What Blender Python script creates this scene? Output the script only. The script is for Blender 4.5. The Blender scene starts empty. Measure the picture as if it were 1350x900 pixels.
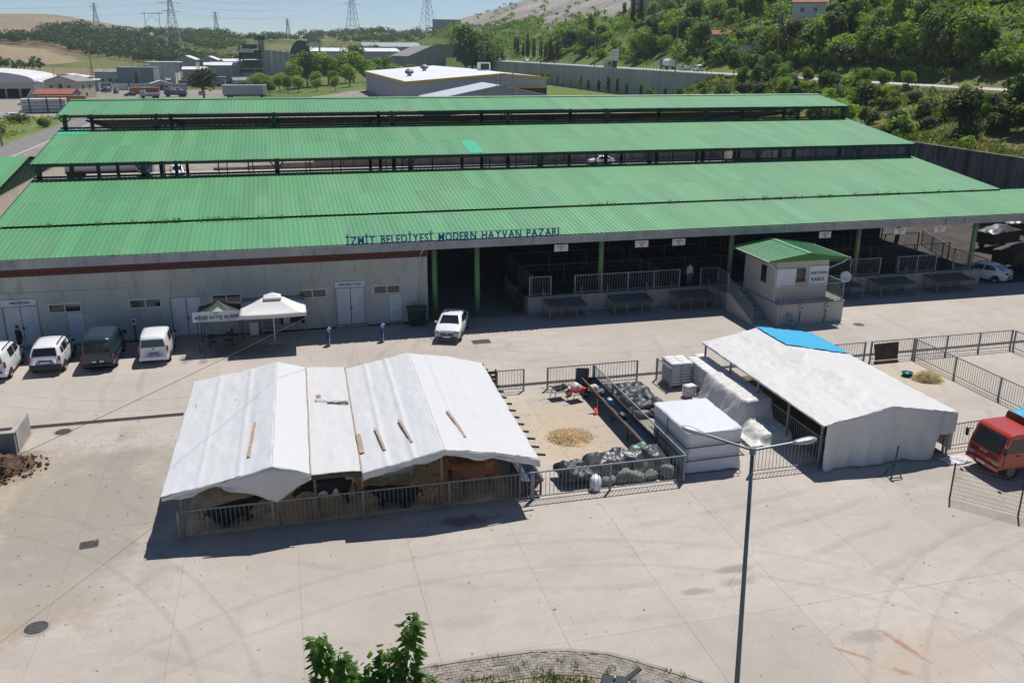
import bpy, bmesh, math, random
from mathutils import Vector, Matrix, Quaternion, noise
R = math.radians; PI = math.pi
rnd = random.Random(11)
sc = bpy.context.scene
COL = sc.collection

# ---------------------------------------------------------------- camera
cd = bpy.data.cameras.new('camera'); cam = bpy.data.objects.new('camera', cd); COL.objects.link(cam)
sc.camera = cam
cd.sensor_width = 36; cd.lens = 31.467; cd.clip_start = 0.2; cd.clip_end = 9000
def cam_axes(pitch, roll, yaw):
    fw = Vector((math.sin(yaw)*math.cos(pitch), math.cos(yaw)*math.cos(pitch), -math.sin(pitch)))
    r0 = Vector((math.cos(yaw), -math.sin(yaw), 0)); u0 = r0.cross(fw)
    return fw, math.cos(roll)*r0+math.sin(roll)*u0, -math.sin(roll)*r0+math.cos(roll)*u0
_fw, _r, _u = cam_axes(R(18.1), R(0.30), R(14.4))
cam.matrix_world = Matrix(((_r.x,_u.x,-_fw.x,0),(_r.y,_u.y,-_fw.y,0),(_r.z,_u.z,-_fw.z,18),(0,0,0,1)))

# ---------------------------------------------------------------- sky, sun, exposure
SUN = Vector((0.35, 0.41, 1.0)).normalized()
w = bpy.data.worlds.new('World'); sc.world = w; w.use_nodes = True
nt = w.node_tree; nt.nodes.clear()
sk = nt.nodes.new('ShaderNodeTexSky'); sk.sky_type = 'NISHITA'; sk.sun_disc = False
sk.sun_elevation = math.asin(SUN.z); sk.sun_rotation = math.atan2(SUN.x, SUN.y)
sk.altitude = 100; sk.air_density = 0.72; sk.dust_density = 0.05; sk.ozone_density = 6.0
bg = nt.nodes.new('ShaderNodeBackground'); bg.inputs[1].default_value = 0.083
wo = nt.nodes.new('ShaderNodeOutputWorld')
nt.links.new(sk.outputs[0], bg.inputs[0]); nt.links.new(bg.outputs[0], wo.inputs[0])
sd = bpy.data.lights.new('sun', 'SUN'); sd.energy = 4.6; sd.angle = R(0.55); sd.color = (1.0, 0.95, 0.885)
so = bpy.data.objects.new('sun', sd); COL.objects.link(so); so.location = (60, 80, 120)
so.rotation_euler = (-SUN).to_track_quat('-Z', 'Y').to_euler()
sc.view_settings.view_transform = 'Standard'; sc.view_settings.look = 'None'
sc.view_settings.exposure = 0.14; sc.view_settings.gamma = 1.0
sc.render.engine = 'CYCLES'
cy = sc.cycles
cy.use_denoising = True; cy.max_bounces = 7; cy.diffuse_bounces = 3; cy.glossy_bounces = 3
cy.transmission_bounces = 5; cy.transparent_max_bounces = 8; cy.volume_bounces = 0
cy.caustics_reflective = False; cy.caustics_refractive = False; cy.sample_clamp_indirect = 8

# ---------------------------------------------------------------- materials
MATS = {}
def principled(name):
    m = bpy.data.materials.new(name); m.use_nodes = True
    n = m.node_tree.nodes; b = n['Principled BSDF']
    return m, m.node_tree, b
def pos_noise(t, scale, detail=5, rough=0.6, coord='world', stretch=None):
    if coord == 'world':
        g = t.nodes.new('ShaderNodeNewGeometry'); out = g.outputs['Position']
    else:
        g = t.nodes.new('ShaderNodeTexCoord'); out = g.outputs['Object']
    if stretch:
        mp = t.nodes.new('ShaderNodeMapping'); mp.inputs['Scale'].default_value = stretch
        t.links.new(out, mp.inputs[0]); out = mp.outputs[0]
    x = t.nodes.new('ShaderNodeTexNoise'); x.inputs['Scale'].default_value = scale
    x.inputs['Detail'].default_value = detail; x.inputs['Roughness'].default_value = rough
    t.links.new(out, x.inputs['Vector'])
    return x.outputs[0], out
def ramp(t, fac, stops):
    r = t.nodes.new('ShaderNodeValToRGB'); e = r.color_ramp.elements
    while len(e) < len(stops): e.new(0.5)
    for k, (p, c) in enumerate(stops):
        e[k].position = p; e[k].color = (*c, 1) if len(c) == 3 else c
    t.links.new(fac, r.inputs[0]); return r.outputs[0]
def mixc(t, fac, a, b, mode='MIX'):
    m = t.nodes.new('ShaderNodeMix'); m.data_type = 'RGBA'; m.blend_type = mode
    for s, v in ((m.inputs[0], fac), (m.inputs[6], a), (m.inputs[7], b)):
        if hasattr(v, 'is_linked'): t.links.new(v, s)
        elif isinstance(v, (int, float)): s.default_value = v
        else: s.default_value = (*v, 1)
    return m.outputs[2]
def mth(t, op, a, b=None, c=None):
    m = t.nodes.new('ShaderNodeMath'); m.operation = op
    for k, v in enumerate((a, b, c)):
        if v is None: continue
        if hasattr(v, 'is_linked'): t.links.new(v, m.inputs[k])
        else: m.inputs[k].default_value = v
    return m.outputs[0]
def bump(t, b, h, strength=0.3, dist=0.05):
    n = t.nodes.new('ShaderNodeBump'); n.inputs['Strength'].default_value = strength
    n.inputs['Distance'].default_value = dist; t.links.new(h, n.inputs['Height'])
    t.links.new(n.outputs[0], b.inputs['Normal'])
def mat(name, col, rough=0.7, metal=0.0, var=0.15, scale=2.5, col2=None, bmp=0.0, coord='world',
        rand=0.0, coat=0.0, spec=0.5, stretch=None, spots=None, sub=None):
    """plain stained material: col +- var by noise; col2 = second colour mixed in by noise; spots=(colour,amount,scale)"""
    if name in MATS: return MATS[name]
    m, t, b = principled(name)
    f, vec = pos_noise(t, scale, coord=coord, stretch=stretch)
    lo = tuple(c*(1-var) for c in col); hi = tuple(min(1, c*(1+var)) for c in (col2 or col))
    c = ramp(t, f, [(0.3, lo), (0.7, hi)])
    if spots:
        f2, _ = pos_noise(t, spots[2], 6, 0.7, coord, stretch)
        k = ramp(t, f2, [(1-spots[1]-0.08, (0,0,0)), (1-spots[1]+0.08, (1,1,1))])
        c = mixc(t, k, c, spots[0])
    if rand:
        oi = t.nodes.new('ShaderNodeObjectInfo')
        mr = t.nodes.new('ShaderNodeMapRange'); t.links.new(oi.outputs['Random'], mr.inputs[0])
        mr.inputs[3].default_value = 1-rand; mr.inputs[4].default_value = 1+rand
        vm = t.nodes.new('ShaderNodeVectorMath'); vm.operation = 'SCALE'
        t.links.new(c, vm.inputs[0]); t.links.new(mr.outputs[0], vm.inputs['Scale']); c = vm.outputs[0]
    t.links.new(c, b.inputs['Base Color'])
    b.inputs['Roughness'].default_value = rough; b.inputs['Metallic'].default_value = metal
    b.inputs['Specular IOR Level'].default_value = spec
    b.inputs['Coat Weight'].default_value = coat; b.inputs['Coat Roughness'].default_value = 0.08
    if bmp: bump(t, b, f, bmp, 0.08)
    MATS[name] = m; return m

def M_sheet(name, col, pitch_tint=0.10, weather=(0.30,0.33,0.22), wamt=0.25):
    """painted steel sheet: each one metre sheet faded a little differently, weathered down the slope"""
    m, t, b = principled(name)
    g = t.nodes.new('ShaderNodeNewGeometry'); s = t.nodes.new('ShaderNodeSeparateXYZ'); t.links.new(g.outputs['Position'], s.inputs[0])
    fl = mth(t, 'FLOOR', mth(t, 'MULTIPLY', s.outputs[0], 1/0.99))
    fy = mth(t, 'FLOOR', mth(t, 'MULTIPLY', s.outputs[1], 1/5.8))
    cb = t.nodes.new('ShaderNodeCombineXYZ'); t.links.new(fl, cb.inputs[0]); t.links.new(fy, cb.inputs[1])
    wn = t.nodes.new('ShaderNodeTexWhiteNoise'); t.links.new(cb.outputs[0], wn.inputs[0])
    lo = tuple(c*(1-pitch_tint) for c in col); hi = tuple(c*(1+pitch_tint) for c in col)
    c = ramp(t, wn.outputs[0], [(0, lo), (1, hi)])
    f, _ = pos_noise(t, 0.12, 6, 0.65, stretch=(1.6, 0.6, 0.6))
    c = mixc(t, ramp(t, f, [(0.5, (0,0,0)), (0.8, (wamt,)*3)]), c, weather)
    f2, _ = pos_noise(t, 1.3, 6, 0.7, stretch=(3, 0.35, 0.35))
    c = mixc(t, ramp(t, f2, [(0.5, (0,0,0)), (0.8, (0.3,)*3)]), c, tuple(x*0.72 for x in col))
    f4, _ = pos_noise(t, 0.9, 5, 0.7, stretch=(1.0, 0.12, 0.12)); c = mixc(t, ramp(t, f4, [(0.5, (0,0,0)), (0.72, (0.28,)*3)]), c, tuple(min(1, x*0.6+0.16) for x in col))
    f6, _ = pos_noise(t, 0.35, 6, 0.75); c = mixc(t, ramp(t, f6, [(0.62, (0,0,0)), (0.78, (0.35,)*3)]), c, (0.13,0.19,0.10))
    # lap joint of the sheets every 5.8 m, darker with dirt
    fr_ = mth(t, 'FRACT', mth(t, 'MULTIPLY', s.outputs[1], 1/5.8)); c = mixc(t, ramp(t, fr_, [(0.0, (0.45,)*3), (0.012, (0.45,)*3), (0.02, (0,0,0))]), c, tuple(x*0.45 for x in col))
    t.links.new(c, b.inputs['Base Color']); b.inputs['Roughness'].default_value = 0.55
    return m

def M_concrete_yard():
    m, t, b = principled('yard_concrete')
    f1, pos = pos_noise(t, 0.18, 6, 0.62); c = ramp(t, f1, [(0.26, (0.335,0.290,0.248)), (0.5, (0.445,0.395,0.346)), (0.74, (0.505,0.452,0.400))])
    f2, _ = pos_noise(t, 0.9, 7, 0.7); c = mixc(t, ramp(t, f2, [(0.45, (0,0,0)), (0.8, (0.6,)*3)]), c, (0.30,0.275,0.245))
    # long brushed / tyre streaks across the yard
    f3, _ = pos_noise(t, 0.5, 5, 0.6, stretch=(0.25, 2.2, 1)); c = mixc(t, ramp(t, f3, [(0.55, (0,0,0)), (0.78, (0.45,)*3)]), c, (0.27,0.255,0.235))
    f3b, _ = pos_noise(t, 0.35, 5, 0.6, stretch=(2.0, 0.4, 1)); c = mixc(t, ramp(t, f3b, [(0.58, (0,0,0)), (0.8, (0.35,)*3)]), c, (0.25,0.235,0.215))
    fine, _ = pos_noise(t, 22, 4, 0.7); c = mixc(t, 0.30, c, ramp(t, fine, [(0.3, (0.22,0.20,0.175)), (0.7, (0.62,0.565,0.51))]))
    med, _ = pos_noise(t, 3.2, 8, 0.78); c = mixc(t, ramp(t, med, [(0.52, (0,0,0)), (0.70, (0.45,)*3)]), c, (0.30,0.265,0.225))
    lt, _ = pos_noise(t, 0.8, 8, 0.75, stretch=(0.5, 1.5, 1)); c = mixc(t, ramp(t, lt, [(0.55, (0,0,0)), (0.75, (0.5,)*3)]), c, (0.56,0.515,0.465))
    sx = t.nodes.new('ShaderNodeSeparateXYZ'); t.links.new(pos, sx.inputs[0])
    def blob(cx, cy, rx, ry, colr, amt, nscale=1.2, edge=0.55):
        dx = mth(t, 'DIVIDE', mth(t, 'SUBTRACT', sx.outputs[0], cx), rx); dy = mth(t, 'DIVIDE', mth(t, 'SUBTRACT', sx.outputs[1], cy), ry)
        d = mth(t, 'SQRT', mth(t, 'ADD', mth(t, 'MULTIPLY', dx, dx), mth(t, 'MULTIPLY', dy, dy)))
        n, _ = pos_noise(t, nscale, 6, 0.72)
        k = mth(t, 'SUBTRACT', mth(t, 'ADD', 1.0, mth(t, 'MULTIPLY', mth(t, 'SUBTRACT', n, 0.5), 2.2)), d)
        return ramp(t, k, [(0.0, (0,0,0)), (edge, (amt,)*3)]), colr
    B = [(12.8, 39.2, 3.6, 5.2, (0.50,0.40,0.27), 0.75, 0.6), (35, 41.5, 5, 3, (0.47,0.40,0.28), 0.6, 0.7), (22, 43.5, 5, 1.6, (0.48,0.41,0.28), 0.6, 1.0),
         (-11.5, 37.5, 3.2, 5.5, (0.42,0.33,0.21), 0.6, 0.5), (-12.6, 40.8, 1.6, 2.4, (0.16,0.11,0.06), 0.8, 1.4), (-9, 35.5, 5.5, 9, (0.27,0.245,0.205), 0.8, 0.55), (-10, 29, 4, 2.2, (0.34,0.26,0.165), 0.5, 0.9), (18.5, 19.5, 3.0, 1.4, (0.40,0.31,0.23), 0.5, 0.8),
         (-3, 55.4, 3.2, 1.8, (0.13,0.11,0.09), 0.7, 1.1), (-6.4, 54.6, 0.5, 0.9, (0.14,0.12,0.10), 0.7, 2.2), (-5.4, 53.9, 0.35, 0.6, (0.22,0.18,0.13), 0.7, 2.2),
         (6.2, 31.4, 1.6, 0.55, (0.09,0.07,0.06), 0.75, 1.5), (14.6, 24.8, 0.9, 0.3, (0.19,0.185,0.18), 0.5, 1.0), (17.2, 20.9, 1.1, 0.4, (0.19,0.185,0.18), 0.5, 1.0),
         (15.0, 25.6, 0.9, 0.3, (0.17,0.17,0.165), 0.6, 1.0), (13.1, 24.6, 0.7, 0.25, (0.18,0.18,0.175), 0.6, 1.0), (4.7, 24.8, 1.4, 0.5, (0.28,0.29,0.26), 0.5, 0.8),
         (-9.0, 30.0, 3.0, 2.2, (0.30,0.295,0.26), 0.45, 0.6), (27, 30.5, 2.6, 1.2, (0.30,0.27,0.23), 0.5, 0.9), (22, 27, 4.2, 3.4, (0.38,0.345,0.31), 0.4, 0.5), (38, 50.5, 3, 1.5, (0.36,0.33,0.29), 0.4, 0.8)]
    for q in B:
        k, cc = blob(*q); c = mixc(t, k, c, cc)
    f5, _ = pos_noise(t, 0.055, 4, 0.55); c = mixc(t, ramp(t, f5, [(0.42, (0,0,0)), (0.62, (0.55,)*3)]), c, (0.345,0.315,0.275))
    wv = t.nodes.new('ShaderNodeTexWave'); wv.wave_type = 'RINGS'; wv.rings_direction = 'Z'; wv.inputs['Scale'].default_value = 0.16; wv.inputs['Distortion'].default_value = 3.0; wv.inputs['Detail'].default_value = 4; wv.inputs['Detail Scale'].default_value = 0.6
    mpw = t.nodes.new('ShaderNodeMapping'); mpw.inputs['Location'].default_value = (-14, -52, 0); t.links.new(pos, mpw.inputs[0]); t.links.new(mpw.outputs[0], wv.inputs[0])
    msk, _ = pos_noise(t, 0.16, 4, 0.6); c = mixc(t, mth(t, 'MULTIPLY', ramp(t, wv.outputs[1], [(0.86, (0,0,0)), (0.97, (0.20,)*3)]), ramp(t, msk, [(0.47, (0,0,0)), (0.6, (1,1,1))])), c, (0.20,0.185,0.17))
    def arc(cx, cy, rad, wid, amt, x0, x1):
        dx = mth(t, 'SUBTRACT', sx.outputs[0], cx); dy = mth(t, 'SUBTRACT', sx.outputs[1], cy)
        d = mth(t, 'ABSOLUTE', mth(t, 'SUBTRACT', mth(t, 'SQRT', mth(t, 'ADD', mth(t, 'MULTIPLY', dx, dx), mth(t, 'MULTIPLY', dy, dy))), rad))
        n, _ = pos_noise(t, 1.1, 7, 0.75); k = mth(t, 'SUBTRACT', mth(t, 'ADD', 0.55, mth(t, 'MULTIPLY', mth(t, 'SUBTRACT', n, 0.5), 2.6)), mth(t, 'DIVIDE', d, wid))
        g_ = mth(t, 'MULTIPLY', mth(t, 'GREATER_THAN', sx.outputs[0], x0), mth(t, 'LESS_THAN', sx.outputs[0], x1))
        return mth(t, 'MULTIPLY', ramp(t, k, [(0.0, (0,0,0)), (0.4, (amt,)*3)]), g_)
    for q in ((-6, 64, 16.0, 0.20, 0.26, -20, 4), (-6, 64, 17.5, 0.20, 0.25, -20, 4), (-20, 20, 17.0, 0.24, 0.24, -14, 2), (-20, 20, 18.6, 0.24, 0.22, -14, 2), (6, 8, 19.5, 0.30, 0.19, -6, 22), (6, 8, 21.2, 0.30, 0.19, -6, 22), (30, 10, 15.0, 0.28, 0.21, 14, 30), (30, 10, 16.6, 0.28, 0.21, 14, 30), (22, 70, 20.5, 0.22, 0.20, 8, 40), (22, 70, 22.2, 0.22, 0.19, 8, 40)):
        c = mixc(t, arc(*q), c, (0.215,0.20,0.18))
    # red soil dragged along by wheels, lower right
    def streak(ax, ay, bx, by, wid, amt):
        L = math.hypot(bx-ax, by-ay); ux, uy = (bx-ax)/L, (by-ay)/L
        px = mth(t, 'SUBTRACT', sx.outputs[0], ax); py = mth(t, 'SUBTRACT', sx.outputs[1], ay)
        s_ = mth(t, 'DIVIDE', mth(t, 'ADD', mth(t, 'MULTIPLY', px, ux), mth(t, 'MULTIPLY', py, uy)), L)
        d_ = mth(t, 'ABSOLUTE', mth(t, 'ADD', mth(t, 'MULTIPLY', px, -uy), mth(t, 'MULTIPLY', py, ux)))
        n, _ = pos_noise(t, 2.6, 7, 0.8)
        mid = mth(t, 'SUBTRACT', 0.5, mth(t, 'ABSOLUTE', mth(t, 'SUBTRACT', s_, 0.5)))
        k = mth(t, 'SUBTRACT', mth(t, 'ADD', mth(t, 'MULTIPLY', mid, 1.6), mth(t, 'MULTIPLY', mth(t, 'SUBTRACT', n, 0.55), 3.0)), mth(t, 'DIVIDE', d_, wid))
        return ramp(t, k, [(0.0, (0,0,0)), (0.5, (amt,)*3)])
    for q in ((17.6, 22.2, 18.6, 18.6, 0.30, 0.75), (15.4, 21.2, 17.2, 19.4, 0.20, 0.65), (16.6, 19.7, 18.0, 18.6, 0.25, 0.6), (15.0,22.0,15.9,21.9,0.12,.5)):
        c = mixc(t, streak(*q), c, (0.30, 0.150, 0.080))
    # hair cracks
    vo = t.nodes.new('ShaderNodeTexVoronoi'); vo.feature = 'DISTANCE_TO_EDGE'; vo.inputs['Scale'].default_value = 0.11
    nv = t.nodes.new('ShaderNodeTexNoise'); nv.inputs['Scale'].default_value = 0.6; nv.inputs['Detail'].default_value = 6; t.links.new(pos, nv.inputs['Vector'])
    ad = t.nodes.new('ShaderNodeMix'); ad.data_type = 'VECTOR'; ad.inputs[0].default_value = 0.65
    t.links.new(pos, ad.inputs[4])
    sc_ = t.nodes.new('ShaderNodeVectorMath'); sc_.operation = 'MULTIPLY_ADD'; t.links.new(nv.outputs[1], sc_.inputs[0]); sc_.inputs[1].default_value = (1.5,)*3; t.links.new(pos, sc_.inputs[2])
    t.links.new(sc_.outputs[0], vo.inputs['Vector'])
    ck = ramp(t, vo.outputs['Distance'], [(0.0, (0.75,)*3), (0.0022, (0.75,)*3), (0.004, (0,0,0))])
    cm, _ = pos_noise(t, 0.09, 3, 0.5); ck = mixc(t, ramp(t, cm, [(0.56, (0,0,0)), (0.62, (0.7,0.7,0.7))]), (0,0,0), ck)
    c = mixc(t, ck, c, (0.13,0.115,0.10))
    # small dark droppings
    sp, _ = pos_noise(t, 5.5, 3, 0.5); c = mixc(t, ramp(t, sp, [(0.70, (0,0,0)), (0.72, (0.7,)*3)]), c, (0.19,0.14,0.095))
    oi = t.nodes.new('ShaderNodeObjectInfo'); mr = t.nodes.new('ShaderNodeMapRange'); t.links.new(oi.outputs['Random'], mr.inputs[0]); mr.inputs[3].default_value = 0.965; mr.inputs[4].default_value = 1.03
    vm = t.nodes.new('ShaderNodeVectorMath'); vm.operation = 'SCALE'; t.links.new(c, vm.inputs[0]); t.links.new(mr.outputs[0], vm.inputs['Scale'])
    t.links.new(vm.outputs[0], b.inputs['Base Color']); b.inputs['Roughness'].default_value = 0.85; b.inputs['Specular IOR Level'].default_value = 0.3
    bump(t, b, fine, 0.15, 0.02)
    return m

def M_leaf(name, c1, c2, c3, trans=0.35):
    m, t, b = principled(name)
    f, _ = pos_noise(t, 0.55, 3, 0.6); g, _ = pos_noise(t, 5.0, 2, 0.5)
    c = ramp(t, f, [(0.3, c1), (0.55, c2), (0.75, c3)])
    c = mixc(t, 0.45, c, ramp(t, g, [(0.3, tuple(x*0.55 for x in c1)), (0.75, tuple(min(1, x*1.5) for x in c3))]))
    oi = t.nodes.new('ShaderNodeObjectInfo'); mr = t.nodes.new('ShaderNodeMapRange'); t.links.new(oi.outputs['Random'], mr.inputs[0]); mr.inputs[3].default_value = 0.7; mr.inputs[4].default_value = 1.3
    vm = t.nodes.new('ShaderNodeVectorMath'); vm.operation = 'SCALE'; t.links.new(c, vm.inputs[0]); t.links.new(mr.outputs[0], vm.inputs['Scale'])
    t.links.new(vm.outputs[0], b.inputs['Base Color']); b.inputs['Roughness'].default_value = 0.55; b.inputs['Specular IOR Level'].default_value = 0.35
    tr = t.nodes.new('ShaderNodeBsdfTranslucent'); mx = t.nodes.new('ShaderNodeMixShader'); mx.inputs[0].default_value = min(0.6, trans+0.15)
    v2 = t.nodes.new('ShaderNodeVectorMath'); v2.operation = 'MULTIPLY'; t.links.new(vm.outputs[0], v2.inputs[0]); v2.inputs[1].default_value = (1.3, 1.5, 0.5)
    t.links.new(v2.outputs[0], tr.inputs[0]); t.links.new(b.outputs[0], mx.inputs[1]); t.links.new(tr.outputs[0], mx.inputs[2])
    t.links.new(mx.outputs[0], t.nodes['Material Output'].inputs[0])
    return m

def M_cloth(name, col, var=0.04, dirt=(0.45,0.40,0.33), damt=0.3, trans=0.12, rough=0.55):
    m, t, b = principled(name)
    f, _ = pos_noise(t, 0.7, 6, 0.7); c = ramp(t, f, [(0.3, tuple(x*(1-var) for x in col)), (0.7, col)])
    f2, _ = pos_noise(t, 4.0, 9, 0.8, stretch=(1, 0.4, 1)); c = mixc(t, ramp(t, f2, [(0.57, (0,0,0)), (0.80, (damt,)*3)]), c, dirt)
    f7, _ = pos_noise(t, 0.45, 6, 0.7, stretch=(2.2, 0.3, 1)); c = mixc(t, ramp(t, f7, [(0.55, (0,0,0)), (0.75, (damt*0.25,)*3)]), c, dirt)
    t.links.new(c, b.inputs['Base Color']); b.inputs['Roughness'].default_value = rough
    tr = t.nodes.new('ShaderNodeBsdfTranslucent'); mx = t.nodes.new('ShaderNodeMixShader'); mx.inputs[0].default_value = trans
    t.links.new(c, tr.inputs[0]); t.links.new(b.outputs[0], mx.inputs[1]); t.links.new(tr.outputs[0], mx.inputs[2])
    t.links.new(mx.outputs[0], t.nodes['Material Output'].inputs[0])
    n3, _ = pos_noise(t, 2.2, 7, 0.68, stretch=(1.6, 0.7, 1)); bump(t, b, n3, 0.24, 0.05)
    return m

# ---------------------------------------------------------------- mesh helpers
def frame(d, up=(0,0,1)):
    d = Vector(d).normalized(); up = Vector(up)
    if abs(d.dot(up)) > 0.98: up = Vector((1,0,0))
    s = d.cross(up).normalized(); return d, s, s.cross(d)
class MB:
    def __init__(s): s.v = []; s.f = []; s.mi = []; s.cur = 0; s.flat = []
    def add(s, pts, faces):
        o = len(s.v); s.v.extend(tuple(p) for p in pts)
        for q in faces: s.f.append(tuple(o+i for i in q)); s.mi.append(s.cur)
        return s
    def hexa(s, p):   # 0-3 bottom ring, 4-7 top ring
        return s.add(p, [(3,2,1,0),(4,5,6,7),(0,1,5,4),(1,2,6,5),(2,3,7,6),(3,0,4,7)])
    def box(s, c, d, rz=0.0, tilt=None):
        x, y, z = d[0]/2, d[1]/2, d[2]/2
        P = [Vector(q) for q in ((-x,-y,-z),(x,-y,-z),(x,y,-z),(-x,y,-z),(-x,-y,z),(x,-y,z),(x,y,z),(-x,y,z))]
        m = Matrix.Rotation(rz, 3, 'Z')
        if tilt is not None: m = m @ tilt
        return s.hexa([m @ q + Vector(c) for q in P])
    def bb(s, x0, x1, y0, y1, z0, z1):
        return s.box(((x0+x1)/2,(y0+y1)/2,(z0+z1)/2), (x1-x0,y1-y0,z1-z0))
    def bar(s, a, b, wd, h=None, up=(0,0,1)):
        h = h or wd; a = Vector(a); b = Vector(b); d, sd_, u_ = frame(b-a, up)
        P = []
        for c in (a, b):
            for i, j in ((-1,-1),(1,-1),(1,1),(-1,1)): P.append(c + sd_*(i*wd/2) + u_*(j*h/2))
        return s.hexa(P)
    def cyl(s, a, b, r0, r1=None, n=8, cap=True):
        r1 = r0 if r1 is None else r1; a = Vector(a); b = Vector(b); d, sd_, u_ = frame(b-a)
        P = []
        for c, r in ((a, r0), (b, r1)):
            for k in range(n):
                t = 2*PI*k/n; P.append(c + sd_*(math.cos(t)*r) + u_*(math.sin(t)*r))
        F = [(k, (k+1)%n, n+(k+1)%n, n+k) for k in range(n)]
        if cap: F += [tuple(range(n-1,-1,-1)), tuple(range(n, 2*n))]
        return s.add(P, F)
    def tube(s, pts, r, n=6):
        pts = [Vector(p) for p in pts]; P = []; m = len(pts)
        rr = r if isinstance(r, (list, tuple)) else [r]*m
        for i, p in enumerate(pts):
            d = (pts[min(i+1, m-1)]-pts[max(i-1, 0)]); d, sd_, u_ = frame(d)
            for k in range(n):
                t = 2*PI*k/n; P.append(p + sd_*(math.cos(t)*rr[i]) + u_*(math.sin(t)*rr[i]))
        F = [(i*n+k, i*n+(k+1)%n, (i+1)*n+(k+1)%n, (i+1)*n+k) for i in range(m-1) for k in range(n)]
        F += [tuple(range(n-1,-1,-1)), tuple(range((m-1)*n, m*n))]
        return s.add(P, F)
    def prism(s, poly, fn, a, b):
        """poly 2-D list (ccw), fn(u,v,t)->point, extruded from t=a to t=b"""
        n = len(poly); P = [fn(u, v, a) for u, v in poly]+[fn(u, v, b) for u, v in poly]
        return s.add(P, [tuple(range(n-1,-1,-1)), tuple(range(n, 2*n))]+[(k,(k+1)%n,n+(k+1)%n,n+k) for k in range(n)])
    def lathe(s, prof, c=(0,0,0), n=14):
        P = []; m = len(prof)
        for r, z in prof:
            for k in range(n):
                t = 2*PI*k/n; P.append((c[0]+r*math.cos(t), c[1]+r*math.sin(t), c[2]+z))
        F = [(i*n+k, i*n+(k+1)%n, (i+1)*n+(k+1)%n, (i+1)*n+k) for i in range(m-1) for k in range(n)]
        F += [tuple(range(n-1,-1,-1)), tuple(range((m-1)*n, m*n))]
        return s.add(P, F)
    def sheet(s, fn, nu, nv, th=0.02, dr=(0,0,-1)):
        """surface fn(u,v) with real thickness"""
        dr = Vector(dr); P = [Vector(fn(i/nu, j/nv)) for i in range(nu+1) for j in range(nv+1)]
        N = len(P); w_ = nv+1; F = []
        for i in range(nu):
            for j in range(nv):
                a = i*w_+j; q = (a, a+w_, a+w_+1, a+1); F.append(q); F.append(tuple(N+k for k in reversed(q)))
        rim = [i*w_ for i in range(nu+1)] + [nu*w_+j for j in range(1, nv+1)] + [i*w_+nv for i in range(nu-1,-1,-1)] + [j for j in range(nv-1, 0, -1)]
        for k in range(len(rim)):
            a, b = rim[k], rim[(k+1)%len(rim)]; s.flat.append(len(s.f)+len(F)); F.append((b, a, N+a, N+b))
        return s.add(P+[p+dr*th for p in P], F)
    def mesh(s, name, mats, smooth=False):
        me = bpy.data.meshes.new(name); me.from_pydata(s.v, [], s.f)
        for m in (mats if isinstance(mats, (list, tuple)) else [mats]): me.materials.append(m)
        if any(s.mi): me.polygons.foreach_set('material_index', s.mi)
        if smooth:
            sm = [True]*len(me.polygons)
            for k in s.flat: sm[k] = False
            me.polygons.foreach_set('use_smooth', sm)
        me.update(); return me
    def build(s, name, mats, parent=None, smooth=False, world=False, bevel=0.0):
        if world and parent is not None:
            p = parent
            off = Vector((0,0,0))
            while p is not None: off += p.location; p = p.parent
            s.v = [(x-off.x, y-off.y, z-off.z) for x, y, z in s.v]
        return link(name, s.mesh(name, mats, smooth), parent, bevel=bevel)
def link(name, me, parent=None, loc=None, rz=None, bevel=0.0):
    o = bpy.data.objects.new(name, me); COL.objects.link(o)
    if parent is not None: o.parent = parent
    if loc is not None: o.location = loc
    if rz is not None: o.rotation_euler = (0,0,rz)
    if bevel:
        b = o.modifiers.new('bevel', 'BEVEL'); b.width = bevel; b.segments = 2; b.limit_method = 'ANGLE'
    return o
def tag(o, label, cat, group=None):
    o['label'] = label; o['category'] = cat
    if group: o['group'] = group
    return o
def thing(name, label, cat, loc=(0,0,0), rz=0.0, group=None):
    o = bpy.data.objects.new(name, None); COL.objects.link(o); o.empty_display_size = 0.3
    o.location = loc; o.rotation_euler = (0,0,rz); return tag(o, label, cat, group)
def struct(o): o['kind'] = 'structure'; return o
def stuff(o): o['kind'] = 'stuff'; return o
def kids(o): return [c for c in COL.objects if c.parent == o]
CHILD = {}
def dup(root, loc, rz=0.0, label=None, group=None, scale=None):
    """copy of a thing with its parts and sub-parts"""
    if root.name not in CHILD:
        CHILD[root.name] = [(c, list(c.children)) for c in root.children]
    r = root.copy(); COL.objects.link(r); r.location = loc; r.rotation_euler = (0,0,rz)
    if scale: r.scale = scale if isinstance(scale, (tuple, list)) else (scale,)*3
    if label: r['label'] = label
    if group: r['group'] = group
    for c, gs in CHILD[root.name]:
        k = c.copy(); COL.objects.link(k); k.parent = r
        for g in gs:
            q = g.copy(); COL.objects.link(q); q.parent = k
    return r
TXT = {}
def text_mesh(txt, size, ext, m, bold=0.0):
    key = (txt, size, ext, m.name, bold)
    if key in TXT: return TXT[key]
    cu = bpy.data.curves.new('txt', 'FONT'); cu.body = txt; cu.size = size; cu.extrude = ext; cu.align_x = 'LEFT'; cu.offset = bold; cu.resolution_u = 2
    o = bpy.data.objects.new('txt', cu); COL.objects.link(o)
    dg = bpy.context.evaluated_depsgraph_get(); me = bpy.data.meshes.new_from_object(o.evaluated_get(dg))
    bpy.data.objects.remove(o); bpy.data.curves.remove(cu)
    me.materials.clear(); me.materials.append(m)
    xs = [v.co.x for v in me.vertices] or [0]; ys = [v.co.y for v in me.vertices] or [0]
    TXT[key] = (me, min(xs), max(xs), min(ys), max(ys)); return TXT[key]
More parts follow.
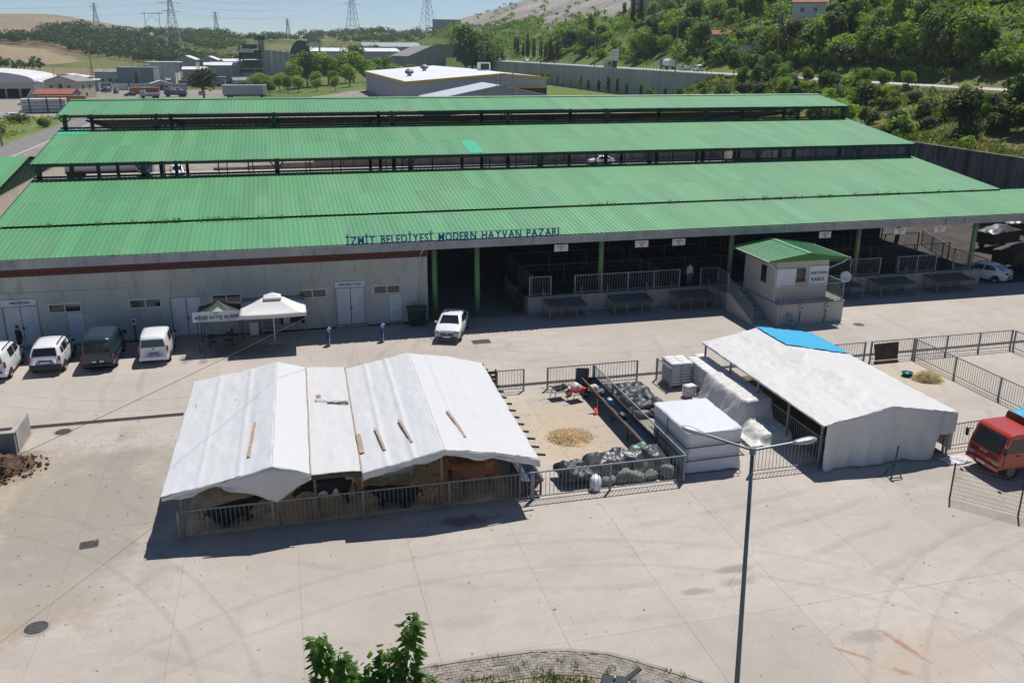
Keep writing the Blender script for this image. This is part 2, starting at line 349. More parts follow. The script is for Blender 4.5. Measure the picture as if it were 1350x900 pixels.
def put_text(name, txt, size, m, parent, centre, width, ext=0.006, rot=(PI/2,0,0), bold=0.0):
    """flat lettering centred at `centre` (parent space), scaled to `width`"""
    me, x0, x1, y0, y1 = text_mesh(txt, size, ext, m, bold)
    o = link(name, me, parent); s = width/(x1-x0); o.scale = (s, s, 1); o.rotation_euler = rot
    q = o.rotation_euler.to_matrix() @ Vector((-(x0+x1)/2*s, -(y0+y1)/2*s, 0)); o.location = Vector(centre)+q
    return o
def smooth(a, b, x):
    t = max(0.0, min(1.0, (x-a)/(b-a))); return t*t*(3-2*t)
def N3(x, y, z=0.0): return noise.noise(Vector((x, y, z)))
def fbm(x, y, z=0.0, o=4):
    a = 1.0; s = 0.0
    for _ in range(o): s += a*N3(x, y, z); x *= 2.03; y *= 2.03; z += 7.1; a *= 0.5
    return s
def sstep(a, b, x):
    t = max(0.0, min(1.0, (x-a)/(b-a))); return t*t*(3-2*t)
def ground_z(x, y):
    """height of the land: flat works yard, terrace behind the rear wall, road bank and hill to the east, field hills to the north"""
    zl = 0.0
    if y > 430:
        A = 52 - 20*sstep(-260, -110, x) + 8*sstep(20, 200, x)
        zl = A*sstep(430, 1250, y)
    t = sstep(-12, 30, x)
    terr = (2.0 + 2.6*sstep(0, 60, x))*t*(1-0.6*sstep(380, 500, y)) if y > 146 else -0.4
    z = max(zl, terr) if y > 146 else -0.4
    if x < 76: return z
    low = 7.0 - 2.0*sstep(150, 195, y)
    if y < 207: e = low + (12-low)*sstep(82, 107, x)
    else: e = low if x < 103 else 12.0
    if x > 119:
        dx = x-119
        h = 64*(1-2.718281828**(-dx/125.0)) + 18*2.718281828**(-(((x-330)/120.0)**2+((y-820)/260.0)**2))
        h *= 1-0.75*sstep(1000, 1500, y)
        e = 12 + h
    b = sstep(520, 900, y)*(1-sstep(119, 170, x))
    return e*(1-b)+max(zl, e*0.4)*b

# ================================================================ LAND
def inpoly(x, y, P):
    c = False; j = len(P)-1
    for i in range(len(P)):
        if (P[i][1] > y) != (P[j][1] > y) and x < (P[j][0]-P[i][0])*(y-P[i][1])/(P[j][1]-P[i][1])+P[i][0]: c = not c
        j = i
    return c
FIELDS = [([(-200,792),(-167,784),(-126,708),(-143,664),(-179,704),(-230,640),(-260,760)], (0.31,0.25,0.155)),
          ([(-179,704),(-143,664),(-146,616),(-158,614),(-210,600),(-230,640)], (0.115,0.150,0.05)),
          ([(-126,708),(-135,646),(-85,588),(-77,652),(-119,784),(-146,742)], (0.155,0.170,0.058)),
          ([(-146,616),(-136,620),(-78,590),(-72,520),(-160,530)], (0.235,0.195,0.11)),
          ([(-192,822),(-169,832),(-119,784),(-146,742),(-167,784),(-220,800)], (0.185,0.140,0.085)),
          ([(-300,880),(-320,1000),(-260,1400),(-100,1400),(-120,1060),(-190,1040),(-205,970),(-197,872)], (0.27,0.225,0.155)),
          ([(-320,930),(-330,1010),(-215,1010),(-208,950)], (0.34,0.28,0.18)),
          ([(-117,956),(-87,922),(-40,780),(-41,746),(-91,832)], (0.150,0.175,0.065)),
          ([(-70,860),(-40,800),(-35,780),(-60,800)], (0.085,0.19,0.04)),
          ([(-36,700),(20,720),(40,900),(0,930),(-30,830)], (0.175,0.165,0.075)),
          ([(45,820),(79,916),(106,844),(67,778)], (0.36,0.27,0.15)),
          ([(0,1000),(110,1000),(110,1160),(0,1160)], (0.175,0.185,0.08))]
def quarry(x, y):
    return x > 125 and y > 430 and x/y < 0.47 and ground_z(x, y) > 35.5+9*fbm(x*0.02, y*0.012, 9.0)
def land_col(x, y):
    n = fbm(x*0.02, y*0.02, 3.0)
    for P, c in FIELDS:
        if inpoly(x+3*n, y+5*n, P): return tuple(k*(1+0.12*n) for k in c)
    if x > 119:
        if quarry(x, y):
            return (0.33+0.10*n, 0.300+0.095*n, 0.275+0.085*n)
        return (0.115+0.04*n, 0.165+0.045*n, 0.040)
    if x > 76:
        if y < 207:
            k = smooth(-0.35, 0.45, fbm(x*0.09, y*0.09, 5.0)); return (0.105+0.095*k, 0.145+0.035*k, 0.045+0.035*k)
        return (0.14, 0.19, 0.05)
    if y > 430: return (0.13+0.05*n, 0.145+0.04*n, 0.055+0.02*n)
    if x < -52 and y < 270: return (0.16+0.04*n, 0.20+0.03*n, 0.07)
    if y > 146 and x > 80: return (0.14, 0.19, 0.05)
    if x > -14+8*n and y > 330+25*n: return (0.12+0.03*n, 0.165+0.03*n, 0.05)
    return (0.29+0.05*n, 0.265+0.045*n, 0.225+0.04*n)
def M_land():
    m, t, b = principled('land')
    a = t.nodes.new('ShaderNodeVertexColor'); a.layer_name = 'soil'
    f, _ = pos_noise(t, 0.35, 8, 0.7); k = ramp(t, f, [(0.3, (0.62,0.62,0.62)), (0.7, (1.3,1.3,1.3))])
    c = mixc(t, 1.0, a.outputs[0], k, 'MULTIPLY')
    f2, _ = pos_noise(t, 2.5, 6, 0.7); c = mixc(t, 0.5, c, mixc(t, 1.0, c, ramp(t, f2, [(0.3, (0.5,0.5,0.5)), (0.75, (1.4,1.4,1.3))]), 'MULTIPLY'))
    t.links.new(c, b.inputs['Base Color']); b.inputs['Roughness'].default_value = 0.95; b.inputs['Specular IOR Level'].default_value = 0.1
    bump(t, b, f, 0.4, 0.4); return m
def lines(segs):
    o = []
    for a, b, s in segs:
        n = max(1, round((b-a)/s)); o += [a+(b-a)*k/n for k in range(n)]
    return o+[segs[-1][1]]
xs = lines([(-1500,-400,60),(-400,-260,12),(-260,-30,4.5),(-30,75.7,5),(75.7,76.4,0.7),(76.4,102.7,3),(102.7,103.4,0.7),(103.4,119,3),(119,300,5),(300,420,15),(420,1500,60)])
ys = lines([(-150,80,20),(80,145.7,4),(145.7,146.4,0.7),(146.4,206.6,4),(206.6,207.4,0.8),(207.4,500,6),(500,1300,8),(1300,3200,60)])
V = []; cols = []
for x in xs:
    for y in ys:
        z = ground_z(x, y)
        if x > 119: z += (fbm(x*0.025, y*0.025, 1.0)*3.2)*smooth(119, 150, x)
        elif 80 < x < 110 and y < 205: z += 0.5*fbm(x*0.12, y*0.12, 2.0)*smooth(80, 84, x)*(1-smooth(105, 109, x))
        elif y > 500: z += fbm(x*0.006, y*0.006, 4.0)*3
        V.append((x, y, z)); cols.append((*land_col(x, y), 1))
ny = len(ys)
F = [(i*ny+j, (i+1)*ny+j, (i+1)*ny+j+1, i*ny+j+1) for i in range(len(xs)-1) for j in range(ny-1)]
me = bpy.data.meshes.new('terrain'); me.from_pydata(V, [], F); me.materials.append(M_land())
ca = me.color_attributes.new('soil', 'FLOAT_COLOR', 'POINT'); ca.data.foreach_set('color', [k for c in cols for k in c])
me.polygons.foreach_set('use_smooth', [True]*len(F))
struct(link('terrain', me))

m_asph = mat('asphalt', (0.20,0.195,0.19), 0.9, var=0.2, scale=0.6, spec=0.2)
m_roadpale = mat('pale_road', (0.46,0.44,0.42), 0.9, var=0.15, scale=0.4, spec=0.2)
def strip(name, pts, wdt, m, dz=0.08):
    mb = MB(); n = len(pts)
    L = []
    for i, p in enumerate(pts):
        d = Vector(pts[min(i+1, n-1)])-Vector(pts[max(i-1, 0)]); d.z = 0; d.normalize(); s = Vector((d.y, -d.x, 0))
        p = Vector(p); L.append((p-s*wdt/2, p+s*wdt/2))
    P = []
    for a, b in L:
        P += [a+Vector((0,0,dz)), b+Vector((0,0,dz)), b-Vector((0,0,0.5)), a-Vector((0,0,0.5))]
    Fs = []
    for i in range(n-1):
        a = i*4; b = a+4
        Fs += [(a,a+1,b+1,b), (a+1,a+2,b+2,b+1), (a+3,a,b,b+3)]
    mb.add(P, Fs); return struct(mb.build(name, m))
strip('road', [(114.5, y, 12.0) for y in range(40, 521, 20)] + [(114.5+0.00012*(y-520)**2, y, 12.0+ (ground_z(114.5+0.00012*(y-520)**2, y)-12.0)*1.0 + 0.5) for y in range(540, 900, 20)], 7.6, m_roadpale)
strip('road', [(-47.5, y, -0.02 if y > 146 else -0.30) for y in (152, 200, 260, 330, 420)], 6.0, m_asph)
mb = MB(); mb.bb(-44.4, -44.15, 152, 330, -0.3, 0.14); struct(mb.build('kerb', mat('kerb_stone', (0.5,0.49,0.47), 0.9)))

# ---------------------------------------------------------------- yard of cast concrete slabs
m_yard = M_concrete_yard()
ground_root = bpy.data.objects.new('yard', None); COL.objects.link(ground_root); struct(ground_root)
JX = [-0.4+4.1*k for k in range(-13, 19)]
slab_cache = {}
def slab(x0, x1, y0, y1, dz=0.0):
    key = (round(x1-x0, 2), round(y1-y0, 2))
    if key not in slab_cache:
        a, c = (x1-x0)/2-0.004, (y1-y0)/2-0.004
        slab_cache[key] = MB().bb(-a, a, -c, c, -0.3, 0).mesh('slab', m_yard)
    link('slab', slab_cache[key], ground_root, ((x0+x1)/2, (y0+y1)/2, dz))
for a, c in ((-30, 2), (2, 12.5), (12.5, 23), (23, 34.2), (34.2, 45.38), (45.82, 52.4), (52.4, 58.88)):
    for k in range(len(JX)-1): slab(JX[k], JX[k+1], a, c, -0.0025*rnd.random())
for a, c in ((58.88, 80), (80, 102), (102, 124), (124, 145.6)):
    for k in range(len(JX)-1):
        x0, x1 = JX[k], JX[k+1]
        if x1 < -18.6 or a > 120: slab(x0, x1, a, c, -0.0025*rnd.random())
m_base = mat('joint_fill', (0.24,0.22,0.195), 0.95)
for a, c in ((-30, 45.38), (45.82, 58.8)): MB().bb(JX[0], JX[-1], a, c, -0.29, -0.016).build('joint_fill', m_base, ground_root)
MB().bb(57.06, 75.7, 58.9, 123.9, -0.3, -0.004).build('earth_strip', mat('dark_earth', (0.038,0.032,0.025), 0.95, var=0.4, scale=0.5, col2=(0.06,0.05,0.04)), ground_root)
# drain channel with cast grates
m_grate = mat('cast_iron', (0.10,0.095,0.09), 0.6, 0.5, var=0.3, scale=6)
m_dark = mat('dark_void', (0.02,0.02,0.02), 0.9)
dr = thing('drain_channel', 'long iron grated drain channel running across the concrete yard', 'drain', (0, 45.6, 0))
mb = MB(); mb.bb(-53, 73, -0.21, 0.21, -0.3, -0.06); mb.build('channel', m_dark, dr)
gm = MB()
for k in range(14): gm.bb(-0.49+k*0.07, -0.46+k*0.07, -0.15, 0.15, -0.055, -0.01)
gm.bb(-0.495, 0.495, -0.2, -0.15, -0.055, -0.005); gm.bb(-0.495, 0.495, 0.15, 0.2, -0.055, -0.005)
gme = gm.mesh('grate', m_grate)
for k in range(-17, 56): link('grate', gme, dr, (k+0.5, 0, 0))
# manhole covers and drain gratings
def manhole(x, y, r, label):
    t = thing('manhole_cover', label, 'manhole', (x, y, 0))
    mb = MB(); mb.lathe([(r+0.10, -0.02), (r+0.10, 0.008), (r+0.01, 0.010), (r+0.01, -0.02)], n=24); mb.build('collar', mat('collar', (0.30,0.275,0.24), 0.9), t)
    mb = MB(); mb.lathe([(r, -0.02), (r, 0.014), (0.001, 0.016)], n=24)
    for a in range(-3, 4): mb.bar((-math.sqrt(max(0.01, r*r-(a*r/4)**2))*0.92, a*r/4, 0.016), (math.sqrt(max(0.01, r*r-(a*r/4)**2))*0.92, a*r/4, 0.016), 0.03, 0.014)
    mb.build('lid', m_grate, t)
manhole(-8.8, 27.87, 0.36, 'round manhole cover with pale worn collar in the open concrete')
manhole(-11.3, 44.62, 0.36, 'round manhole cover beside the drain channel near the manure')
manhole(37.96, 51.4, 0.34, 'round manhole cover in front of the reception kiosk')
def grating(x, y, wd, dp, rz, label):
    t = thing('drain_grating', label, 'grating', (x, y, 0), rz)
    mb = MB()
    for s in (-1, 1): mb.bb(-wd/2, wd/2, s*dp/2-0.03, s*dp/2+0.03, -0.02, 0.012); mb.bb(s*wd/2-0.03, s*wd/2+0.03, -dp/2+0.03, dp/2-0.03, -0.02, 0.012)
    mb.build('frame', m_grate, t)
    mb = MB(); mb.bb(-wd/2+0.03, wd/2-0.03, -dp/2+0.03, dp/2-0.03, -0.1, 0.002); mb.build('pit', m_dark, t)
    for k in range(int(wd/0.08)-1): link('bar', MB().bb(-0.02, 0.02, -dp/2+0.03, dp/2-0.03, -0.01, 0.011).mesh('bar', m_grate), t, (-wd/2+0.08*(k+1), 0, 0))
grating(11.75, 53.75, 1.15, 0.75, 0, 'square iron drain grating in the concrete before the parked white sedan')
grating(-8.1, 33.0, 0.62, 0.5, 0.1, 'small dark drain grating in open concrete beside the cattle tent')

# ---------------------------------------------------------------- paved island with grass at the near edge
KC = [(-9, 18.2), (-6, 20.4), (-3, 21.9), (0, 22.65), (2.7, 22.85), (4.4, 22.85), (7.0, 22.75), (8.1, 22.42), (8.8, 22.1), (9.6, 21.5), (10.3, 20.9), (11.1, 20.2), (12.6, 18.6), (14.5, 16.0), (16, 13)]
def resample(P, step):
    o = [Vector((*P[0], 0))]
    for a, b in zip(P, P[1:]):
        a = Vector((*a, 0)); b = Vector((*b, 0)); n = max(1, int((b-a).length/step))
        o += [a+(b-a)*(k+1)/n for k in range(n)]
    return o
KP = resample(KC, 0.45)
def offs(P, d):
    o = []
    for i in range(len(P)):
        t = (P[min(i+1, len(P)-1)]-P[max(i-1, 0)]).normalized(); o.append(P[i]+Vector((t.y, -t.x, 0))*d)
    return o
isl = thing('traffic_island', 'kerbed island of grey pavers and rough grass at the yard edge', 'traffic island', (4, 18, 0))
mb = MB(); inner = [Vector((p.x*0.2+4*0.8, 3, 0)) for p in KP]
for i in range(len(KP)-1):
    a, b, c, d = offs(KP, 0.12)[i], offs(KP, 0.12)[i+1], inner[i+1], inner[i]
    mb.add([a+Vector((0,0,0.09)), b+Vector((0,0,0.09)), c+Vector((0,0,0.09)), d+Vector((0,0,0.09))], [(0,3,2,1)])
mb.build('soil', mat('island_soil', (0.22,0.19,0.13), 0.95, var=0.35, scale=1.5, col2=(0.30,0.26,0.19)), isl, world=True)
kk = offs(KP, 0.0); k2 = offs(KP, 0.13)
m_kerb = mat('kerb_concrete', (0.30,0.275,0.24), 0.9, var=0.2, scale=3)
for i in range(0, len(KP)-2, 2):
    a, b, c, d = kk[i], kk[i+2], k2[i+2], k2[i]
    u = (b-a).normalized()*0.012; up = Vector((0,0,0.125))
    MB().hexa([a+u, b-u, c-u, d+u, a+u+up, b-u+up, c-u+up, d+u+up][:8]).build('kerb_stone', m_kerb, isl, world=True)
mb = MB(); rows = [offs(KP, 0.16+0.115*r) for r in range(9)]
P2 = resample(KC, 0.21)
for r in range(9):
    line = offs(P2, 0.16+0.125*r); line2 = offs(P2, 0.16+0.125*r+0.112)
    if r % 2: line = [(p+q)/2 for p, q in zip(line, line[1:])]; line2 = [(p+q)/2 for p, q in zip(line2, line2[1:])]
    for i in range(len(line)-1):
        if rnd.random() < 0.05+0.03*r*(fbm(P2[i].x*0.5, P2[i].y*0.5, 1) > 0.05): continue
        a, b, c, d = line[i], line[i+1], line2[i+1], line2[i]
        u = (b-a)*0.03; z0 = Vector((0,0,0.085)); z1 = Vector((0,0,0.112+0.006*rnd.random()))
        mb.hexa([a+u+z0, b-u+z0, c-u+z0, d+u+z0, a+u+z1, b-u+z1, c-u+z1, d+u+z1])
stuff(mb.build('paver', mat('paver', (0.215,0.19,0.165), 0.9, var=0.3, scale=4, col2=(0.27,0.245,0.21), spots=((0.12,0.115,0.08),0.38,1.5)), isl, world=True))
# grass blades
def blades(mb, cx, cy, z, n, spread, h):
    for _ in range(n):
        x = cx+rnd.gauss(0, spread); y = cy+rnd.gauss(0, spread); a = rnd.random()*2*PI; hh = h*(0.5+rnd.random()); wd = 0.012+0.012*rnd.random()
        dx, dy = math.cos(a)*wd, math.sin(a)*wd; lx, ly = rnd.gauss(0, 0.4)*hh, rnd.gauss(0, 0.4)*hh
        mb.add([(x-dx,y-dy,z), (x+dx,y+dy,z), (x+lx,y+ly,z+hh)], [(0,1,2)])
mb = MB(); far = offs(KP, 1.35)
for p in offs(P2, 1.0): 
    for d in range(18):
        q = p + (Vector((4, 3, 0))-p).normalized()*(0.05+d*0.16)
        if q.x < -1 or q.y < 18: continue
        if fbm(q.x*0.6, q.y*0.6, 8) > -0.25+0.3*(d < 2): blades(mb, q.x, q.y, 0.09, 16, 0.10, 0.13)
for p in P2:
    if rnd.random() < 0.6: 
        q = p+Vector((rnd.gauss(0,.1), -rnd.random()*1.2, 0)); blades(mb, q.x, q.y, 0.09 if rnd.random()<.7 else 0.02, 26, 0.08, 0.11)
m_grass = M_leaf('grass', (0.055,0.085,0.02), (0.10,0.14,0.035), (0.20,0.19,0.07), 0.25)
o = mb.build('grass', m_grass); stuff(o); o['label'] = 'rough green grass growing on the island between the pavers'; o['category'] = 'grass'
m_roof = M_sheet('green_roof_sheet', (0.072,0.272,0.108), 0.12, (0.21,0.29,0.18), 0.42)
m_roof_new = M_sheet('new_green_roof_sheet', (0.02,0.42,0.24), 0.04, wamt=0.05)
m_steel_g = mat('dark_green_steel', (0.018,0.055,0.040), 0.6, 0.2, var=0.3)
m_gutter = mat('zinc_gutter', (0.33,0.34,0.35), 0.5, 0.5, var=0.2, scale=1.0, stretch=(1,1,0.3), spots=((0.22,0.21,0.2),0.4,2.0))
m_wall = mat('plaster_wall', (0.50,0.515,0.46), 0.9, var=0.12, scale=0.5, spots=((0.36,0.36,0.31),0.40,1.2), stretch=(1,1,0.35), bmp=0.1)
m_band = mat('red_fascia', (0.10,0.022,0.022), 0.6, var=0.2)
m_conc = mat('old_concrete', (0.36,0.345,0.315), 0.92, var=0.2, scale=0.8, spots=((0.22,0.20,0.17),0.4,0.9), bmp=0.2)
m_floor_shade = mat('shaded_hall_floor', (0.040,0.035,0.030), 0.92, var=0.35, scale=0.7)  # manure-dark floor, darkened further to paint in the shade inside the hall
m_col = mat('green_column', (0.16,0.30,0.14), 0.6, var=0.2, scale=1.2, spots=((0.30,0.22,0.07),0.32,0.8), stretch=(1,1,0.35))
m_white = mat('white_paint', (0.72,0.74,0.76), 0.5, var=0.06, scale=3)
m_dgrey = mat('grey_white_door', (0.60,0.62,0.64), 0.55, var=0.1, scale=1.5, spots=((0.4,0.36,0.3),0.28,3.0))
m_glass = mat('dark_window', (0.03,0.035,0.035), 0.08, var=0.3, spec=0.7)
m_galv = mat('galvanised', (0.27,0.31,0.33), 0.5, 0.4, var=0.2, scale=4)
m_navy = mat('navy_paint', (0.018,0.085,0.25), 0.45, var=0.15)
m_black = mat('black_paint', (0.015,0.015,0.017), 0.5, var=0.2)
m_pvc = mat('grey_pipe', (0.52,0.54,0.55), 0.5, var=0.1)

m_under = mat('shaded_underside', (0.045,0.048,0.045), 0.8, var=0.3)  # unpainted sheet backs, darkened so the shade of the roof gaps is in the colour
HX0, HX1 = -18.5, 59.7
hall = thing('market_hall', 'long green corrugated roof market hall in stepped tiers with open pens', 'hall', (20.6, 93.5, 0))
def corr(x0, x1, ya, za, yb, zb, pitch=0.33, dep=0.024, th=0.02, rows=3):
    """corrugated sheet from low edge a to high edge b"""
    mb = MB(); xs_ = []; n = int((x1-x0)/pitch)
    for k in range(n+1):
        x = x0+k*pitch
        for dx, h in ((0, 0), (0.60, 0), (0.70, 1), (0.90, 1)):
            if x+dx*pitch <= x1: xs_.append((x+dx*pitch, h*dep))
    P = []; 
    for x, h in xs_:
        for j in range(rows+1):
            t = j/rows; P.append((x, ya+(yb-ya)*t, za+(zb-za)*t+h+0.012*N3(x*0.3, t*3)))
    N = len(P); w_ = rows+1; F = []
    for i in range(len(xs_)-1):
        for j in range(rows):
            a = i*w_+j; q = (a, a+w_, a+w_+1, a+1)
            if yb < ya: q = q[::-1]
            F.append(q); F.append(tuple(N+k for k in reversed(q)))
    nb_ = len(F)
    for j0 in (0, rows):
        for i in range(len(xs_)-1):
            a, b = i*w_+j0, (i+1)*w_+j0; F.append((a, b, N+b, N+a))
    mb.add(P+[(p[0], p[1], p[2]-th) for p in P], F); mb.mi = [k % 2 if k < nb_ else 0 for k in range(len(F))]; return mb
TIERS = [(58.1, 5.86, 64.6, 6.66, 66.0), (64.35, 6.76, 76.3, 8.24, HX1), (75.9, 9.46, 87.6, 11.02, HX1), (87.3, 12.34, 93.62, 13.24, HX1)]
for k, (ya, za, yb, zb, xe) in enumerate(TIERS):
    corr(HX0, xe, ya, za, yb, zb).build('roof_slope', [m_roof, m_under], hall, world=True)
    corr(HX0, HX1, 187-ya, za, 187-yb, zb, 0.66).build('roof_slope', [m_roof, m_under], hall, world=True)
mb = MB(); mb.prism([(-0.25,-0.03),(0.25,-0.03),(0,0.05)], lambda u, v, t: (t, 93.5+u*1.2, 13.29+v), HX0, HX1); mb.build('ridge_cap', m_roof, hall, world=True)
# mismatched replacement sheets
def repl(x0, x1, tier, t0, t1):
    ya, za, yb, zb, _ = TIERS[tier]
    f = lambda t: (ya+(yb-ya)*t, za+(zb-za)*t+0.022)
    a, b = f(t0), f(t1); x0 = HX0+0.33*round((x0-HX0)/0.33); x1 = HX0+0.33*round((x1-HX0)/0.33)
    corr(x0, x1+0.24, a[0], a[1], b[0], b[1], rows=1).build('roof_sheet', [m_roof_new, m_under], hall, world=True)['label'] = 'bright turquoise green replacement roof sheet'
repl(15.7, 16.7, 2, 0.02, 0.42); repl(HX0+0.1, HX0+2.4, 2, 0.84, 0.985)
# end trims along the verges of each tier
for (ya, za, yb, zb, xe) in TIERS:
    for x in (HX0-0.02, xe+0.02):
        MB().bar((x, ya, za-0.05), (x, yb, zb-0.05), 0.05, 0.16).build('verge_trim', m_steel_g, hall, world=True)
        if xe == HX1 or x < 0: MB().bar((x, 187-ya, za-0.05), (x, 187-yb, zb-0.05), 0.05, 0.16).build('verge_trim', m_steel_g, hall, world=True)
# clerestory beams and posts between tiers
for (y, zb, zt) in ((76.05, 8.26, 9.40), (87.45, 11.04, 12.28), (99.55, 11.04, 12.28), (110.95, 8.26, 9.40)):
    mb = MB(); mb.bb(HX0+0.1, HX1-0.1, y-0.06, y+0.06, zt-0.22, zt); mb.build('clerestory_beam', m_steel_g, hall, world=True)
    mb = MB(); mb.bb(HX0+0.1, HX1-0.1, y-0.05, y+0.05, zb+0.06, zb+0.22); mb.build('clerestory_beam', m_steel_g, hall, world=True)
COLX = [9.65+10.72*k for k in (-2, -1)] + [12.7, 21.95, 32.25, 43.05, 53.75]
ROWX = [-18.0, -10.5, -0.3, 10.6, 21.95, 32.25, 43.05, 53.75, 59.3]
for y, zb, zt in ((76.05, 8.3, 9.2), (87.45, 11.1, 12.1), (99.55, 11.1, 12.1), (110.95, 8.3, 9.2)):
    for x in ROWX:
        mb = MB(); mb.bb(x-0.17, x+0.17, y-0.05, y+0.19, 0, zt); mb.build('column', m_steel_g, hall, world=True)
        for s in (-1, 1):
            MB().bar((x+s*0.13, y+0.06, zt-0.45), (x+s*0.55, y+0.06, zt+0.0), 0.09, 0.09).build('knee_brace', m_steel_g, hall, world=True)
# lighter posts of the clerestory frame
for x in [a+(b-a)*f for a, b in zip(ROWX, ROWX[1:]) for f in (0.34, 0.67)]:
    MB().bb(x-0.06, x+0.06, 110.8, 110.92, 0, 8.3).build('column', m_steel_g, hall, world=True)
    MB().bb(x-0.06, x+0.06, 128.2, 128.32, 0, 5.5).build('column', m_steel_g, hall, world=True)
# rafters
for x in ROWX:
    mb = MB()
    for (ya, za, yb, zb, _) in TIERS:
        mb.bar((x, ya+0.3, za-0.16), (x, yb, zb-0.18), 0.16, 0.26); mb.bar((x, 187-ya-0.3, za-0.16), (x, 187-yb, zb-0.18), 0.16, 0.26)
    mb.build('rafter', m_steel_g, hall, world=True)
# front gutter
gp_ = [-18.55+6.05*k for k in range(15)]
for a, b in zip(gp_, gp_[1:]):
    mb = MB(); mb.prism([(-0.10,0.53),(-0.13,0.0),(0.10,0.0),(0.10,0.04),(-0.08,0.04),(-0.06,0.53)], lambda u, v, t: (t, 58.0+u, 5.30+v), a+0.004, b-0.004)
    mb.build('gutter_length', m_gutter, hall, world=True)
# round green columns along the front
for x in (9.75, 12.75): 
    MB().cyl((x, 59.55, 0), (x, 59.55, 5.7), 0.19, n=14).build('front_column', m_col, hall, True, world=True)
for x in (21.95, 32.25, 43.05, 53.75):
    MB().cyl((x, 59.75, 1.2), (x, 59.75, 5.75), 0.19, n=14).build('front_column', m_col, hall, True, world=True)
MB().bb(9.3, 66, 59.45, 59.75, 5.45, 5.75).build('front_beam', m_steel_g, hall, world=True)
# store-room walls on the left with door and window openings
DOORS = [(-17.28, -15.32, 'YEM DEPOSU'), (-7.50, -5.63, None), (2.97, 4.87, 'MALZEME ODASI')]
SDOORS = [(-13.64, -12.80), (6.58, 7.34)]
WINS = [(-14.70, -12.79), (-9.98, -8.04), (-4.95, -3.12), (0.50, 2.38), (5.47, 7.32)]
WZ = (2.12, 2.72)
ops = [(a, b, 0.14, 2.70) for a, b, _ in DOORS] + [(a, b, 0.14, 2.04) for a, b in SDOORS] + [(a, b, *WZ) for a, b in WINS]
ed = sorted({-18.3, 9.2, *[q for a, b, _, _ in ops for q in (a, b)]})
mb = MB()
for a, b in zip(ed, ed[1:]):
    m_ = (a+b)/2; z = 0.0
    for lo, hi in sorted((o[2], o[3]) for o in ops if o[0] < m_ < o[1]):
        mb.bb(a, b, 59.2, 59.5, z, lo); z = hi
    mb.bb(a, b, 59.2, 59.5, z, 5.7)
mb.build('front_wall', m_wall, hall, world=True)
mb = MB()
for x0, x1 in ((8.9, 9.19), (-18.3, -18.0)): mb.hexa([(x0,59.51,0),(x1,59.51,0),(x1,76,0),(x0,76,0),(x0,59.51,5.75),(x1,59.51,5.75),(x1,76,7.8),(x0,76,7.8)])
mb.bb(-18.0, 8.9, 75.7, 75.99, 0, 7.8); mb.build('side_wall', m_wall, hall, world=True)
MB().bb(-18.35, 9.25, 59.12, 59.197, 4.56, 5.06).build('fascia_band', m_band, hall, world=True)
MB().bb(-18.35, 9.25, 59.10, 59.196, 4.76, 4.79).build('fascia_band', mat('fascia_line', (0.05,0.012,0.012), 0.6), hall, world=True)
for a, b, s in DOORS:
    for x0, x1 in ((a, (a+b)/2-0.006), ((a+b)/2+0.006, b)):
        d = MB().bb(x0+0.03, x1-0.005, 59.22, 59.27, 0.16, 2.66).build('door_leaf', m_dgrey, hall, world=True)
        MB().bb(x0+0.06, x1-0.04, 59.205, 59.218, 1.30, 1.34).build('brace', m_dgrey, d, world=True)
    MB().box(((a+b)/2+0.05, 59.19, 1.28), (0.10, 0.06, 0.14)).build('door_lock', m_black, hall, world=True)
    mb = MB(); mb.bb(a-0.04, a+0.02, 59.17, 59.198, 0.14, 2.72); mb.bb(b-0.02, b+0.04, 59.17, 59.198, 0.14, 2.72); mb.bb(a+0.02, b-0.02, 59.17, 59.198, 2.66, 2.72); mb.build('door_frame', mat('door_frame', (0.30,0.31,0.32), 0.6), hall, world=True)
    MB().bb(a-0.1, b+0.1, 58.95, 59.199, 0, 0.13).build('door_step', m_conc, hall, world=True)
for a, b in SDOORS:
    d = MB().bb(a+0.005, b-0.005, 59.22, 59.27, 0.15, 2.03).build('service_door', m_white, hall, world=True)
    MB().bb(a+0.12, b-0.12, 59.205, 59.219, 1.12, 1.92).build('panel', m_dgrey, d, world=True); MB().bb(a+0.12, b-0.12, 59.205, 59.219, 0.25, 1.02).build('panel', m_dgrey, d, world=True)
    MB().bb(a-0.05, b+0.05, 58.98, 59.199, 0, 0.13).build('door_step', m_conc, hall, world=True)
for a, b in WINS:
    mid = (a+b)/2; z0, z1 = WZ
    mb = MB()
    for x in (a+0.035, mid, b-0.035): mb.bb(x-0.03, x+0.03, 59.17, 59.26, z0+0.06, z1-0.06)
    mb.bb(a, b, 59.17, 59.26, z1-0.06, z1); mb.bb(a, b, 59.17, 59.26, z0, z0+0.06)
    fr = mb.build('window_frame', m_white, hall, world=True)
    for x0, x1 in ((a+0.065, mid-0.03), (mid+0.03, b-0.065)): MB().bb(x0, x1, 59.225, 59.24, z0+0.06, z1-0.06).build('pane', m_glass, fr, world=True)
    MB().bb(a-0.04, b+0.04, 59.12, 59.168, z0-0.06, z0-0.02).build('window_sill', m_pvc, hall, world=True)
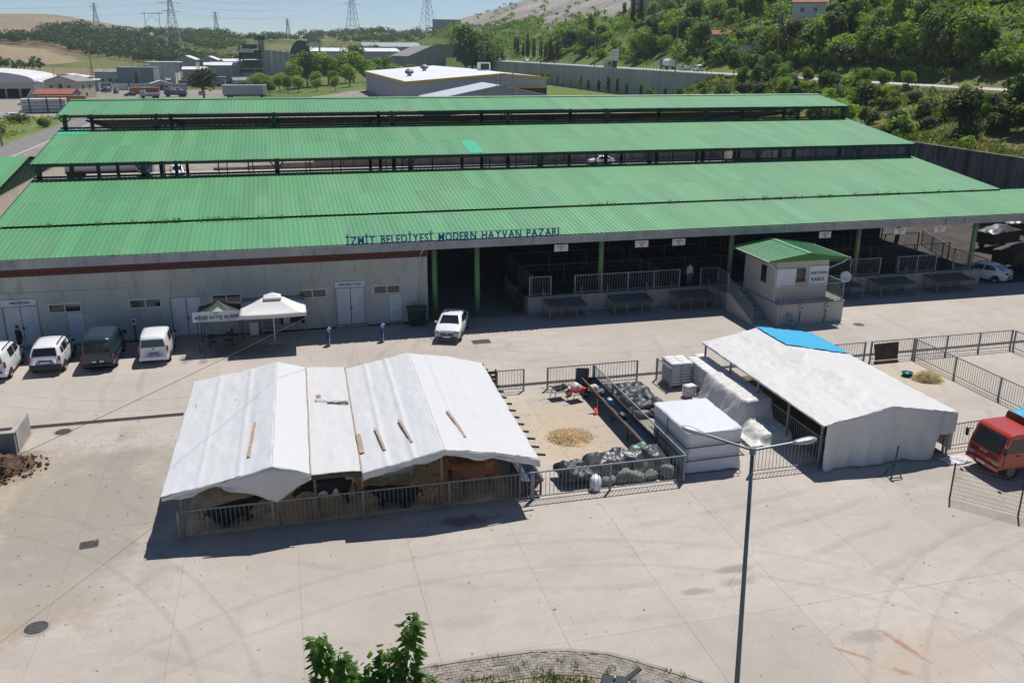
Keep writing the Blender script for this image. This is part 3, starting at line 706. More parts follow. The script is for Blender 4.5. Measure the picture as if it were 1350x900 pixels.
for a, b, s in DOORS:
    if not s: continue
    t = thing('door_sign', 'white signboard with dark lettering above the %s store doors' % ('left end' if a < 0 else 'downpipe side'), 'sign', ((a+b)/2, 59.15, 2.74))
    t['label'] = 'white YEM DEPOSU signboard above store doors' if a < 0 else 'white MALZEME ODASI signboard above store doors'
    MB().bb(-0.98, 0.98, -0.04, 0.045, 0.0, 0.40).build('board', mat('signboard', (0.62,0.67,0.74), 0.5), t)
    put_text('lettering', s, 0.2, m_navy, t, (0.02, -0.045, 0.2), 1.15 if a < 0 else 1.38, bold=0.006)
# podium and floors
MB().bb(16.32, 54.2, 58.95, 66, 0, 1.2).build('podium', m_conc, hall, world=True)
MB().bb(16.22, 54.3, 58.85, 59.3, 1.203, 1.29).build('podium_edge', mat('podium_edge', (0.42,0.40,0.36), 0.9, spots=((0.2,0.18,0.15),0.4,1.0)), hall, world=True)
MB().bb(16.32, 54.2, 66.01, 120, 0, 1.19).build('podium', m_floor_shade, hall, world=True)
MB().bb(16.33, 54.19, 59.31, 65.99, 1.201, 1.21).build('podium_floor', m_floor_shade, hall, world=True)
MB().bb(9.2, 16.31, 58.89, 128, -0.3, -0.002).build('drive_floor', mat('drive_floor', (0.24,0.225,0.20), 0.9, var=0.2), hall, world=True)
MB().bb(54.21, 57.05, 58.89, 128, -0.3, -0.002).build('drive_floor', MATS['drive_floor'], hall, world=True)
MB().bb(-18.5, 9.19, 76, 124, -0.3, -0.002).build('drive_floor', m_floor_shade, hall, world=True)
# low pen walls added to block light and keep the back of the hall dark
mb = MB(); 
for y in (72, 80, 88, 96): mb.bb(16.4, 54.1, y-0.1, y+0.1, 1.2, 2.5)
mb.bb(16.4, 16.6, 66, 118, 1.2, 2.6); mb.build('shade_pen_wall', m_floor_shade, hall, world=True)
MB().tube([(8.93, 58.5, 5.25), (8.80, 59.05, 4.9), (8.72, 59.1, 4.6), (8.72, 59.1, 0.1)], 0.055, 8).build('downpipe', m_pvc, hall, world=True)

MB().tube([(-1.55,59.17,4.5),(-1.55,59.17,2.9),(-1.5,59.17,2.45)], 0.02, 5).build('conduit', m_pvc, hall, world=True)
MB().tube([(-18.2,59.16,3.55),(-9.9,59.17,3.5),(-9.8,59.17,1.6)], 0.015, 5).build('conduit', m_pvc, hall, world=True)
# ---------------------------------------------------------------- lettering standing on the gutter
let = thing('roof_lettering', 'blue letters IZMIT BELEDIYESI MODERN HAYVAN PAZARI standing along the roof edge', 'lettering', (3.75, 58.03, 5.83))
let['label'] = 'row of blue upright letters reading İZMİT BELEDİYESİ MODERN HAYVAN PAZARI on the gutter'
txt = 'İZMİT BELEDİYESİ MODERN HAYVAN PAZARI'
ws = []; capd = text_mesh('E', 0.8, 0.03, m_navy, 0.018); ch = capd[4]-capd[3]; S = 0.56/ch
for c in txt:
    if c == ' ': ws.append(None); continue
    ws.append(text_mesh(c, 0.8, 0.03, m_navy, 0.018))
tot = sum(0.42 if q is None else (q[2]-q[1])*S+0.085 for q in ws); kx = 14.5/tot; x = 0.0
for q in ws:
    if q is None: x += 0.42*kx; continue
    wd = (q[2]-q[1])*S
    o = link('letter', q[0], let); o.scale = (S*kx, S, 1); o.rotation_euler = (PI/2, 0, 0); o.location = (x-q[1]*S*kx, 0, -0.0)
    x += (wd+0.085)*kx
MB().bb(0, 14.5, 0.03, 0.05, 0.02, 0.05).build('mounting_rail', m_navy, let); MB().bb(0, 14.5, 0.03, 0.05, 0.50, 0.53).build('mounting_rail', m_navy, let)

# ---------------------------------------------------------------- hanging bay signs
m_sign = mat('bay_sign_white', (0.70,0.70,0.70), 0.5, var=0.05)
m_red = mat('red_print', (0.45,0.03,0.03), 0.5)
near = {18.55: 'hanging white bay sign nearest the driveway entrance', 24.56: 'hanging white bay sign right of the first podium column', 27.42: 'hanging white bay sign between the podium column and the kiosk', 39.32: 'hanging white bay sign just right of the kiosk roof', 45.82: 'hanging white bay sign above the second pen right of the kiosk', 49.4: 'hanging white bay sign nearest the white car end of the hall'}
for x, lb in near.items():
    t = thing('bay_sign', lb, 'sign', (x, 58.6, 4.58), 0, 'bay signs hanging along the hall front')
    MB().bb(-0.5, 0.5, -0.015, 0.015, 0, 0.47).build('board', m_sign, t)
    for s in (-0.36, 0.36): MB().cyl((s, 0, 0.47), (s, 0, 1.13), 0.015, n=5).build('hanger', m_galv, t)
    mb = MB()
    for k, q in enumerate((0.07, 0.05, 0.08, 0.06, 0.07, 0.05, 0.08)): mb.bb(-0.28+k*0.085, -0.28+k*0.085+q, -0.02, -0.0155, 0.31, 0.37)
    mb.build('print', m_black, t)
    mb = MB(); mb.prism([(0.11*math.cos(a*PI/5), 0.11*math.sin(a*PI/5)) for a in range(10)], lambda u, v, q: (u, q, 0.15+v), -0.02, -0.0155); e = mb.build('emblem', m_red, t)
    mb = MB(); mb.prism([(0.06*math.cos(a*PI/5), 0.06*math.sin(a*PI/5)) for a in range(10)], lambda u, v, q: (u, q, 0.14+v), -0.024, -0.0205); mb.build('emblem_centre', m_sign, e)

# ================================================================ FENCES
m_fence = mat('fence_steel', (0.20,0.235,0.25), 0.5, 0.35, var=0.2, scale=3, spots=((0.22,0.15,0.10),0.25,4.0))
m_wood = mat('old_timber', (0.30,0.20,0.12), 0.85, var=0.3, scale=3, stretch=(1,1,0.3))
m_woodd = mat('dark_timber', (0.075,0.050,0.035), 0.85, var=0.3, scale=3)
m_batten = mat('pale_batten', (0.36,0.255,0.185), 0.85, var=0.25, scale=4)
BARM = {}
def bar_mesh(h0, h1, r=0.013):
    k = (round(h0, 3), round(h1, 3), r)
    if k not in BARM: BARM[k] = MB().cyl((0,0,h0), (0,0,h1), r, n=5, cap=False).mesh('bar', m_fence)
    return BARM[k]
def fence(label, pts, h=1.25, step=3.45, gap=0.175, cat='fence', group=None, single=True, z=0.0, m=None, feet=0.0, name='steel_fence', r=0.013, posts=True, tilt=0):
    m = m or m_fence; o = Vector((*pts[0], z))
    t = thing(name, label, cat, o, 0, group)
    done = set()
    for a, b in zip(pts, pts[1:]):
        a = Vector((*a, z)); b = Vector((*b, z)); L = (b-a).length; n = max(1, round(L/step)); d = (b-a)/L
        for k in range(n):
            p, q = a+d*(L*k/n)-o, a+d*(L*(k+1)/n)-o
            for e in (p, q):
                key = (round(e.x, 1), round(e.y, 1))
                if key in done or not posts: continue
                done.add(key)
                MB().box((e.x, e.y, h/2+0.015), (0.085, 0.085, h+0.03), math.atan2(d.y, d.x)).build('post', m, t)
            u = d*0.045
            MB().bar(p+u+Vector((0,0,h)), q-u+Vector((0,0,h)), 0.05, 0.05).build('top_rail', m, t)
            MB().bar(p+u+Vector((0,0,0.14)), q-u+Vector((0,0,0.14)), 0.04, 0.04).build('bottom_rail', m, t)
            nb = max(1, int((L/n-0.1)/gap)); me = bar_mesh(0.16, h-0.025, r)
            if single:
                for i in range(nb):
                    e = p+(q-p)*((i+1)/(nb+1)); link('bar', me, t, e)
            else:
                mb = MB()
                for i in range(nb):
                    e = p+(q-p)*((i+1)/(nb+1)); mb.cyl(e+Vector((0,0,0.16)), e+Vector((0,0,h-0.025)), r, n=4, cap=False)
                mb.build('bar_infill', m, t)
    return t
fence('grey steel bar fence along the open front of the cattle tent', [(-4.75,32.42),(9.2,32.42)])
fence('grey steel bar fence with black plastic heap behind it', [(9.28,32.42),(16.1,32.42)])
fence('grey steel bar fence between white wrapped block and white tent', [(19.35,32.42),(22.75,32.42)])
fence('grey steel bar fence running between blue trough and black bags', [(16.17,32.6),(16.17,44.45)], step=3.0)
fence('grey steel bar fence behind the wheelbarrows at the back of the pen', [(13.5,44.6),(16.17,44.6),(18.8,44.6)], step=2.7)
fence('short grey fence panel beside the back corner of cattle tent', [(10.65,44.75),(12.15,44.7)])
fence('short grey fence panel standing at the end of the feed sacks', [(20.05,44.7),(20.1,42.9)], step=2)
fence('grey steel bar fence under the open side of the white tent', [(22.95,32.6),(22.95,43.9)], step=2.8)
fence('grey steel bar fence behind the blue covered corner of tent', [(29.5,44.5),(33.5,44.5)], step=2)
fence('grey steel bar fence along the back of the empty pens', [(33.95,44.5),(36.95,44.5),(44.15,44.5)], step=2.5)
fence('grey steel bar fence dividing the two empty concrete pens', [(36.95,44.3),(36.95,30.5)], step=3.4)
fence('grey steel bar fence at the far end of empty pen', [(44.2,44.3),(44.2,32.0)], step=3.4)
fence('short grey fence panel between the white tent and red truck', [(29.75,32.6),(31.7,32.7)], step=2)
# hall railings on the podium edge
G = 'railings along the podium edge'
fence('short pale railing on the podium corner by the driveway', [(16.45,59.12),(18.0,59.12)], 1.40, 3, 0.2, 'railing', z=1.29, m=m_galv, name='podium_railing', r=0.018)
fence('long pale railing on the podium around the first column', [(19.8,59.12),(27.9,59.12)], 1.36, 2.0, 0.21, 'railing', z=1.29, m=m_galv, name='podium_railing', r=0.018)
fence('pale railing on podium beside the kiosk staircase', [(29.6,59.12),(31.0,59.12),(30.75,57.0)], 1.36, 2.0, 0.2, 'railing', z=1.29, m=m_galv, name='podium_railing', r=0.016)
fence('pale railing on podium just right of the kiosk', [(39.6,59.12),(44.85,59.12)], 1.36, 2.7, 0.21, 'railing', z=1.29, m=m_galv, name='podium_railing', r=0.018)
fence('pale railing on podium over the fourth loading ramp', [(46.5,59.12),(49.95,59.12)], 1.36, 1.8, 0.21, 'railing', z=1.29, m=m_galv, name='podium_railing', r=0.018)
fence('short pale railing on podium by the last column', [(51.6,59.12),(53.2,59.12)], 1.36, 1.8, 0.21, 'railing', z=1.29, m=m_galv, name='podium_railing', r=0.018)
m_shadef = mat('shaded_pen_steel', (0.12,0.13,0.135), 0.7, 0.2, var=0.3)  # darker copy of the galvanised steel, hall shade put into the colour
k = 0
for y, h in ((62.6, 1.5), (66.5, 1.6), (71.5, 1.7)):
    for x0, x1 in ((17, 26.2), (26.9, 36.0), (38, 46.5), (47.2, 54.0)):
        fence('dim steel pen fence inside the market hall', [(x0,y),(x1,y)], h, 3.1, 0.22, 'fence', 'pen fences inside the hall', False, z=1.205, m=m_shadef, name='pen_fence', r=0.014); k += 1
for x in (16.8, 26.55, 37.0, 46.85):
    fence('dim steel pen divider fence inside the market hall', [(x,59.8),(x,70.5)], 1.45, 3.6, 0.24, 'fence', 'pen dividers inside the hall', False, z=1.205, m=m_shadef, name='pen_fence', r=0.014)

# ================================================================ CATTLE TENT
m_tarp = M_cloth('white_tarp', (0.71,0.725,0.735), damt=0.45, dirt=(0.47,0.44,0.39), trans=0.22)
m_tarp2 = M_cloth('grey_white_tarp', (0.68,0.68,0.66), damt=0.35)
m_tarpd = M_cloth('dirty_tarp', (0.69,0.695,0.69), damt=0.55, dirt=(0.42,0.37,0.31), trans=0.2)
m_blue = M_cloth('blue_tarp', (0.02,0.40,0.68), damt=0.1, dirt=(0.1,0.4,0.6))
def interp(K, x):
    if x <= K[0][0]: return K[0][1]
    for (a, za), (b, zb) in zip(K, K[1:]):
        if x <= b: return za+(zb-za)*(x-a)/(b-a)
    return K[-1][1]
PF = [(-5.28,2.02),(-2.95,2.46),(-1.15,2.95),(0.25,2.42),(2.2,2.36),(3.3,2.58),(5.45,3.0),(7.2,2.70),(9.35,2.15)]
def t1(x, y):
    z = interp(PF, x); s = (y-32)/12.3
    z += 0.035*fbm(x*0.9, y*0.5, 2.0) + 0.012*fbm(x*3, y*1.2, 5.0)
    rib = abs(((y-32.2) % 2.05)/2.05-0.5)*2
    z -= 0.035*(1-rib**2)*(0.6+0.4*math.sin(x*2.2))
    for xr, hr in ((-3.9,0.03),(-2.4,0.035),(3.2,0.05),(4.25,0.055),(6.4,0.05),(7.45,0.045),(8.45,0.035)):
        z += hr*math.exp(-((x-xr)/0.10)**2) - 0.4*hr*math.exp(-((x-xr)/0.35)**2)
    z += 0.022*abs(N3(x*2.2+0.7*N3(y, x), y*0.9, 4.4))+0.005*N3(x*6.0, y*2.5, 1.7)
    return z
tent = thing('cattle_tent', 'large white tarpaulin cattle tent with two ridges and wooden battens', 'tent', (2.0, 38, 0))
def t1sheet(x0, x1, nu, name, m, yf0, yf1, yb0, yb1, dz=0.0):
    mb = MB()
    def fn(u, v):
        x = x0+(x1-x0)*u; yf = yf0+(yf1-yf0)*u; yb = yb0+(yb1-yb0)*u; y = yf+(yb-yf)*v
        e = 0.05*fbm(x*1.5, v*3, 7.0)*(1 if v in (0, 1) else 0)
        return (x+ (0.05*fbm(y*0.8, 1, 3) if u in (0, 1) else 0)+0.25*(v if x0 < 0 else v)*1.0, y+e, t1(x, y)+dz)
    mb.sheet(fn, nu, 90, 0.008); return mb.build(name, m, tent, True, world=True)
t1sheet(-5.28, -1.15, 60, 'tarp_panel', m_tarp, 32.3, 31.95, 44.75, 44.2)
t1sheet(-1.15, 0.27, 22, 'tarp_panel', m_tarp, 31.95, 32.1, 44.2, 44.5)
t1sheet(0.25, 2.22, 26, 'tarp_panel', m_tarpd, 32.05, 32.0, 44.45, 44.2, 0.012)
t1sheet(2.2, 5.45, 48, 'tarp_panel', m_tarp, 31.75, 31.8, 44.0, 43.9)
t1sheet(5.45, 9.35, 56, 'tarp_panel', m_tarp, 31.8, 31.85, 43.9, 43.9)
for x in (0.27, 2.2):
    mb = MB(); pts = [(x+0.25*(j/12)+0.03*N3(j, x), 32.1+j*1.0, t1(x, 32.1+j*1.0)+0.035) for j in range(13)]
    for a, b in zip(pts, pts[1:]): mb.bar(a, b, 0.045, 0.025)
    mb.build('batten', m_batten, tent, world=True)
for x, ya, yb, wd, dx in ((-2.05, 33.6, 36.9, 0.11, 0.2), (2.36, 33.5, 35.4, 0.20, 0.0), (3.25, 33.2, 35.5, 0.10, -0.15), (4.35, 33.2, 35.7, 0.10, -0.2), (6.55, 33.2, 35.9, 0.11, -0.25), (0.95, 40.1, 40.4, 0.2, 0)):
    mb = MB(); n = 4; pts = [(x+dx*(j/n), ya+(yb-ya)*j/n, t1(x+dx*j/n, ya+(yb-ya)*j/n)+0.045) for j in range(n+1)]
    for a, b in zip(pts, pts[1:]): mb.bar(a, b, wd, 0.035)
    mb.build('plank', m_batten, tent, world=True)
# torn slit in the middle panel
mb = MB(); mb.sheet(lambda u, v: (0.75+1.5*u, 39.6+0.12*v-0.35*u+0.1*math.sin(u*9), 2.44+0.05*v+0.03*math.sin(u*12)), 14, 2, 0.01); mb.build('torn_flap', m_tarpd, tent, True, world=True)
MB().bar((1.3, 39.30, 2.42), (2.25, 39.05, 2.43), 0.10, 0.03).build('plank', m_woodd, tent, world=True)
# hanging cloth along the front edge
def val(x0, x1, low, nu, name, y):
    mb = MB()
    def fn(u, v):
        x = x0+(x1-x0)*u; zt = t1(x, y+0.1)+0.0; zb = low(x); 
        return (x, y-0.02-0.07*v*math.sin(x*4.1)+0.10*v*fbm(x*1.3, v*2, 4), zt+(zb-zt)*v)
    mb.sheet(fn, nu, 6, 0.012, (0,1,0)); mb.build(name, m_tarp2, tent, True, world=True)
val(2.2, 9.35, lambda x: t1(x, 31.9)-0.27-0.05*math.sin(x*3), 60, 'front_valance', 31.76)
val(-5.2, -3.0, lambda x: t1(x, 32.1)-0.16-0.09*(0.5+0.5*math.sin(x*4)), 24, 'front_valance', 32.16)
LOW = [(-3.0,2.26),(-2.2,1.95),(-1.05,1.46),(-0.4,1.85),(0.27,2.30)]
val(-3.0, 0.27, lambda x: interp(LOW, x), 34, 'front_drape', 31.98)
MB().bar((0.3, 32.05, 2.27), (2.25, 32.05, 2.23), 0.06, 0.16).build('front_beam', m_woodd, tent, world=True)
# frame
for x in (-4.6, -1.0, 0.4, 2.25, 5.45, 8.75):
    for y in (32.62, 36.5, 40.4, 44.1):
        MB().cyl((x, y, 0), (x, y, interp(PF, x)-0.10), 0.05, n=6).build('post', m_wood, tent, world=True)
    MB().bar((x, 32.4, interp(PF, x)-0.13), (x, 44.2, interp(PF, x)-0.13), 0.09, 0.10).build('beam', m_wood, tent, world=True)
for k in range(15):
    y = 32.4+k*0.82
    MB().bar((5.45, y, 2.83), (9.72+0.1*rnd.random(), y, 2.0+0.02*rnd.random()), 0.07, 0.08).build('purlin', m_woodd, tent, world=True)
for k in range(6):
    y = 32.5+k*2.05
    MB().bar((-4.9, y, 1.95), (-1.1, y, 2.78), 0.05, 0.05).build('purlin', m_wood, tent, world=True); MB().bar((-1.1, y, 2.78), (0.4, y, 2.25), 0.05, 0.05).build('purlin', m_wood, tent, world=True); MB().bar((2.2, y, 2.22), (5.4, y, 2.83), 0.05, 0.05).build('purlin', m_wood, tent, world=True)
# bedding
def mound(mb, cx, cy, rx, ry, h, n=26, z0=0.0, sd=0.0, rag=0.25):
    P = [(cx, cy, z0+h*(0.9+0.2*fbm(cx, cy, sd)))]; rings = 9
    for i in range(1, rings+1):
        for k in range(n):
            a = 2*PI*k/n; r = i/rings; e = 1+rag*fbm(math.cos(a)*1.6+sd, math.sin(a)*1.6, 3.3+sd)
            x = cx+rx*r*e*math.cos(a); y = cy+ry*r*e*math.sin(a); hh = h*max(0, (1-r*r))*(0.8+0.55*fbm(x*1.6, y*1.6, sd+1))
            P.append((x, y, z0+(max(0.004, hh) if i < rings else -0.01)))
    F = [(0, 1+k, 1+(k+1)%n) for k in range(n)]
    for i in range(rings-1):
        for k in range(n): F.append((1+i*n+k, 1+(i+1)*n+k, 1+(i+1)*n+(k+1)%n, 1+i*n+(k+1)%n))
    mb.add(P, F)
m_bed = mat('sawdust_bedding', (0.48,0.34,0.19), 0.95, var=0.3, scale=1.2, col2=(0.55,0.41,0.25), spots=((0.20,0.13,0.08),0.36,0.8), bmp=0.4)
mb = MB()
mb.sheet(lambda u, v: (-4.6+13.2*u, 32.62+11.6*v, 0.03+0.05*max(0, fbm(u*9, v*9, 6))), 40, 30, 0.04); o = stuff(mb.build('bedding', m_bed, None, True)); o['label'] = 'trampled sawdust and straw bedding under the cattle tent'; o['category'] = 'bedding'

# troughs
def trough(label, x0, x1, y0, y1, zt):
    t = thing('feed_trough', label, 'trough', ((x0+x1)/2, (y0+y1)/2, 0))
    m_bl = mat('blue_trough', (0.020,0.042,0.075), 0.5, 0.2, var=0.3, scale=1.5, spots=((0.12,0.16,0.2),0.35,2)); m_ru = mat('rust_brown', (0.11,0.055,0.040), 0.8, var=0.35, scale=3)
    mb = MB(); xm = (x0+x1)/2
    mb.prism([(x0,zt),(xm-0.12,zt-0.42),(xm+0.12,zt-0.42),(x1,zt),(x1-0.03,zt),(xm+0.10,zt-0.39),(xm-0.10,zt-0.39),(x0+0.03,zt)], lambda u, v, q: (u, q, v), y0, y1); mb.build('basin', m_bl, t, world=True)
    for y in (y0, y1-0.03): mb = MB(); mb.prism([(x0+.04,zt-.01),(xm-0.08,zt-0.385),(xm+0.08,zt-0.385),(x1-.04,zt-.01)], lambda u, v, q: (u, q, v), y+.001, y+0.029); mb.build('end_plate', m_ru, t, world=True)
    for x in (x0-0.035, x1+0.035): MB().bb(x-0.033, x+0.033, y0, y1, zt-0.10, zt+0.02).build('rim', m_ru, t, world=True)
    n = max(2, round((y1-y0)/2.4))
    for k in range(n+1):
        y = y0+0.1+(y1-y0-0.2)*k/n
        for x in (x0+0.03, x1-0.03): MB().bb(x-0.035, x+0.035, y-0.035, y+0.035, 0, zt-0.10).build('leg', m_ru, t, world=True)
        MB().bb(x0+0.07, x1-0.07, y-0.02, y+0.02, 0.12, 0.16).build('cross_bar', m_ru, t, world=True)
trough('long blue trough with rusty rim along the pen fence', 15.33, 16.02, 34.9, 44.0, 0.75)
trough('long blue trough with rusty rim under the tent edge', 8.95, 9.75, 32.75, 43.6, 0.72)

# sawdust and straw piles
m_saw = mat('wood_shavings', (0.40,0.27,0.14), 0.95, var=0.35, scale=7, col2=(0.55,0.40,0.22), spots=((0.26,0.15,0.07),0.4,9), bmp=0.6)
def chips(mb, cx, cy, rx, ry, n, s, zf):
    for _ in range(n):
        a = rnd.random()*2*PI; r = math.sqrt(rnd.random())*(1.15 if rnd.random() < 0.15 else 1.0); x = cx+rx*r*math.cos(a); y = cy+ry*r*math.sin(a); z = zf(min(1, r))+0.01*rnd.random()
        b = rnd.random()*PI; dx, dy = math.cos(b)*s, math.sin(b)*s*1; ln = 0.5+rnd.random()
        mb.add([(x-dx*ln,y-dy*ln,z), (x+dy*0.25,y-dx*0.25,z+0.01), (x+dx*ln,y+dy*ln,z+s*rnd.random()), (x-dy*0.25,y+dx*0.25,z+0.015)], [(0,1,2,3)])
t = thing('sawdust_pile', 'flat heap of tan wood shavings on the pen concrete', 'pile', (12.75, 38.1, 0))
mb = MB(); mound(mb, 12.75, 38.1, 1.0, 0.95, 0.24, 40, 0, 2.0, 0.75); mb.build('heap', m_saw, t, True, world=True)
mb = MB(); chips(mb, 12.75, 38.1, 1.12, 1.05, 2000, 0.05, lambda r: 0.22*(1-r*r)+0.01); chips(mb, 12.6, 38.4, 2.3, 2.6, 700, 0.035, lambda r: 0.006); stuff(mb.build('shavings', m_saw, t, world=True))
t = thing('straw_pile', 'loose golden straw heap beside teal basin in empty pen', 'pile', (35.25, 40.95, 0))
m_straw = mat('straw', (0.50,0.38,0.17), 0.9, var=0.35, scale=6, col2=(0.60,0.48,0.26))
mb = MB(); mound(mb, 35.25, 40.95, 0.72, 0.6, 0.42, 26, 0, 5.0, 0.3); mb.build('heap', m_straw, t, True, world=True)
mb = MB(); chips(mb, 35.25, 40.95, 0.85, 0.72, 1600, 0.11, lambda r: 0.44*(1-r*r)+0.01); stuff(mb.build('straw_stalks', m_straw, t, world=True))
t = thing('basin', 'teal plastic basin beside the straw heap', 'basin', (34.5, 41.75, 0))
MB().lathe([(0.24,0.0),(0.31,0.2),(0.33,0.21),(0.33,0.23),(0.30,0.22),(0.23,0.03),(0.001,0.03)], n=20).build('bowl', mat('teal_plastic', (0.0,0.16,0.17), 0.4), t, True)
MB().lathe([(0.285,0.13),(0.284,0.135),(0.001,0.135)], n=20).build('water', mat('basin_water', (0.02,0.06,0.06), 0.05), t)

# ---------------------------------------------------------------- bags, heaps, plastic
m_bag = mat('black_plastic', (0.030,0.033,0.036), 0.50, var=0.3, scale=4, spec=0.6, bmp=0.6, coord='obj')
m_bagg = mat('grey_plastic', (0.075,0.08,0.085), 0.52, var=0.3, scale=4, spec=0.6, bmp=0.6, coord='obj')
def blob_mesh(name, m, rx, ry, rz, seed, tie=True, sub=3, amp=0.16):
    bm = bmesh.new(); bmesh.ops.create_icosphere(bm, subdivisions=sub, radius=1)
    for v in bm.verts:
        p = v.co.copy(); n = fbm(p.x*1.4+seed, p.y*1.4, p.z*1.4+seed*3); c = abs(N3(p.x*3.5+seed, p.y*3.5, p.z*3.5))
        s = 1+amp*n-0.10*c
        if tie and p.x > 0.75: s *= 1+0.35*smooth(0.75, 1, p.x)
        q = p*s; 
        if q.z < -0.55: q.z = -0.55-(q.z+0.55)*0.05
        v.co = Vector((q.x*rx, q.y*ry, (q.z+0.55)*rz))
    me = bpy.data.meshes.new(name); bm.to_mesh(me); bm.free(); me.materials.append(m); me.polygons.foreach_set('use_smooth', [True]*len(me.polygons)); return me
BAGS = [blob_mesh('bag', [m_bag, m_bagg][k % 2], 0.42+0.05*(k % 3), 0.30, 0.26, 3.1*k+1) for k in range(6)]
cnt = 0
for (x, y, z) in [(16.75+0.52*i+0.12*(j % 2)+rnd.gauss(0, .05), 39.7+0.48*j+rnd.gauss(0, .05), 0.0) for j in range(9) for i in range(4) if not (j < 3 and i > 2)] + [(17.0+0.55*i+rnd.gauss(0, .08), 40.0+0.55*j+rnd.gauss(0, .08), 0.30) for j in range(6) for i in range(3)]:
    o = link('garbage_bag', BAGS[cnt % 6], None, (x, y, z), rnd.random()*6.28); cnt += 1
    tag(o, 'crumpled black plastic bag in the heap behind the trough fence', 'bag', 'black bags heaped behind the trough fence')
# black sheet over sacks at the front fence
def crumple(label, x0, x1, y0, y1, hf, m, seed, name='plastic_sheet', nx=60, ny=26, cat='tarpaulin'):
    def fn(u, v):
        x = x0+(x1-x0)*u; y = y0+(y1-y0)*v; e = min(1, 5*min(u, 1-u), 4*min(v, 1-v)); e = math.sqrt(max(0, e))
        z = hf(u, v)*(0.45+0.55*e)+0.20*e*fbm(x*1.7, y*1.7, seed)+0.07*e*abs(N3(x*5, y*5, seed+3))+0.03*e*N3(x*11, y*11, seed)
        return (x+0.10*fbm(y*2, z, seed), y+0.10*fbm(x*2, z, seed+5), max(0.02, z))
    mb = MB(); mb.sheet(fn, nx, ny, 0.012); return tag(mb.build(name, m, None, True), label, cat)
m_bsheet = mat('black_sheet', (0.055,0.060,0.063), 0.42, var=0.45, scale=2.5, spec=0.6, bmp=0.4)
crumple('crumpled black plastic sheet covering sacks against the front fence', 12.15, 16.0, 33.0, 34.75, lambda u, v: 0.62+0.36*smooth(0.0, 0.4, v), m_bsheet, 1.0)
crumple('bulky black plastic bundle at the left end of sheeted sacks', 10.75, 12.35, 32.95, 34.3, lambda u, v: 0.85-0.15*u, m_bag, 7.0, 'plastic_bundle', 34, 28, 'bundle')
m_gsack = mat('pale_green_sack', (0.19,0.21,0.175), 0.8, var=0.15, scale=3)
for k, x in enumerate((12.8, 13.5, 14.15, 14.85, 15.5)):
    tag(link('sack', blob_mesh('sack', m_gsack, 0.40+0.06*(k%2), 0.27, 0.27+0.05*((k*2)%3), 40+k, False, 3, 0.35), None, (x+0.1*math.sin(k*2), 33.02+0.08*(k%2), 0), 0.7*math.sin(k*3)), 'pale grey sack under the edge of the black sheet', 'sack', 'pale sacks under the black sheet')
tag(link('shopping_bag', blob_mesh('shopping_bag', mat('white_blue_bag', (0.72,0.72,0.76), 0.4, var=0.05, scale=1.6, col2=(0.70,0.72,0.78), spots=((0.1,0.35,0.62),0.38,1.6)), 0.38, 0.28, 0.42, 5.5, True, 3, 0.2), None, (12.15, 32.75, 0.0), 1.2), 'white and blue plastic bag slumped by the front fence', 'bag')
crumple('green crumpled tarp scrap on top of the black sheet', 14.3, 15.3, 34.15, 34.8, lambda u, v: 0.95, mat('green_scrap', (0.16,0.27,0.22), 0.4, bmp=0.4), 3.3, 'tarp_scrap', 20, 14)

# ---------------------------------------------------------------- white wrapped block
def cloth_box(label, name, x0, x1, y0, y1, z1, m, seed, cat, amp=0.05, n=22, z0=0.06):
    t = thing(name, label, cat, ((x0+x1)/2, (y0+y1)/2, 0))
    bm = bmesh.new(); bmesh.ops.create_cube(bm, size=1); bmesh.ops.subdivide_edges(bm, edges=bm.edges[:], cuts=n, use_grid_fill=True)
    for v in bm.verts:
        p = v.co; x = x0+(x1-x0)*(p.x+0.5); y = y0+(y1-y0)*(p.y+0.5); q = p.z+0.5; z = z0+(z1-z0)*q
        side = max(abs(p.x), abs(p.y)) > 0.499
        fold = amp*fbm(x*1.6, y*1.6+z*0.7, seed)+0.5*amp*N3(x*5+z*0.6, y*5+z*0.6, seed)
        nx = (1 if p.x > 0.499 else -1 if p.x < -0.499 else 0); nyy = (1 if p.y > 0.499 else -1 if p.y < -0.499 else 0)
        pull = -0.10*math.sin(q*PI)*0.6
        x += nx*(fold+pull); y += nyy*(fold+pull)
        if not side and q > 0.99: z += 0.06*fbm(x*0.8, y*0.8, seed+2)-0.03*math.sin(4*x)*0
        if q < 0.01: z += 0.10*max(0, fbm(x*1.2, y*1.2, seed+9))
        corner = abs(p.x) > 0.47 and abs(p.y) > 0.47
        if corner: x -= nx*0.05; y -= nyy*0.05
        if q > 0.99 and side: z -= 0.05; x -= nx*0.04; y -= nyy*0.04
        v.co = Vector((x-(x0+x1)/2, y-(y0+y1)/2, z))
    me = bpy.data.meshes.new('wrap'); bm.to_mesh(me); bm.free(); me.materials.append(m); me.polygons.foreach_set('use_smooth', [True]*len(me.polygons)); link('wrap', me, t); return t
m_wrap = M_cloth('white_wrap', (0.68,0.70,0.74), damt=0.30, dirt=(0.50,0.46,0.42))
wb = cloth_box('big white tarpaulin wrapped block tied with two dark straps', 'wrapped_stack', 16.45, 19.2, 33.0, 36.85, 2.02, m_wrap, 2.2, 'wrapped stack')
m_strap = mat('strap', (0.10,0.09,0.08), 0.7)
for z in (0.68, 1.32):
    mb = MB()
    for a, b in (((16.40,32.93),(19.25,32.93)), ((16.38,32.95),(16.38,36.9)), ((19.27,32.95),(19.27,36.9))): mb.bar((*a, z), (*b, z+0.05), 0.03, 0.05)
    mb.build('strap', m_strap, wb, world=True)
MB().bb(16.6, 19.05, 33.15, 36.7, 0, 0.07).build('pallet', m_wood, wb, world=True)
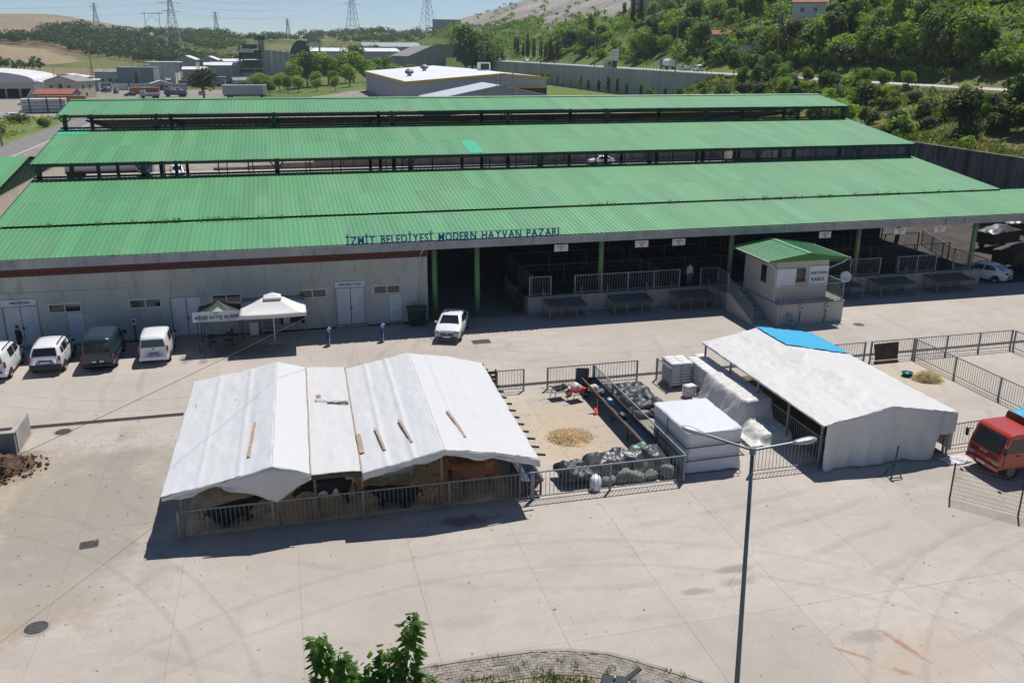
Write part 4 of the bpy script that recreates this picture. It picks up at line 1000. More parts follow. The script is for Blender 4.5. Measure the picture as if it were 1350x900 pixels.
MB().bar((16.37, 34.95, 0.1), (16.37, 34.95, 1.98), 0.04, 0.03).build('seam', m_strap, wb, world=True)

# ---------------------------------------------------------------- stacked sacks
def pillow(name, a, b, h, m, seed):
    bm = bmesh.new(); bmesh.ops.create_cube(bm, size=1); bmesh.ops.subdivide_edges(bm, edges=bm.edges[:], cuts=3, use_grid_fill=True)
    for v in bm.verts:
        p = v.co; e = (1-(2*abs(p.x))**4)*(1-(2*abs(p.y))**4); z = p.z*h*(0.62+0.38*e)*(1+0.12*N3(p.x*3+seed, p.y*3, seed))
        v.co = Vector((p.x*a*(1-0.03*(2*p.z)**2), p.y*b*(1-0.05*(2*p.z)**2), z+h*0.5))
    me = bpy.data.meshes.new(name); bm.to_mesh(me); bm.free(); me.materials.append(m); me.polygons.foreach_set('use_smooth', [True]*len(me.polygons)); return me
m_sack = mat('woven_sack', (0.66,0.64,0.63), 0.75, var=0.08, scale=5, rand=0.07, coord='obj', spots=((0.42,0.36,0.34),0.30,2.0))
SK = [pillow('feed_sack', 0.64, 0.48, 0.175, m_sack, 3*k) for k in range(3)]
def sack(x, y, z, rz, lb, gr):
    tag(link('feed_sack', SK[rnd.randrange(3)], None, (x, y, z), rz+rnd.gauss(0, 0.04)), lb, 'sack', gr)
m_pal = mat('pallet_wood', (0.28,0.20,0.13), 0.9, var=0.3)
def pallet(x0, x1, y0, y1, label):
    t = thing('pallet', label, 'pallet', ((x0+x1)/2, (y0+y1)/2, 0), 0, 'pallets under the feed sacks')
    for k in range(5):
        y = y0+0.06+(y1-y0-0.12)*k/4; MB().bb(x0, x1, y-0.05, y+0.05, 0.11, 0.14).build('plank', m_pal, t, world=True)
    for x in (x0+0.05, (x0+x1)/2, x1-0.05): MB().bb(x-0.05, x+0.05, y0, y1, 0.0, 0.109).build('bearer', m_pal, t, world=True)
pallet(20.3, 21.4, 43.05, 44.45, 'wooden pallet under the sack stack beside the short fence panel')
for k in range(5): pallet(21.55, 22.75, 37.15+1.5*k, 38.5+1.5*k, 'wooden pallet under the long wall of feed sacks')
LA, GA = 'white feed sack in the square stack at the row end', 'feed sacks in the square end stack'
LB, GB = 'white feed sack in the long wall of sacks beside the tent', 'feed sacks in the long wall'
for lv in range(8):
    for i in range(2):
        for j in range(3): sack(20.54+0.62*i+rnd.gauss(0, .015), 43.3+0.46*j+rnd.gauss(0, .015), 0.14+lv*0.163, 0, LA, GA)
for lv in range(8):
    for j in range(9): sack(21.86+rnd.gauss(0, .02), 40.2+0.46*j+rnd.gauss(0, .015), 0.14+lv*0.163, 0, LB, GB)
for j in range(16): sack(22.48+rnd.gauss(0, .02), 37.3+0.46*j, 0.14+7*0.163+(0.0), 0, LB, GB)
for j in range(6): sack(21.86, 37.4+0.46*j, 0.14+7*0.163-0.05, 0, LB, GB)
mb = MB(); mb.bb(21.75, 22.72, 37.2, 44.3, 0.145, 1.26); tag(mb.build('sack_core', m_sack), 'inner mass of stacked sacks filling the long wall of sacks', 'sacks')
for lv in range(4): 
    for i in range(1): sack(20.72, 41.75, 0.02+lv*0.165, 0.05*lv, 'white feed sack in the low pile of four beside plastic sheet', 'feed sacks in the low pile')
# clear plastic sheet thrown over the far end of the sacks
def M_plastic():
    m, t, b = principled('clear_sheet'); b.inputs['Base Color'].default_value = (0.74,0.73,0.70,1); b.inputs['Roughness'].default_value = 0.38
    n, _ = pos_noise(t, 2.0, 5, 0.6); a = ramp(t, n, [(0.3, (0.62,)*3), (0.7, (0.92,)*3)]); t.links.new(a, b.inputs['Alpha'])
    n3, _ = pos_noise(t, 5.0, 5, 0.6); bump(t, b, n3, 0.6, 0.06); return m
def psheet(u, v):
    x = 20.62+2.28*u; y = 41.2-6.5*v
    top = 1.50 if y > 37.2 else 1.50-0.95*smooth(37.3, 36.6, y) if y > 36.3 else 0.56-0.5*smooth(35.1, 34.75, y)
    ed = smooth(20.72+0.14*math.sin(y*3.1)+0.1*N3(y*1.3, 2), 21.48, x) if y > 36.6 else smooth(20.9, 21.6, x)
    z = 0.12+(top-0.12)*ed+0.10*fbm(x*1.5, y*0.9, 3)*(0.4+0.6*(1-ed))+0.16*(abs(math.sin(y*4.2+x*1.2+2*fbm(x, y, 1)))-0.5)*(1-abs(2*ed-1))+0.05*abs(N3(x*4, y*4, 7))
    if y > 37 and x > 21.5: z = max(z, 1.49)+0.02*fbm(x*3, y*3)
    return (x+0.06*fbm(y*1.4, z*2, 8), y, z)
mb = MB(); mb.sheet(psheet, 44, 80, 0.008); tag(mb.build('plastic_sheet', M_plastic(), None, True), 'translucent plastic sheet draped over the end of the sack wall', 'plastic sheet')
for k, (x, y) in enumerate(((21.7, 35.6), (22.35, 35.7), (22.0, 36.15))): tag(link('sack', blob_mesh('sack', m_sack, 0.42, 0.36, 0.40, 60+k, False, 3, 0.08), None, (x, y, 0), k), 'lumpy sack under the low end of the plastic sheet', 'sack', 'lumpy sacks under the plastic sheet')

# ================================================================ LONG WHITE TENT
PF2 = [(22.45,2.22),(25.9,2.82),(29.45,2.20)]
def t2(x, y):
    z = interp(PF2, x)+0.05*fbm(x*0.8, y*0.6, 12)+0.025*fbm(x*2.5, y*2, 3)+0.02*abs(N3(x*2+N3(y,x), y*1.6, 2))
    z += 0.20*math.exp(-((x-26.0)/1.0)**2-((y-39.2)/0.8)**2)*0.7+0.16*math.exp(-((x-26.7)/0.7)**2-((y-36.2)/0.9)**2)
    return z - 0.05*(1-abs(((y-32) % 3)/1.5-1)**2)*abs(math.sin((x-22.4)/7*PI*2))
tt = thing('long_tent', 'long off white tent with closed front cloth and blue patch', 'tent', (26, 38, 0))
mb = MB(); mb.sheet(lambda u, v: (22.45+7.0*u, 31.9+12.3*v+0.05*fbm(u*9, v*3, 2)*(v in (0, 1)), t2(22.45+7.0*u, 31.9+12.3*v)), 90, 130, 0.008); mb.build('roof_cloth', M_cloth('off_white_tarp', (0.66,0.655,0.64), damt=0.4), tt, True, world=True)
mb = MB()
def bl(u, v):
    y0 = 40.9-0.5*u; x = 25.85+3.65*u; y = y0+(44.3-y0)*v+0.08*fbm(u*4, v*4, 3); return (x, y, t2(x, y)+0.055+0.03*fbm(x*2, y*2, 5))
mb.sheet(bl, 26, 24, 0.01); mb.build('blue_patch', m_blue, tt, True, world=True)
mb = MB()
def fw_(u, v):
    x = 22.6+6.0*u; zt = t2(x, 31.95)-0.02; zb = 0.03+0.05*abs(fbm(x*1.5, 0, 3))+ (0.0 if u < 0.93 else 0.9*smooth(0.93, 1.0, u))
    return (x, 31.86-0.10*v*math.sin(x*2.3)+0.16*fbm(x*0.9, v*1.2, 4)*(0.3+v)+0.05*math.sin(x*7+v*2)*v, zt+(zb-zt)*v)
mb.sheet(fw_, 70, 26, 0.014, (0,1,0)); mb.build('front_cloth', m_tarp2, tt, True, world=True)
mb = MB(); mb.sheet(lambda u, v: (28.55+0.9*u, 31.9+0.05*math.sin(u*6), t2(28.55+0.9*u, 31.95)-0.02-1.05*v-0.1*v*math.sin(u*5)), 12, 10, 0.014, (0,1,0)); mb.build('front_cloth', m_tarp2, tt, True, world=True)
mb = MB(); mb.sheet(lambda u, v: (29.42+0.05*math.sin(v*9)*u, 31.95+12.1*v, 2.16-1.9*u+0.06*fbm(v*10, u*3, 4)), 10, 50, 0.014, (-1,0,0)); mb.build('side_cloth', m_tarp2, tt, True, world=True)
for y in (32.2, 35.0, 37.9, 40.9, 43.9):
    for x in (22.62, 29.2): MB().bb(x-0.045, x+0.045, y-0.045, y+0.045, 0, interp(PF2, x)-0.04).build('post', m_fence, tt, world=True)
    MB().cyl((25.9, y, 0), (25.9, y, 2.72), 0.045, n=6).build('post', m_fence, tt, world=True)
    MB().bar((22.6, y, 2.16), (25.9, y, 2.73), 0.06, 0.06).build('rafter', m_fence, tt, world=True); MB().bar((25.9, y, 2.73), (29.3, y, 2.12), 0.06, 0.06).build('rafter', m_fence, tt, world=True)
MB().bar((22.52, 31.95, 2.16), (22.52, 44.15, 2.16), 0.07, 0.08).build('eave_rail', mat('pale_rail', (0.45,0.45,0.44), 0.6), tt, world=True)
MB().bar((29.35, 31.95, 2.10), (29.35, 44.15, 2.10), 0.07, 0.08).build('eave_rail', m_fence, tt, world=True)
o = MB(); o.sheet(lambda u, v: (23.2+6*u, 32.3+11.6*v, 0.02+0.04*max(0, fbm(u*9, v*9, 2))), 20, 20, 0.03); o = stuff(o.build('bedding', mat('dark_bedding', (0.12,0.085,0.05), 0.95, var=0.3), None, True)); o['label'] = 'dark bedding on the floor of the long white tent'; o['category'] = 'bedding'
crumple('white cloth scrap crumpled on the ground at the tent corner', 28.6, 29.9, 31.0, 31.75, lambda u, v: 0.10, m_tarp, 9.0, 'cloth_scrap', 26, 16, 'cloth')

# ================================================================ RECEPTION KIOSK AND RAMPS
m_kwall = mat('kiosk_wall', (0.53,0.51,0.45), 0.9, var=0.08, scale=0.9, spots=((0.40,0.38,0.33),0.32,1.5))
m_kroof = M_sheet('kiosk_roof_sheet', (0.10,0.31,0.14), 0.06)
ki = thing('reception_kiosk', 'cream reception kiosk on raised base with green gable roof and stairs', 'kiosk', (34.6, 55.4, 0))
MB().bb(32.25, 37.3, 52.5, 58.9, 0, 1.42).build('base', m_kwall, ki, world=True)
MB().bb(32.2, 37.36, 52.44, 58.85, 1.423, 1.50).build('base_slab', m_conc, ki, world=True)
def wall_open(x0, x1, z0, z1, y0, y1, ops, horiz=True):
    mb = MB(); ed = sorted({x0, x1, *[q for a, b, _, _ in ops for q in (a, b)]})
    for a, b in zip(ed, ed[1:]):
        m_ = (a+b)/2; z = z0
        for o in sorted((o for o in ops if o[0] < m_ < o[1]), key=lambda o: o[2]):
            (mb.bb(a, b, y0, y1, z, o[2]) if horiz else mb.bb(y0, y1, a, b, z, o[2])); z = o[3]
        (mb.bb(a, b, y0, y1, z, z1) if horiz else mb.bb(y0, y1, a, b, z, z1))
    return mb
wall_open(32.3, 36.3, 1.5, 4.42, 53.25, 53.45, [(33.86, 34.55, 2.85, 3.78)]).build('front_wall', m_kwall, ki, world=True)
wall_open(53.46, 57.6, 1.5, 4.42, 32.3, 32.5, [(54.5, 55.3, 2.55, 3.75)], False).build('side_wall', m_kwall, ki, world=True)
MB().bb(36.1, 36.3, 53.46, 57.6, 1.5, 4.42).build('side_wall', m_kwall, ki, world=True); MB().bb(32.51, 36.09, 57.4, 57.6, 1.5, 4.42).build('back_wall', m_kwall, ki, world=True)
fr = MB().bb(33.86, 33.92, 53.22, 53.34, 2.85, 3.78).bb(34.49, 34.55, 53.22, 53.34, 2.85, 3.78).bb(33.92, 34.49, 53.22, 53.34, 3.72, 3.78).bb(33.92, 34.49, 53.22, 53.34, 2.85, 2.91).bb(33.92, 34.49, 53.24, 53.32, 3.12, 3.17).build('window_frame', mat('brown_frame', (0.16,0.12,0.09), 0.6), ki, world=True)
MB().bb(33.92, 34.49, 53.29, 53.31, 2.91, 3.12).bb(33.92, 34.49, 53.29, 53.31, 3.17, 3.72).build('pane', m_glass, fr, world=True)
MB().bb(33.78, 34.63, 53.12, 53.22, 2.78, 2.83).build('window_sill', m_conc, ki, world=True)
MB().bb(32.33, 32.36, 54.5, 55.3, 2.55, 3.75).build('side_window', m_glass, ki, world=True)
MB().bb(32.27, 32.30, 54.4, 55.4, 2.46, 2.52).build('window_sill', m_conc, ki, world=True)
# roof
for s in (-1, 1):
    xe = 34.45+s*3.05; mb = MB()
    mb.hexa([(34.45, 52.75, 4.86), (xe, 52.75, 4.43), (xe, 57.95, 4.43), (34.45, 57.95, 4.86), (34.45, 52.75, 4.91), (xe, 52.75, 4.48), (xe, 57.95, 4.48), (34.45, 57.95, 4.91)] if s > 0 else [(xe, 52.75, 4.43), (34.45, 52.75, 4.86), (34.45, 57.95, 4.86), (xe, 57.95, 4.43), (xe, 52.75, 4.48), (34.45, 52.75, 4.91), (34.45, 57.95, 4.91), (xe, 57.95, 4.48)])
    rf = mb.build('roof_slope', m_kroof, ki, world=True)
    for k in range(14): MB().bar((34.45+s*0.1, 52.78+k*0.395, 4.92), (xe, 52.78+k*0.395, 4.50), 0.05, 0.045).build('seam', m_kroof, rf, world=True)
    MB().bb(min(xe, xe+s*0.13), max(xe, xe+s*0.13), 52.72, 57.98, 4.36, 4.47).build('gutter', m_gutter, ki, world=True)
MB().prism([(31.4,4.40),(37.5,4.40),(37.5,4.46),(34.45,4.88),(31.4,4.46)], lambda u, v, q: (u, q, v), 52.70, 52.745).build('gable_trim', mat('gable_green', (0.06,0.20,0.035), 0.6), ki, world=True)
MB().bb(34.3, 34.6, 52.72, 57.97, 4.905, 4.945).build('ridge_cap', m_kroof, ki, world=True)
MB().prism([(32.3,4.42),(36.3,4.42),(34.45,4.82)], lambda u, v, q: (u, q, v), 53.26, 53.44).build('gable_wall', m_kwall, ki, world=True)
MB().tube([(31.4, 52.85, 4.38), (31.6, 52.9, 4.2), (32.2, 53.16, 3.75), (32.24, 53.16, 1.6), (32.5, 52.62, 1.35), (32.5, 52.44, 1.3), (32.5, 52.44, 0.05)], 0.05, 7).build('downpipe', m_pvc, ki, world=True)
MB().tube([(37.5, 52.9, 4.38), (37.3, 53.0, 4.15), (36.36, 53.4, 3.6), (36.36, 53.4, 1.55)], 0.05, 7).build('downpipe', m_pvc, ki, world=True)
# railing round the base
def railing(a, b, z, h, parent, gap=0.16, m=None):
    a = Vector(a); b = Vector(b); m = m or m_galv; L = (b-a).length; n = int(L/gap)
    MB().bar(a+Vector((0,0,h)), b+Vector((0,0,h)), 0.045, 0.045).build('railing_top', m, parent, world=True); MB().bar(a+Vector((0,0,0.1)), b+Vector((0,0,0.1)), 0.04, 0.04).build('railing_bottom', m, parent, world=True)
    off = Vector((0,0,0)); p = parent
    for k in range(n+1):
        q = a+(b-a)*k/n; big = k in (0, n)
        MB().cyl(q+Vector((0,0,0.0 if big else 0.12)), q+Vector((0,0,h-0.02)), 0.03 if big else 0.014, n=6, cap=False).build('post' if big else 'bar', m, parent, world=True)
railing((32.4,52.55,1.5), (37.2,52.55,1.5), 0, 1.28, ki); railing((37.24,52.65,1.5), (37.24,57.4,1.5), 0, 1.28, ki, 0.2)
# staircase
for k in range(7): MB().bb(30.8, 32.2, 53.3+0.5*k, 53.3+0.5*(k+1), 0, 0.178*(k+1)).build('step', m_conc, ki, world=True)
MB().bb(30.66, 32.2, 56.81, 58.84, 0, 1.25).build('landing', m_conc, ki, world=True)
MB().prism([(53.1,0),(56.8,0),(56.8,1.4),(56.5,1.4),(53.1,0.25)], lambda u, v, q: (q, u, v), 30.62, 30.79).build('stair_wall', m_kwall, ki, world=True)
railing((30.70,53.2,0.28), (30.70,56.7,1.42), 0, 1.0, ki, 0.17)
# boards
b1 = thing('blank_board', 'plain white board fixed left of the kiosk window', 'board', (33.06, 53.2, 2.5)); MB().bb(-0.74, 0.74, -0.02, 0.045, 0, 1.32).build('panel', m_white, b1); MB().bb(-0.76, 0.76, -0.025, -0.021, 1.25, 1.30).build('trim', m_pvc, b1)
b2 = thing('kiosk_sign', 'white HAYVAN KABUL sign board fixed on the kiosk front', 'sign', (35.55, 53.2, 2.5)); MB().bb(-0.74, 0.74, -0.02, 0.045, 0, 1.38).build('panel', m_white, b2)
put_text('lettering', 'HAYVAN', 0.3, m_navy, b2, (0, -0.026, 0.90), 1.24, bold=0.008); put_text('lettering', 'KABUL', 0.3, m_navy, b2, (-0.02, -0.026, 0.45), 1.05, bold=0.008)
for x, lb in ((33.98, 'grey meter box with dark cable on kiosk base near the blue chair'), (35.95, 'grey meter box with dark cable on kiosk base near its railed corner')):
    t = thing('meter_box', lb, 'meter box', (x, 52.4, 0)); MB().bb(-0.13, 0.13, -0.03, 0.095, 0.98, 1.38).build('case', m_pvc, t, bevel=0.02); MB().bb(-0.06, 0.06, -0.045, -0.031, 1.12, 1.24).build('dial', m_black, t); MB().tube([(-0.03,0.05,0.98),(-0.05,0.05,0.4),(-0.12,0.05,0.02)], 0.025, 5).build('cable', m_black, t)
t = thing('plastic_chair', 'light blue plastic chair against the kiosk base', 'chair', (33.15, 52.05, 0), 0.3); m_bch = mat('blue_plastic', (0.12,0.32,0.46), 0.4)
MB().bb(-0.22, 0.22, -0.2, 0.2, 0.40, 0.44).build('seat', m_bch, t, bevel=0.02); MB().prism([(-0.2,0.5),(0.2,0.5),(0.17,0.86),(-0.17,0.86)], lambda u, v, q: (u, 0.19+q+(v-0.44)*0.18, v), 0, 0.03).build('backrest', m_bch, t)
for sx_ in (-1, 1):
    for sy_ in (-1, 1): MB().bar((sx_*0.19, sy_*0.17, 0.40), (sx_*0.23, sy_*0.2, 0), 0.04).build('leg', m_bch, t)
    MB().bar((sx_*0.23, -0.18, 0.62), (sx_*0.21, 0.22, 0.66), 0.05, 0.03).build('armrest', m_bch, t)
t = thing('satellite_dish', 'white satellite dish on a bracket at the kiosk corner', 'satellite dish', (37.75, 53.3, 1.5), R(-25))
P = MB(); P.lathe([(0.001,0.0),(0.15,0.02),(0.28,0.06),(0.38,0.115),(0.385,0.12),(0.28,0.075),(0.001,0.02)], n=20); dm = P.mesh('dish', m_white, True); o = link('dish', dm, t, (0, -0.15, 1.45)); o.rotation_euler = (R(62), 0, 0)
MB().bar((0,0,0), (0,0,1.5), 0.05).build('mast', m_galv, t); MB().bar((0,-0.12,1.35), (0,-0.52,1.62), 0.025).build('feed_arm', m_galv, t); MB().box((0,-0.53,1.64), (0.06,0.08,0.06)).build('receiver', m_pvc, t)
# loading ramps
m_deck = mat('ramp_deck', (0.10,0.135,0.16), 0.7, 0.2, var=0.3, scale=2, spots=((0.10,0.07,0.05),0.45,1.4)); m_rfr = mat('ramp_frame', (0.24,0.22,0.20), 0.7, 0.2, var=0.2, spots=((0.2,0.1,0.05),0.3,4))
names = ['first loading ramp beside the driveway corner, deck caked brown', 'loading ramp below the long railing and green column', 'loading ramp beside the foot of the kiosk staircase', 'loading ramp half hidden behind the kiosk dish corner', 'loading ramp below the middle railing right of kiosk', 'brown loading ramp by the last podium column']
for k, (x0, x1) in enumerate(((17.35, 20.15), (22.15, 25.15), (27.1, 30.0), (39.2, 42.2), (43.75, 46.95), (48.8, 52.2))):
    t = thing('loading_ramp', names[k], 'ramp', ((x0+x1)/2, 58.0, 0), 0, 'loading ramps along the podium'); h = (x1-x0)/2
    dk = MB().hexa([(-h,-0.85,0.93),(h,-0.85,0.93),(h,0.82,1.08),(-h,0.82,1.08),(-h,-0.85,0.98),(h,-0.85,0.98),(h,0.82,1.13),(-h,0.82,1.13)]).build('deck', m_deck if k < 5 else mat('ramp_deck_brown', (0.09,0.06,0.045), 0.8, var=0.3), t)
    for i in range(9): MB().bb(-h+0.05, h-0.05, -0.75+0.18*i, -0.72+0.18*i, 0.985+0.0165*i, 1.01+0.0165*i).build('cleat', m_rfr, dk)
    for s in (-1, 1):
        x = s*(h-0.03)
        for y, z in ((-0.8, 0.92), (0.75, 1.07)): MB().bar((x,y,0), (x,y,z), 0.06).build('leg', m_rfr, t)
        MB().bar((x,-0.8,0.08), (x,0.75,0.08), 0.05).build('side_bar', m_rfr, t)
        MB().bar((x+s*0.055,0.7,1.13), (x+s*0.055,0.7,1.95), 0.05).build('rail_post', m_rfr, t)
        MB().bar((x+s*0.055,0.7,1.93), (x+s*0.055,-0.6,1.02), 0.035).build('hand_rail', m_rfr, t)
    for q in (-0.35, 0.4): MB().bar((q*h,-0.82,0), (q*h,-0.82,0.92), 0.05).build('leg', m_rfr, t)
    MB().bar((-h+0.08,-0.82,0.12), (h-0.08,-0.82,0.12), 0.05).build('front_bar', m_rfr, t)
t = thing('leaning_planks', 'dark timber planks leaning on the podium side in the driveway', 'planks', (15.9, 60.1, 0))
for k in range(5): MB().bar((-0.35+0.02*k, -0.35+0.24*k, 0.02), (0.33, -0.15+0.24*k, 2.0+0.12*math.sin(k*3)), 0.05, 0.2, (0,1,0)).build('plank', m_woodd, t)

# ================================================================ STALL THINGS BY THE WALL
um = thing('market_umbrella', 'big white square market umbrella with vented top by the wall', 'umbrella', (-1.15, 56.7, 0))
m_um = M_cloth('umbrella_cloth', (0.80,0.79,0.76), damt=0.15); m_umv = M_cloth('umbrella_valance', (0.74,0.73,0.70), damt=0.15)
cx, cyy, a, b = 0.05, -0.55, 2.0, 1.5
rim = [(cx-a,cyy-b),(cx+a,cyy-b),(cx+a,cyy+b),(cx-a,cyy+b)]; top = [(cx-0.5,cyy-0.42),(cx+0.5,cyy-0.42),(cx+0.5,cyy+0.42),(cx-0.5,cyy+0.42)]
cn = None
for k in range(4):
    p, q = rim[k], rim[(k+1)%4]; r_, s_ = top[k], top[(k+1)%4]; mb = MB()
    def f(u, v): 
        x0, y0 = p[0]+(q[0]-p[0])*u, p[1]+(q[1]-p[1])*u; x1, y1 = r_[0]+(s_[0]-r_[0])*u, r_[1]+(s_[1]-r_[1])*u
        return (x0+(x1-x0)*v, y0+(y1-y0)*v, 2.45+0.62*v-0.05*math.sin(v*PI)-0.035*math.sin(u*PI)*(1-v))
    mb.sheet(f, 12, 8, 0.01); cn = mb.build('canopy_panel', m_um, um, True)
    mb = MB(); mb.sheet(lambda u, v: (p[0]+(q[0]-p[0])*u, p[1]+(q[1]-p[1])*u, 2.44-0.035*math.sin(u*PI)-0.20*v), 12, 1, 0.01, (0,0.6,0.1)); mb.build('valance', m_umv, um)
mb = MB()
for k in range(4):
    p, q = top[k], top[(k+1)%4]; mb.add([(p[0]*1.06-0.06*cx,p[1]+0.06*(p[1]-cyy),3.20),(q[0]*1.06-0.06*cx,q[1]+0.06*(q[1]-cyy),3.20),(cx,cyy,3.46)], [(0,1,2)]); mb.add([(p[0]*1.06-0.06*cx,p[1]+0.06*(p[1]-cyy),3.20),(q[0]*1.06-0.06*cx,q[1]+0.06*(q[1]-cyy),3.20),(q[0]*1.06-0.06*cx,q[1]+0.06*(q[1]-cyy),3.08),(p[0]*1.06-0.06*cx,p[1]+0.06*(p[1]-cyy),3.08)], [(0,3,2,1)])
mb.build('vent_cap', m_um, um); MB().cyl((0,0,0.08), (cx,cyy,3.42), 0.045, n=8).build('pole', m_white, um); MB().cyl((cx,cyy,3.45), (cx,cyy,3.56), 0.03, 0.015, n=6).build('finial', m_white, um)
for q in rim: MB().bar((cx*0.9, cyy*0.9, 3.0), (q[0]*0.97+cx*.03, q[1]*0.97+cyy*.03, 2.40), 0.03).build('rib', m_pvc, um)
MB().box((0,0,0.06), (0.95,0.95,0.12), 0.35).build('base_slab', m_conc, um, bevel=0.02)
cp = thing('stall_canopy', 'dark green pop up canopy with white banner against the wall', 'canopy', (-4.4, 56.7, 0)); m_gc = M_cloth('green_canopy', (0.006,0.030,0.024), damt=0.1, dirt=(0.02,0.08,0.06)); m_ltg = mat('pale_green_print', (0.30,0.42,0.24), 0.7)
rim = [(-1.25,-1.15),(1.25,-1.15),(1.25,1.15),(-1.25,1.15)]
for k in range(4):
    p, q = rim[k], rim[(k+1)%4]; mb = MB(); mb.sheet(lambda u, v: ((p[0]+(q[0]-p[0])*u)*(1-v), (p[1]+(q[1]-p[1])*u)*(1-v), 2.38+0.62*v-0.05*math.sin(PI*v)), 8, 6, 0.01); mb.build('canopy_panel', m_gc, cp, True)
    mb = MB(); mb.sheet(lambda u, v: (p[0]+(q[0]-p[0])*u, p[1]+(q[1]-p[1])*u, 2.38-0.22*v), 6, 1, 0.01, (0,0.3,0)); mb.build('valance', m_gc, cp)
mb = MB(); mb.add([(-0.55,-1.13,2.42),(0.55,-1.13,2.42),(0.0,-0.55,2.72)], [(0,1,2)]); mb.add([(-0.55,-1.13,2.40),(0.55,-1.13,2.40),(0.0,-0.55,2.70)], [(0,2,1)]); mb.build('printed_patch', m_ltg, cp)
for p in rim: MB().bar((p[0],p[1],0), (p[0],p[1],2.36), 0.05).build('leg', m_black, cp)
for sx_ in (-1, 1): MB().bar((sx_*1.25,-1.15,1.95), (0,-1.15,2.3), 0.03).build('truss', m_black, cp)
bn = thing('banner', 'white HISSE SATIŞ ALANI banner hung on the green canopy', 'banner', (-4.49, 55.45, 2.0)); bn['label'] = 'white HİSSE SATIŞ ALANI banner hung on the green canopy front'
mb = MB(); mb.sheet(lambda u, v: (-1.39+2.78*u, 0.02*math.sin(u*9), 0.63*v+0.015*math.sin(u*5)), 24, 3, 0.01, (0,1,0)); mb.build('cloth', mat('banner_white', (0.62,0.65,0.72), 0.6), bn)
put_text('lettering', 'HİSSE SATIŞ ALANI', 0.3, m_black, bn, (0.02, -0.035, 0.29), 2.5, bold=0.004)
MB().prism([(-0.2,0),(0.2,0),(0.06,-0.05),(-0.06,-0.05)], lambda u, v, q: (u, q, 0.545+v), -0.034, -0.028).build('emblem', m_red, bn)
mb = MB()
for k in range(26): mb.bb(-1.1+k*0.088, -1.1+k*0.088+0.06, -0.034, -0.028, 0.07, 0.095)
mb.build('small_print', m_black, bn)
ln = thing('lean_to_sheet', 'grey blue sheet awning on the wall behind the umbrella', 'awning', (-1.1, 58.6, 0)); mb = MB(); mb.sheet(lambda u, v: (-2.0+4.0*u, -0.65+1.2*v, 2.05+0.36*v-0.03*math.sin(u*PI*3)), 20, 6, 0.012); mb.build('sheet', mat('grey_blue_sheet', (0.33,0.36,0.40), 0.6), ln, True)
for x in (-1.95, 0, 1.95): MB().cyl((x,-0.6,0), (x,-0.6,2.03), 0.025, n=6).build('pole', m_galv, ln)
t = thing('small_fridge', 'small white fridge under the umbrella by the wall', 'fridge', (-2.45, 58.65, 0), 0.05); MB().bb(-0.28, 0.28, -0.25, 0.25, 0.04, 0.88).build('cabinet', m_white, t, bevel=0.02); MB().bb(-0.27, 0.27, -0.29, -0.255, 0.06, 0.87).build('door', m_white, t, bevel=0.01); MB().bb(0.18, 0.21, -0.32, -0.291, 0.5, 0.75).build('handle', m_pvc, t); MB().bb(-0.22, 0.22, -0.2, 0.2, 0, 0.039).build('foot', m_black, t)
t = thing('stall_shelf', 'metal shelf with odds and ends beside the small fridge', 'shelf', (-1.45, 58.7, 0))
for z in (0.25, 0.6, 0.95): MB().bb(-0.5, 0.5, -0.2, 0.2, z, z+0.03).build('shelf_board', m_pvc, t)
for x in (-0.48, 0.48):
    for y in (-0.18, 0.18): MB().bb(x-0.015, x+0.015, y-0.015, y+0.015, 0, 1.05).build('upright', m_pvc, t)
for k, x in enumerate((-0.35, -0.1, 0.2, 0.38)): tag(MB().box((-1.45+x, 58.7, 0.28+0.35*(k % 2)+0.1), (0.16, 0.2, 0.2), 0.3*k).build('carton', mat(('carton', 'pink_box')[k % 2], ((0.3,0.22,0.14), (0.45,0.18,0.2))[k % 2], 0.8), bevel=0.01), ('brown carton on the lower stall shelf', 'pink box on the middle stall shelf')[k % 2], 'box', 'boxes on the stall shelf')
m_cloth1 = mat('dark_jacket', (0.02,0.025,0.035), 0.9, var=0.3); m_cloth2 = mat('pale_shirt', (0.5,0.46,0.44), 0.9, var=0.2)
rk = thing('clothes_rack', 'rail of hanging dark and pale clothes under the umbrella', 'clothes rack', (0.15, 58.3, 0)); MB().cyl((-0.95,0,1.45), (0.75,0,1.45), 0.02, n=6).build('rail', m_galv, rk)
for x in (-0.95, 0.75): MB().cyl((x,0,0), (x,0,1.46), 0.02, n=6).build('upright', m_galv, rk); MB().bar((x,-0.25,0.02), (x,0.25,0.02), 0.03).build('foot', m_galv, rk)
for k in range(7):
    mb = MB(); w0 = 0.13+0.03*(k % 2); mb.prism([(-w0,0.72+0.1*(k % 3)),(w0,0.70+0.1*(k % 2)),(w0*0.9,1.30),(0.04,1.42),(-0.04,1.42),(-w0*0.9,1.30)], lambda u, v, q: (-0.78+k*0.22+u*0.9, u*0.3+q, v), -0.05, 0.05); mb.build('garment', m_cloth2 if k in (1, 2) else m_cloth1, rk)
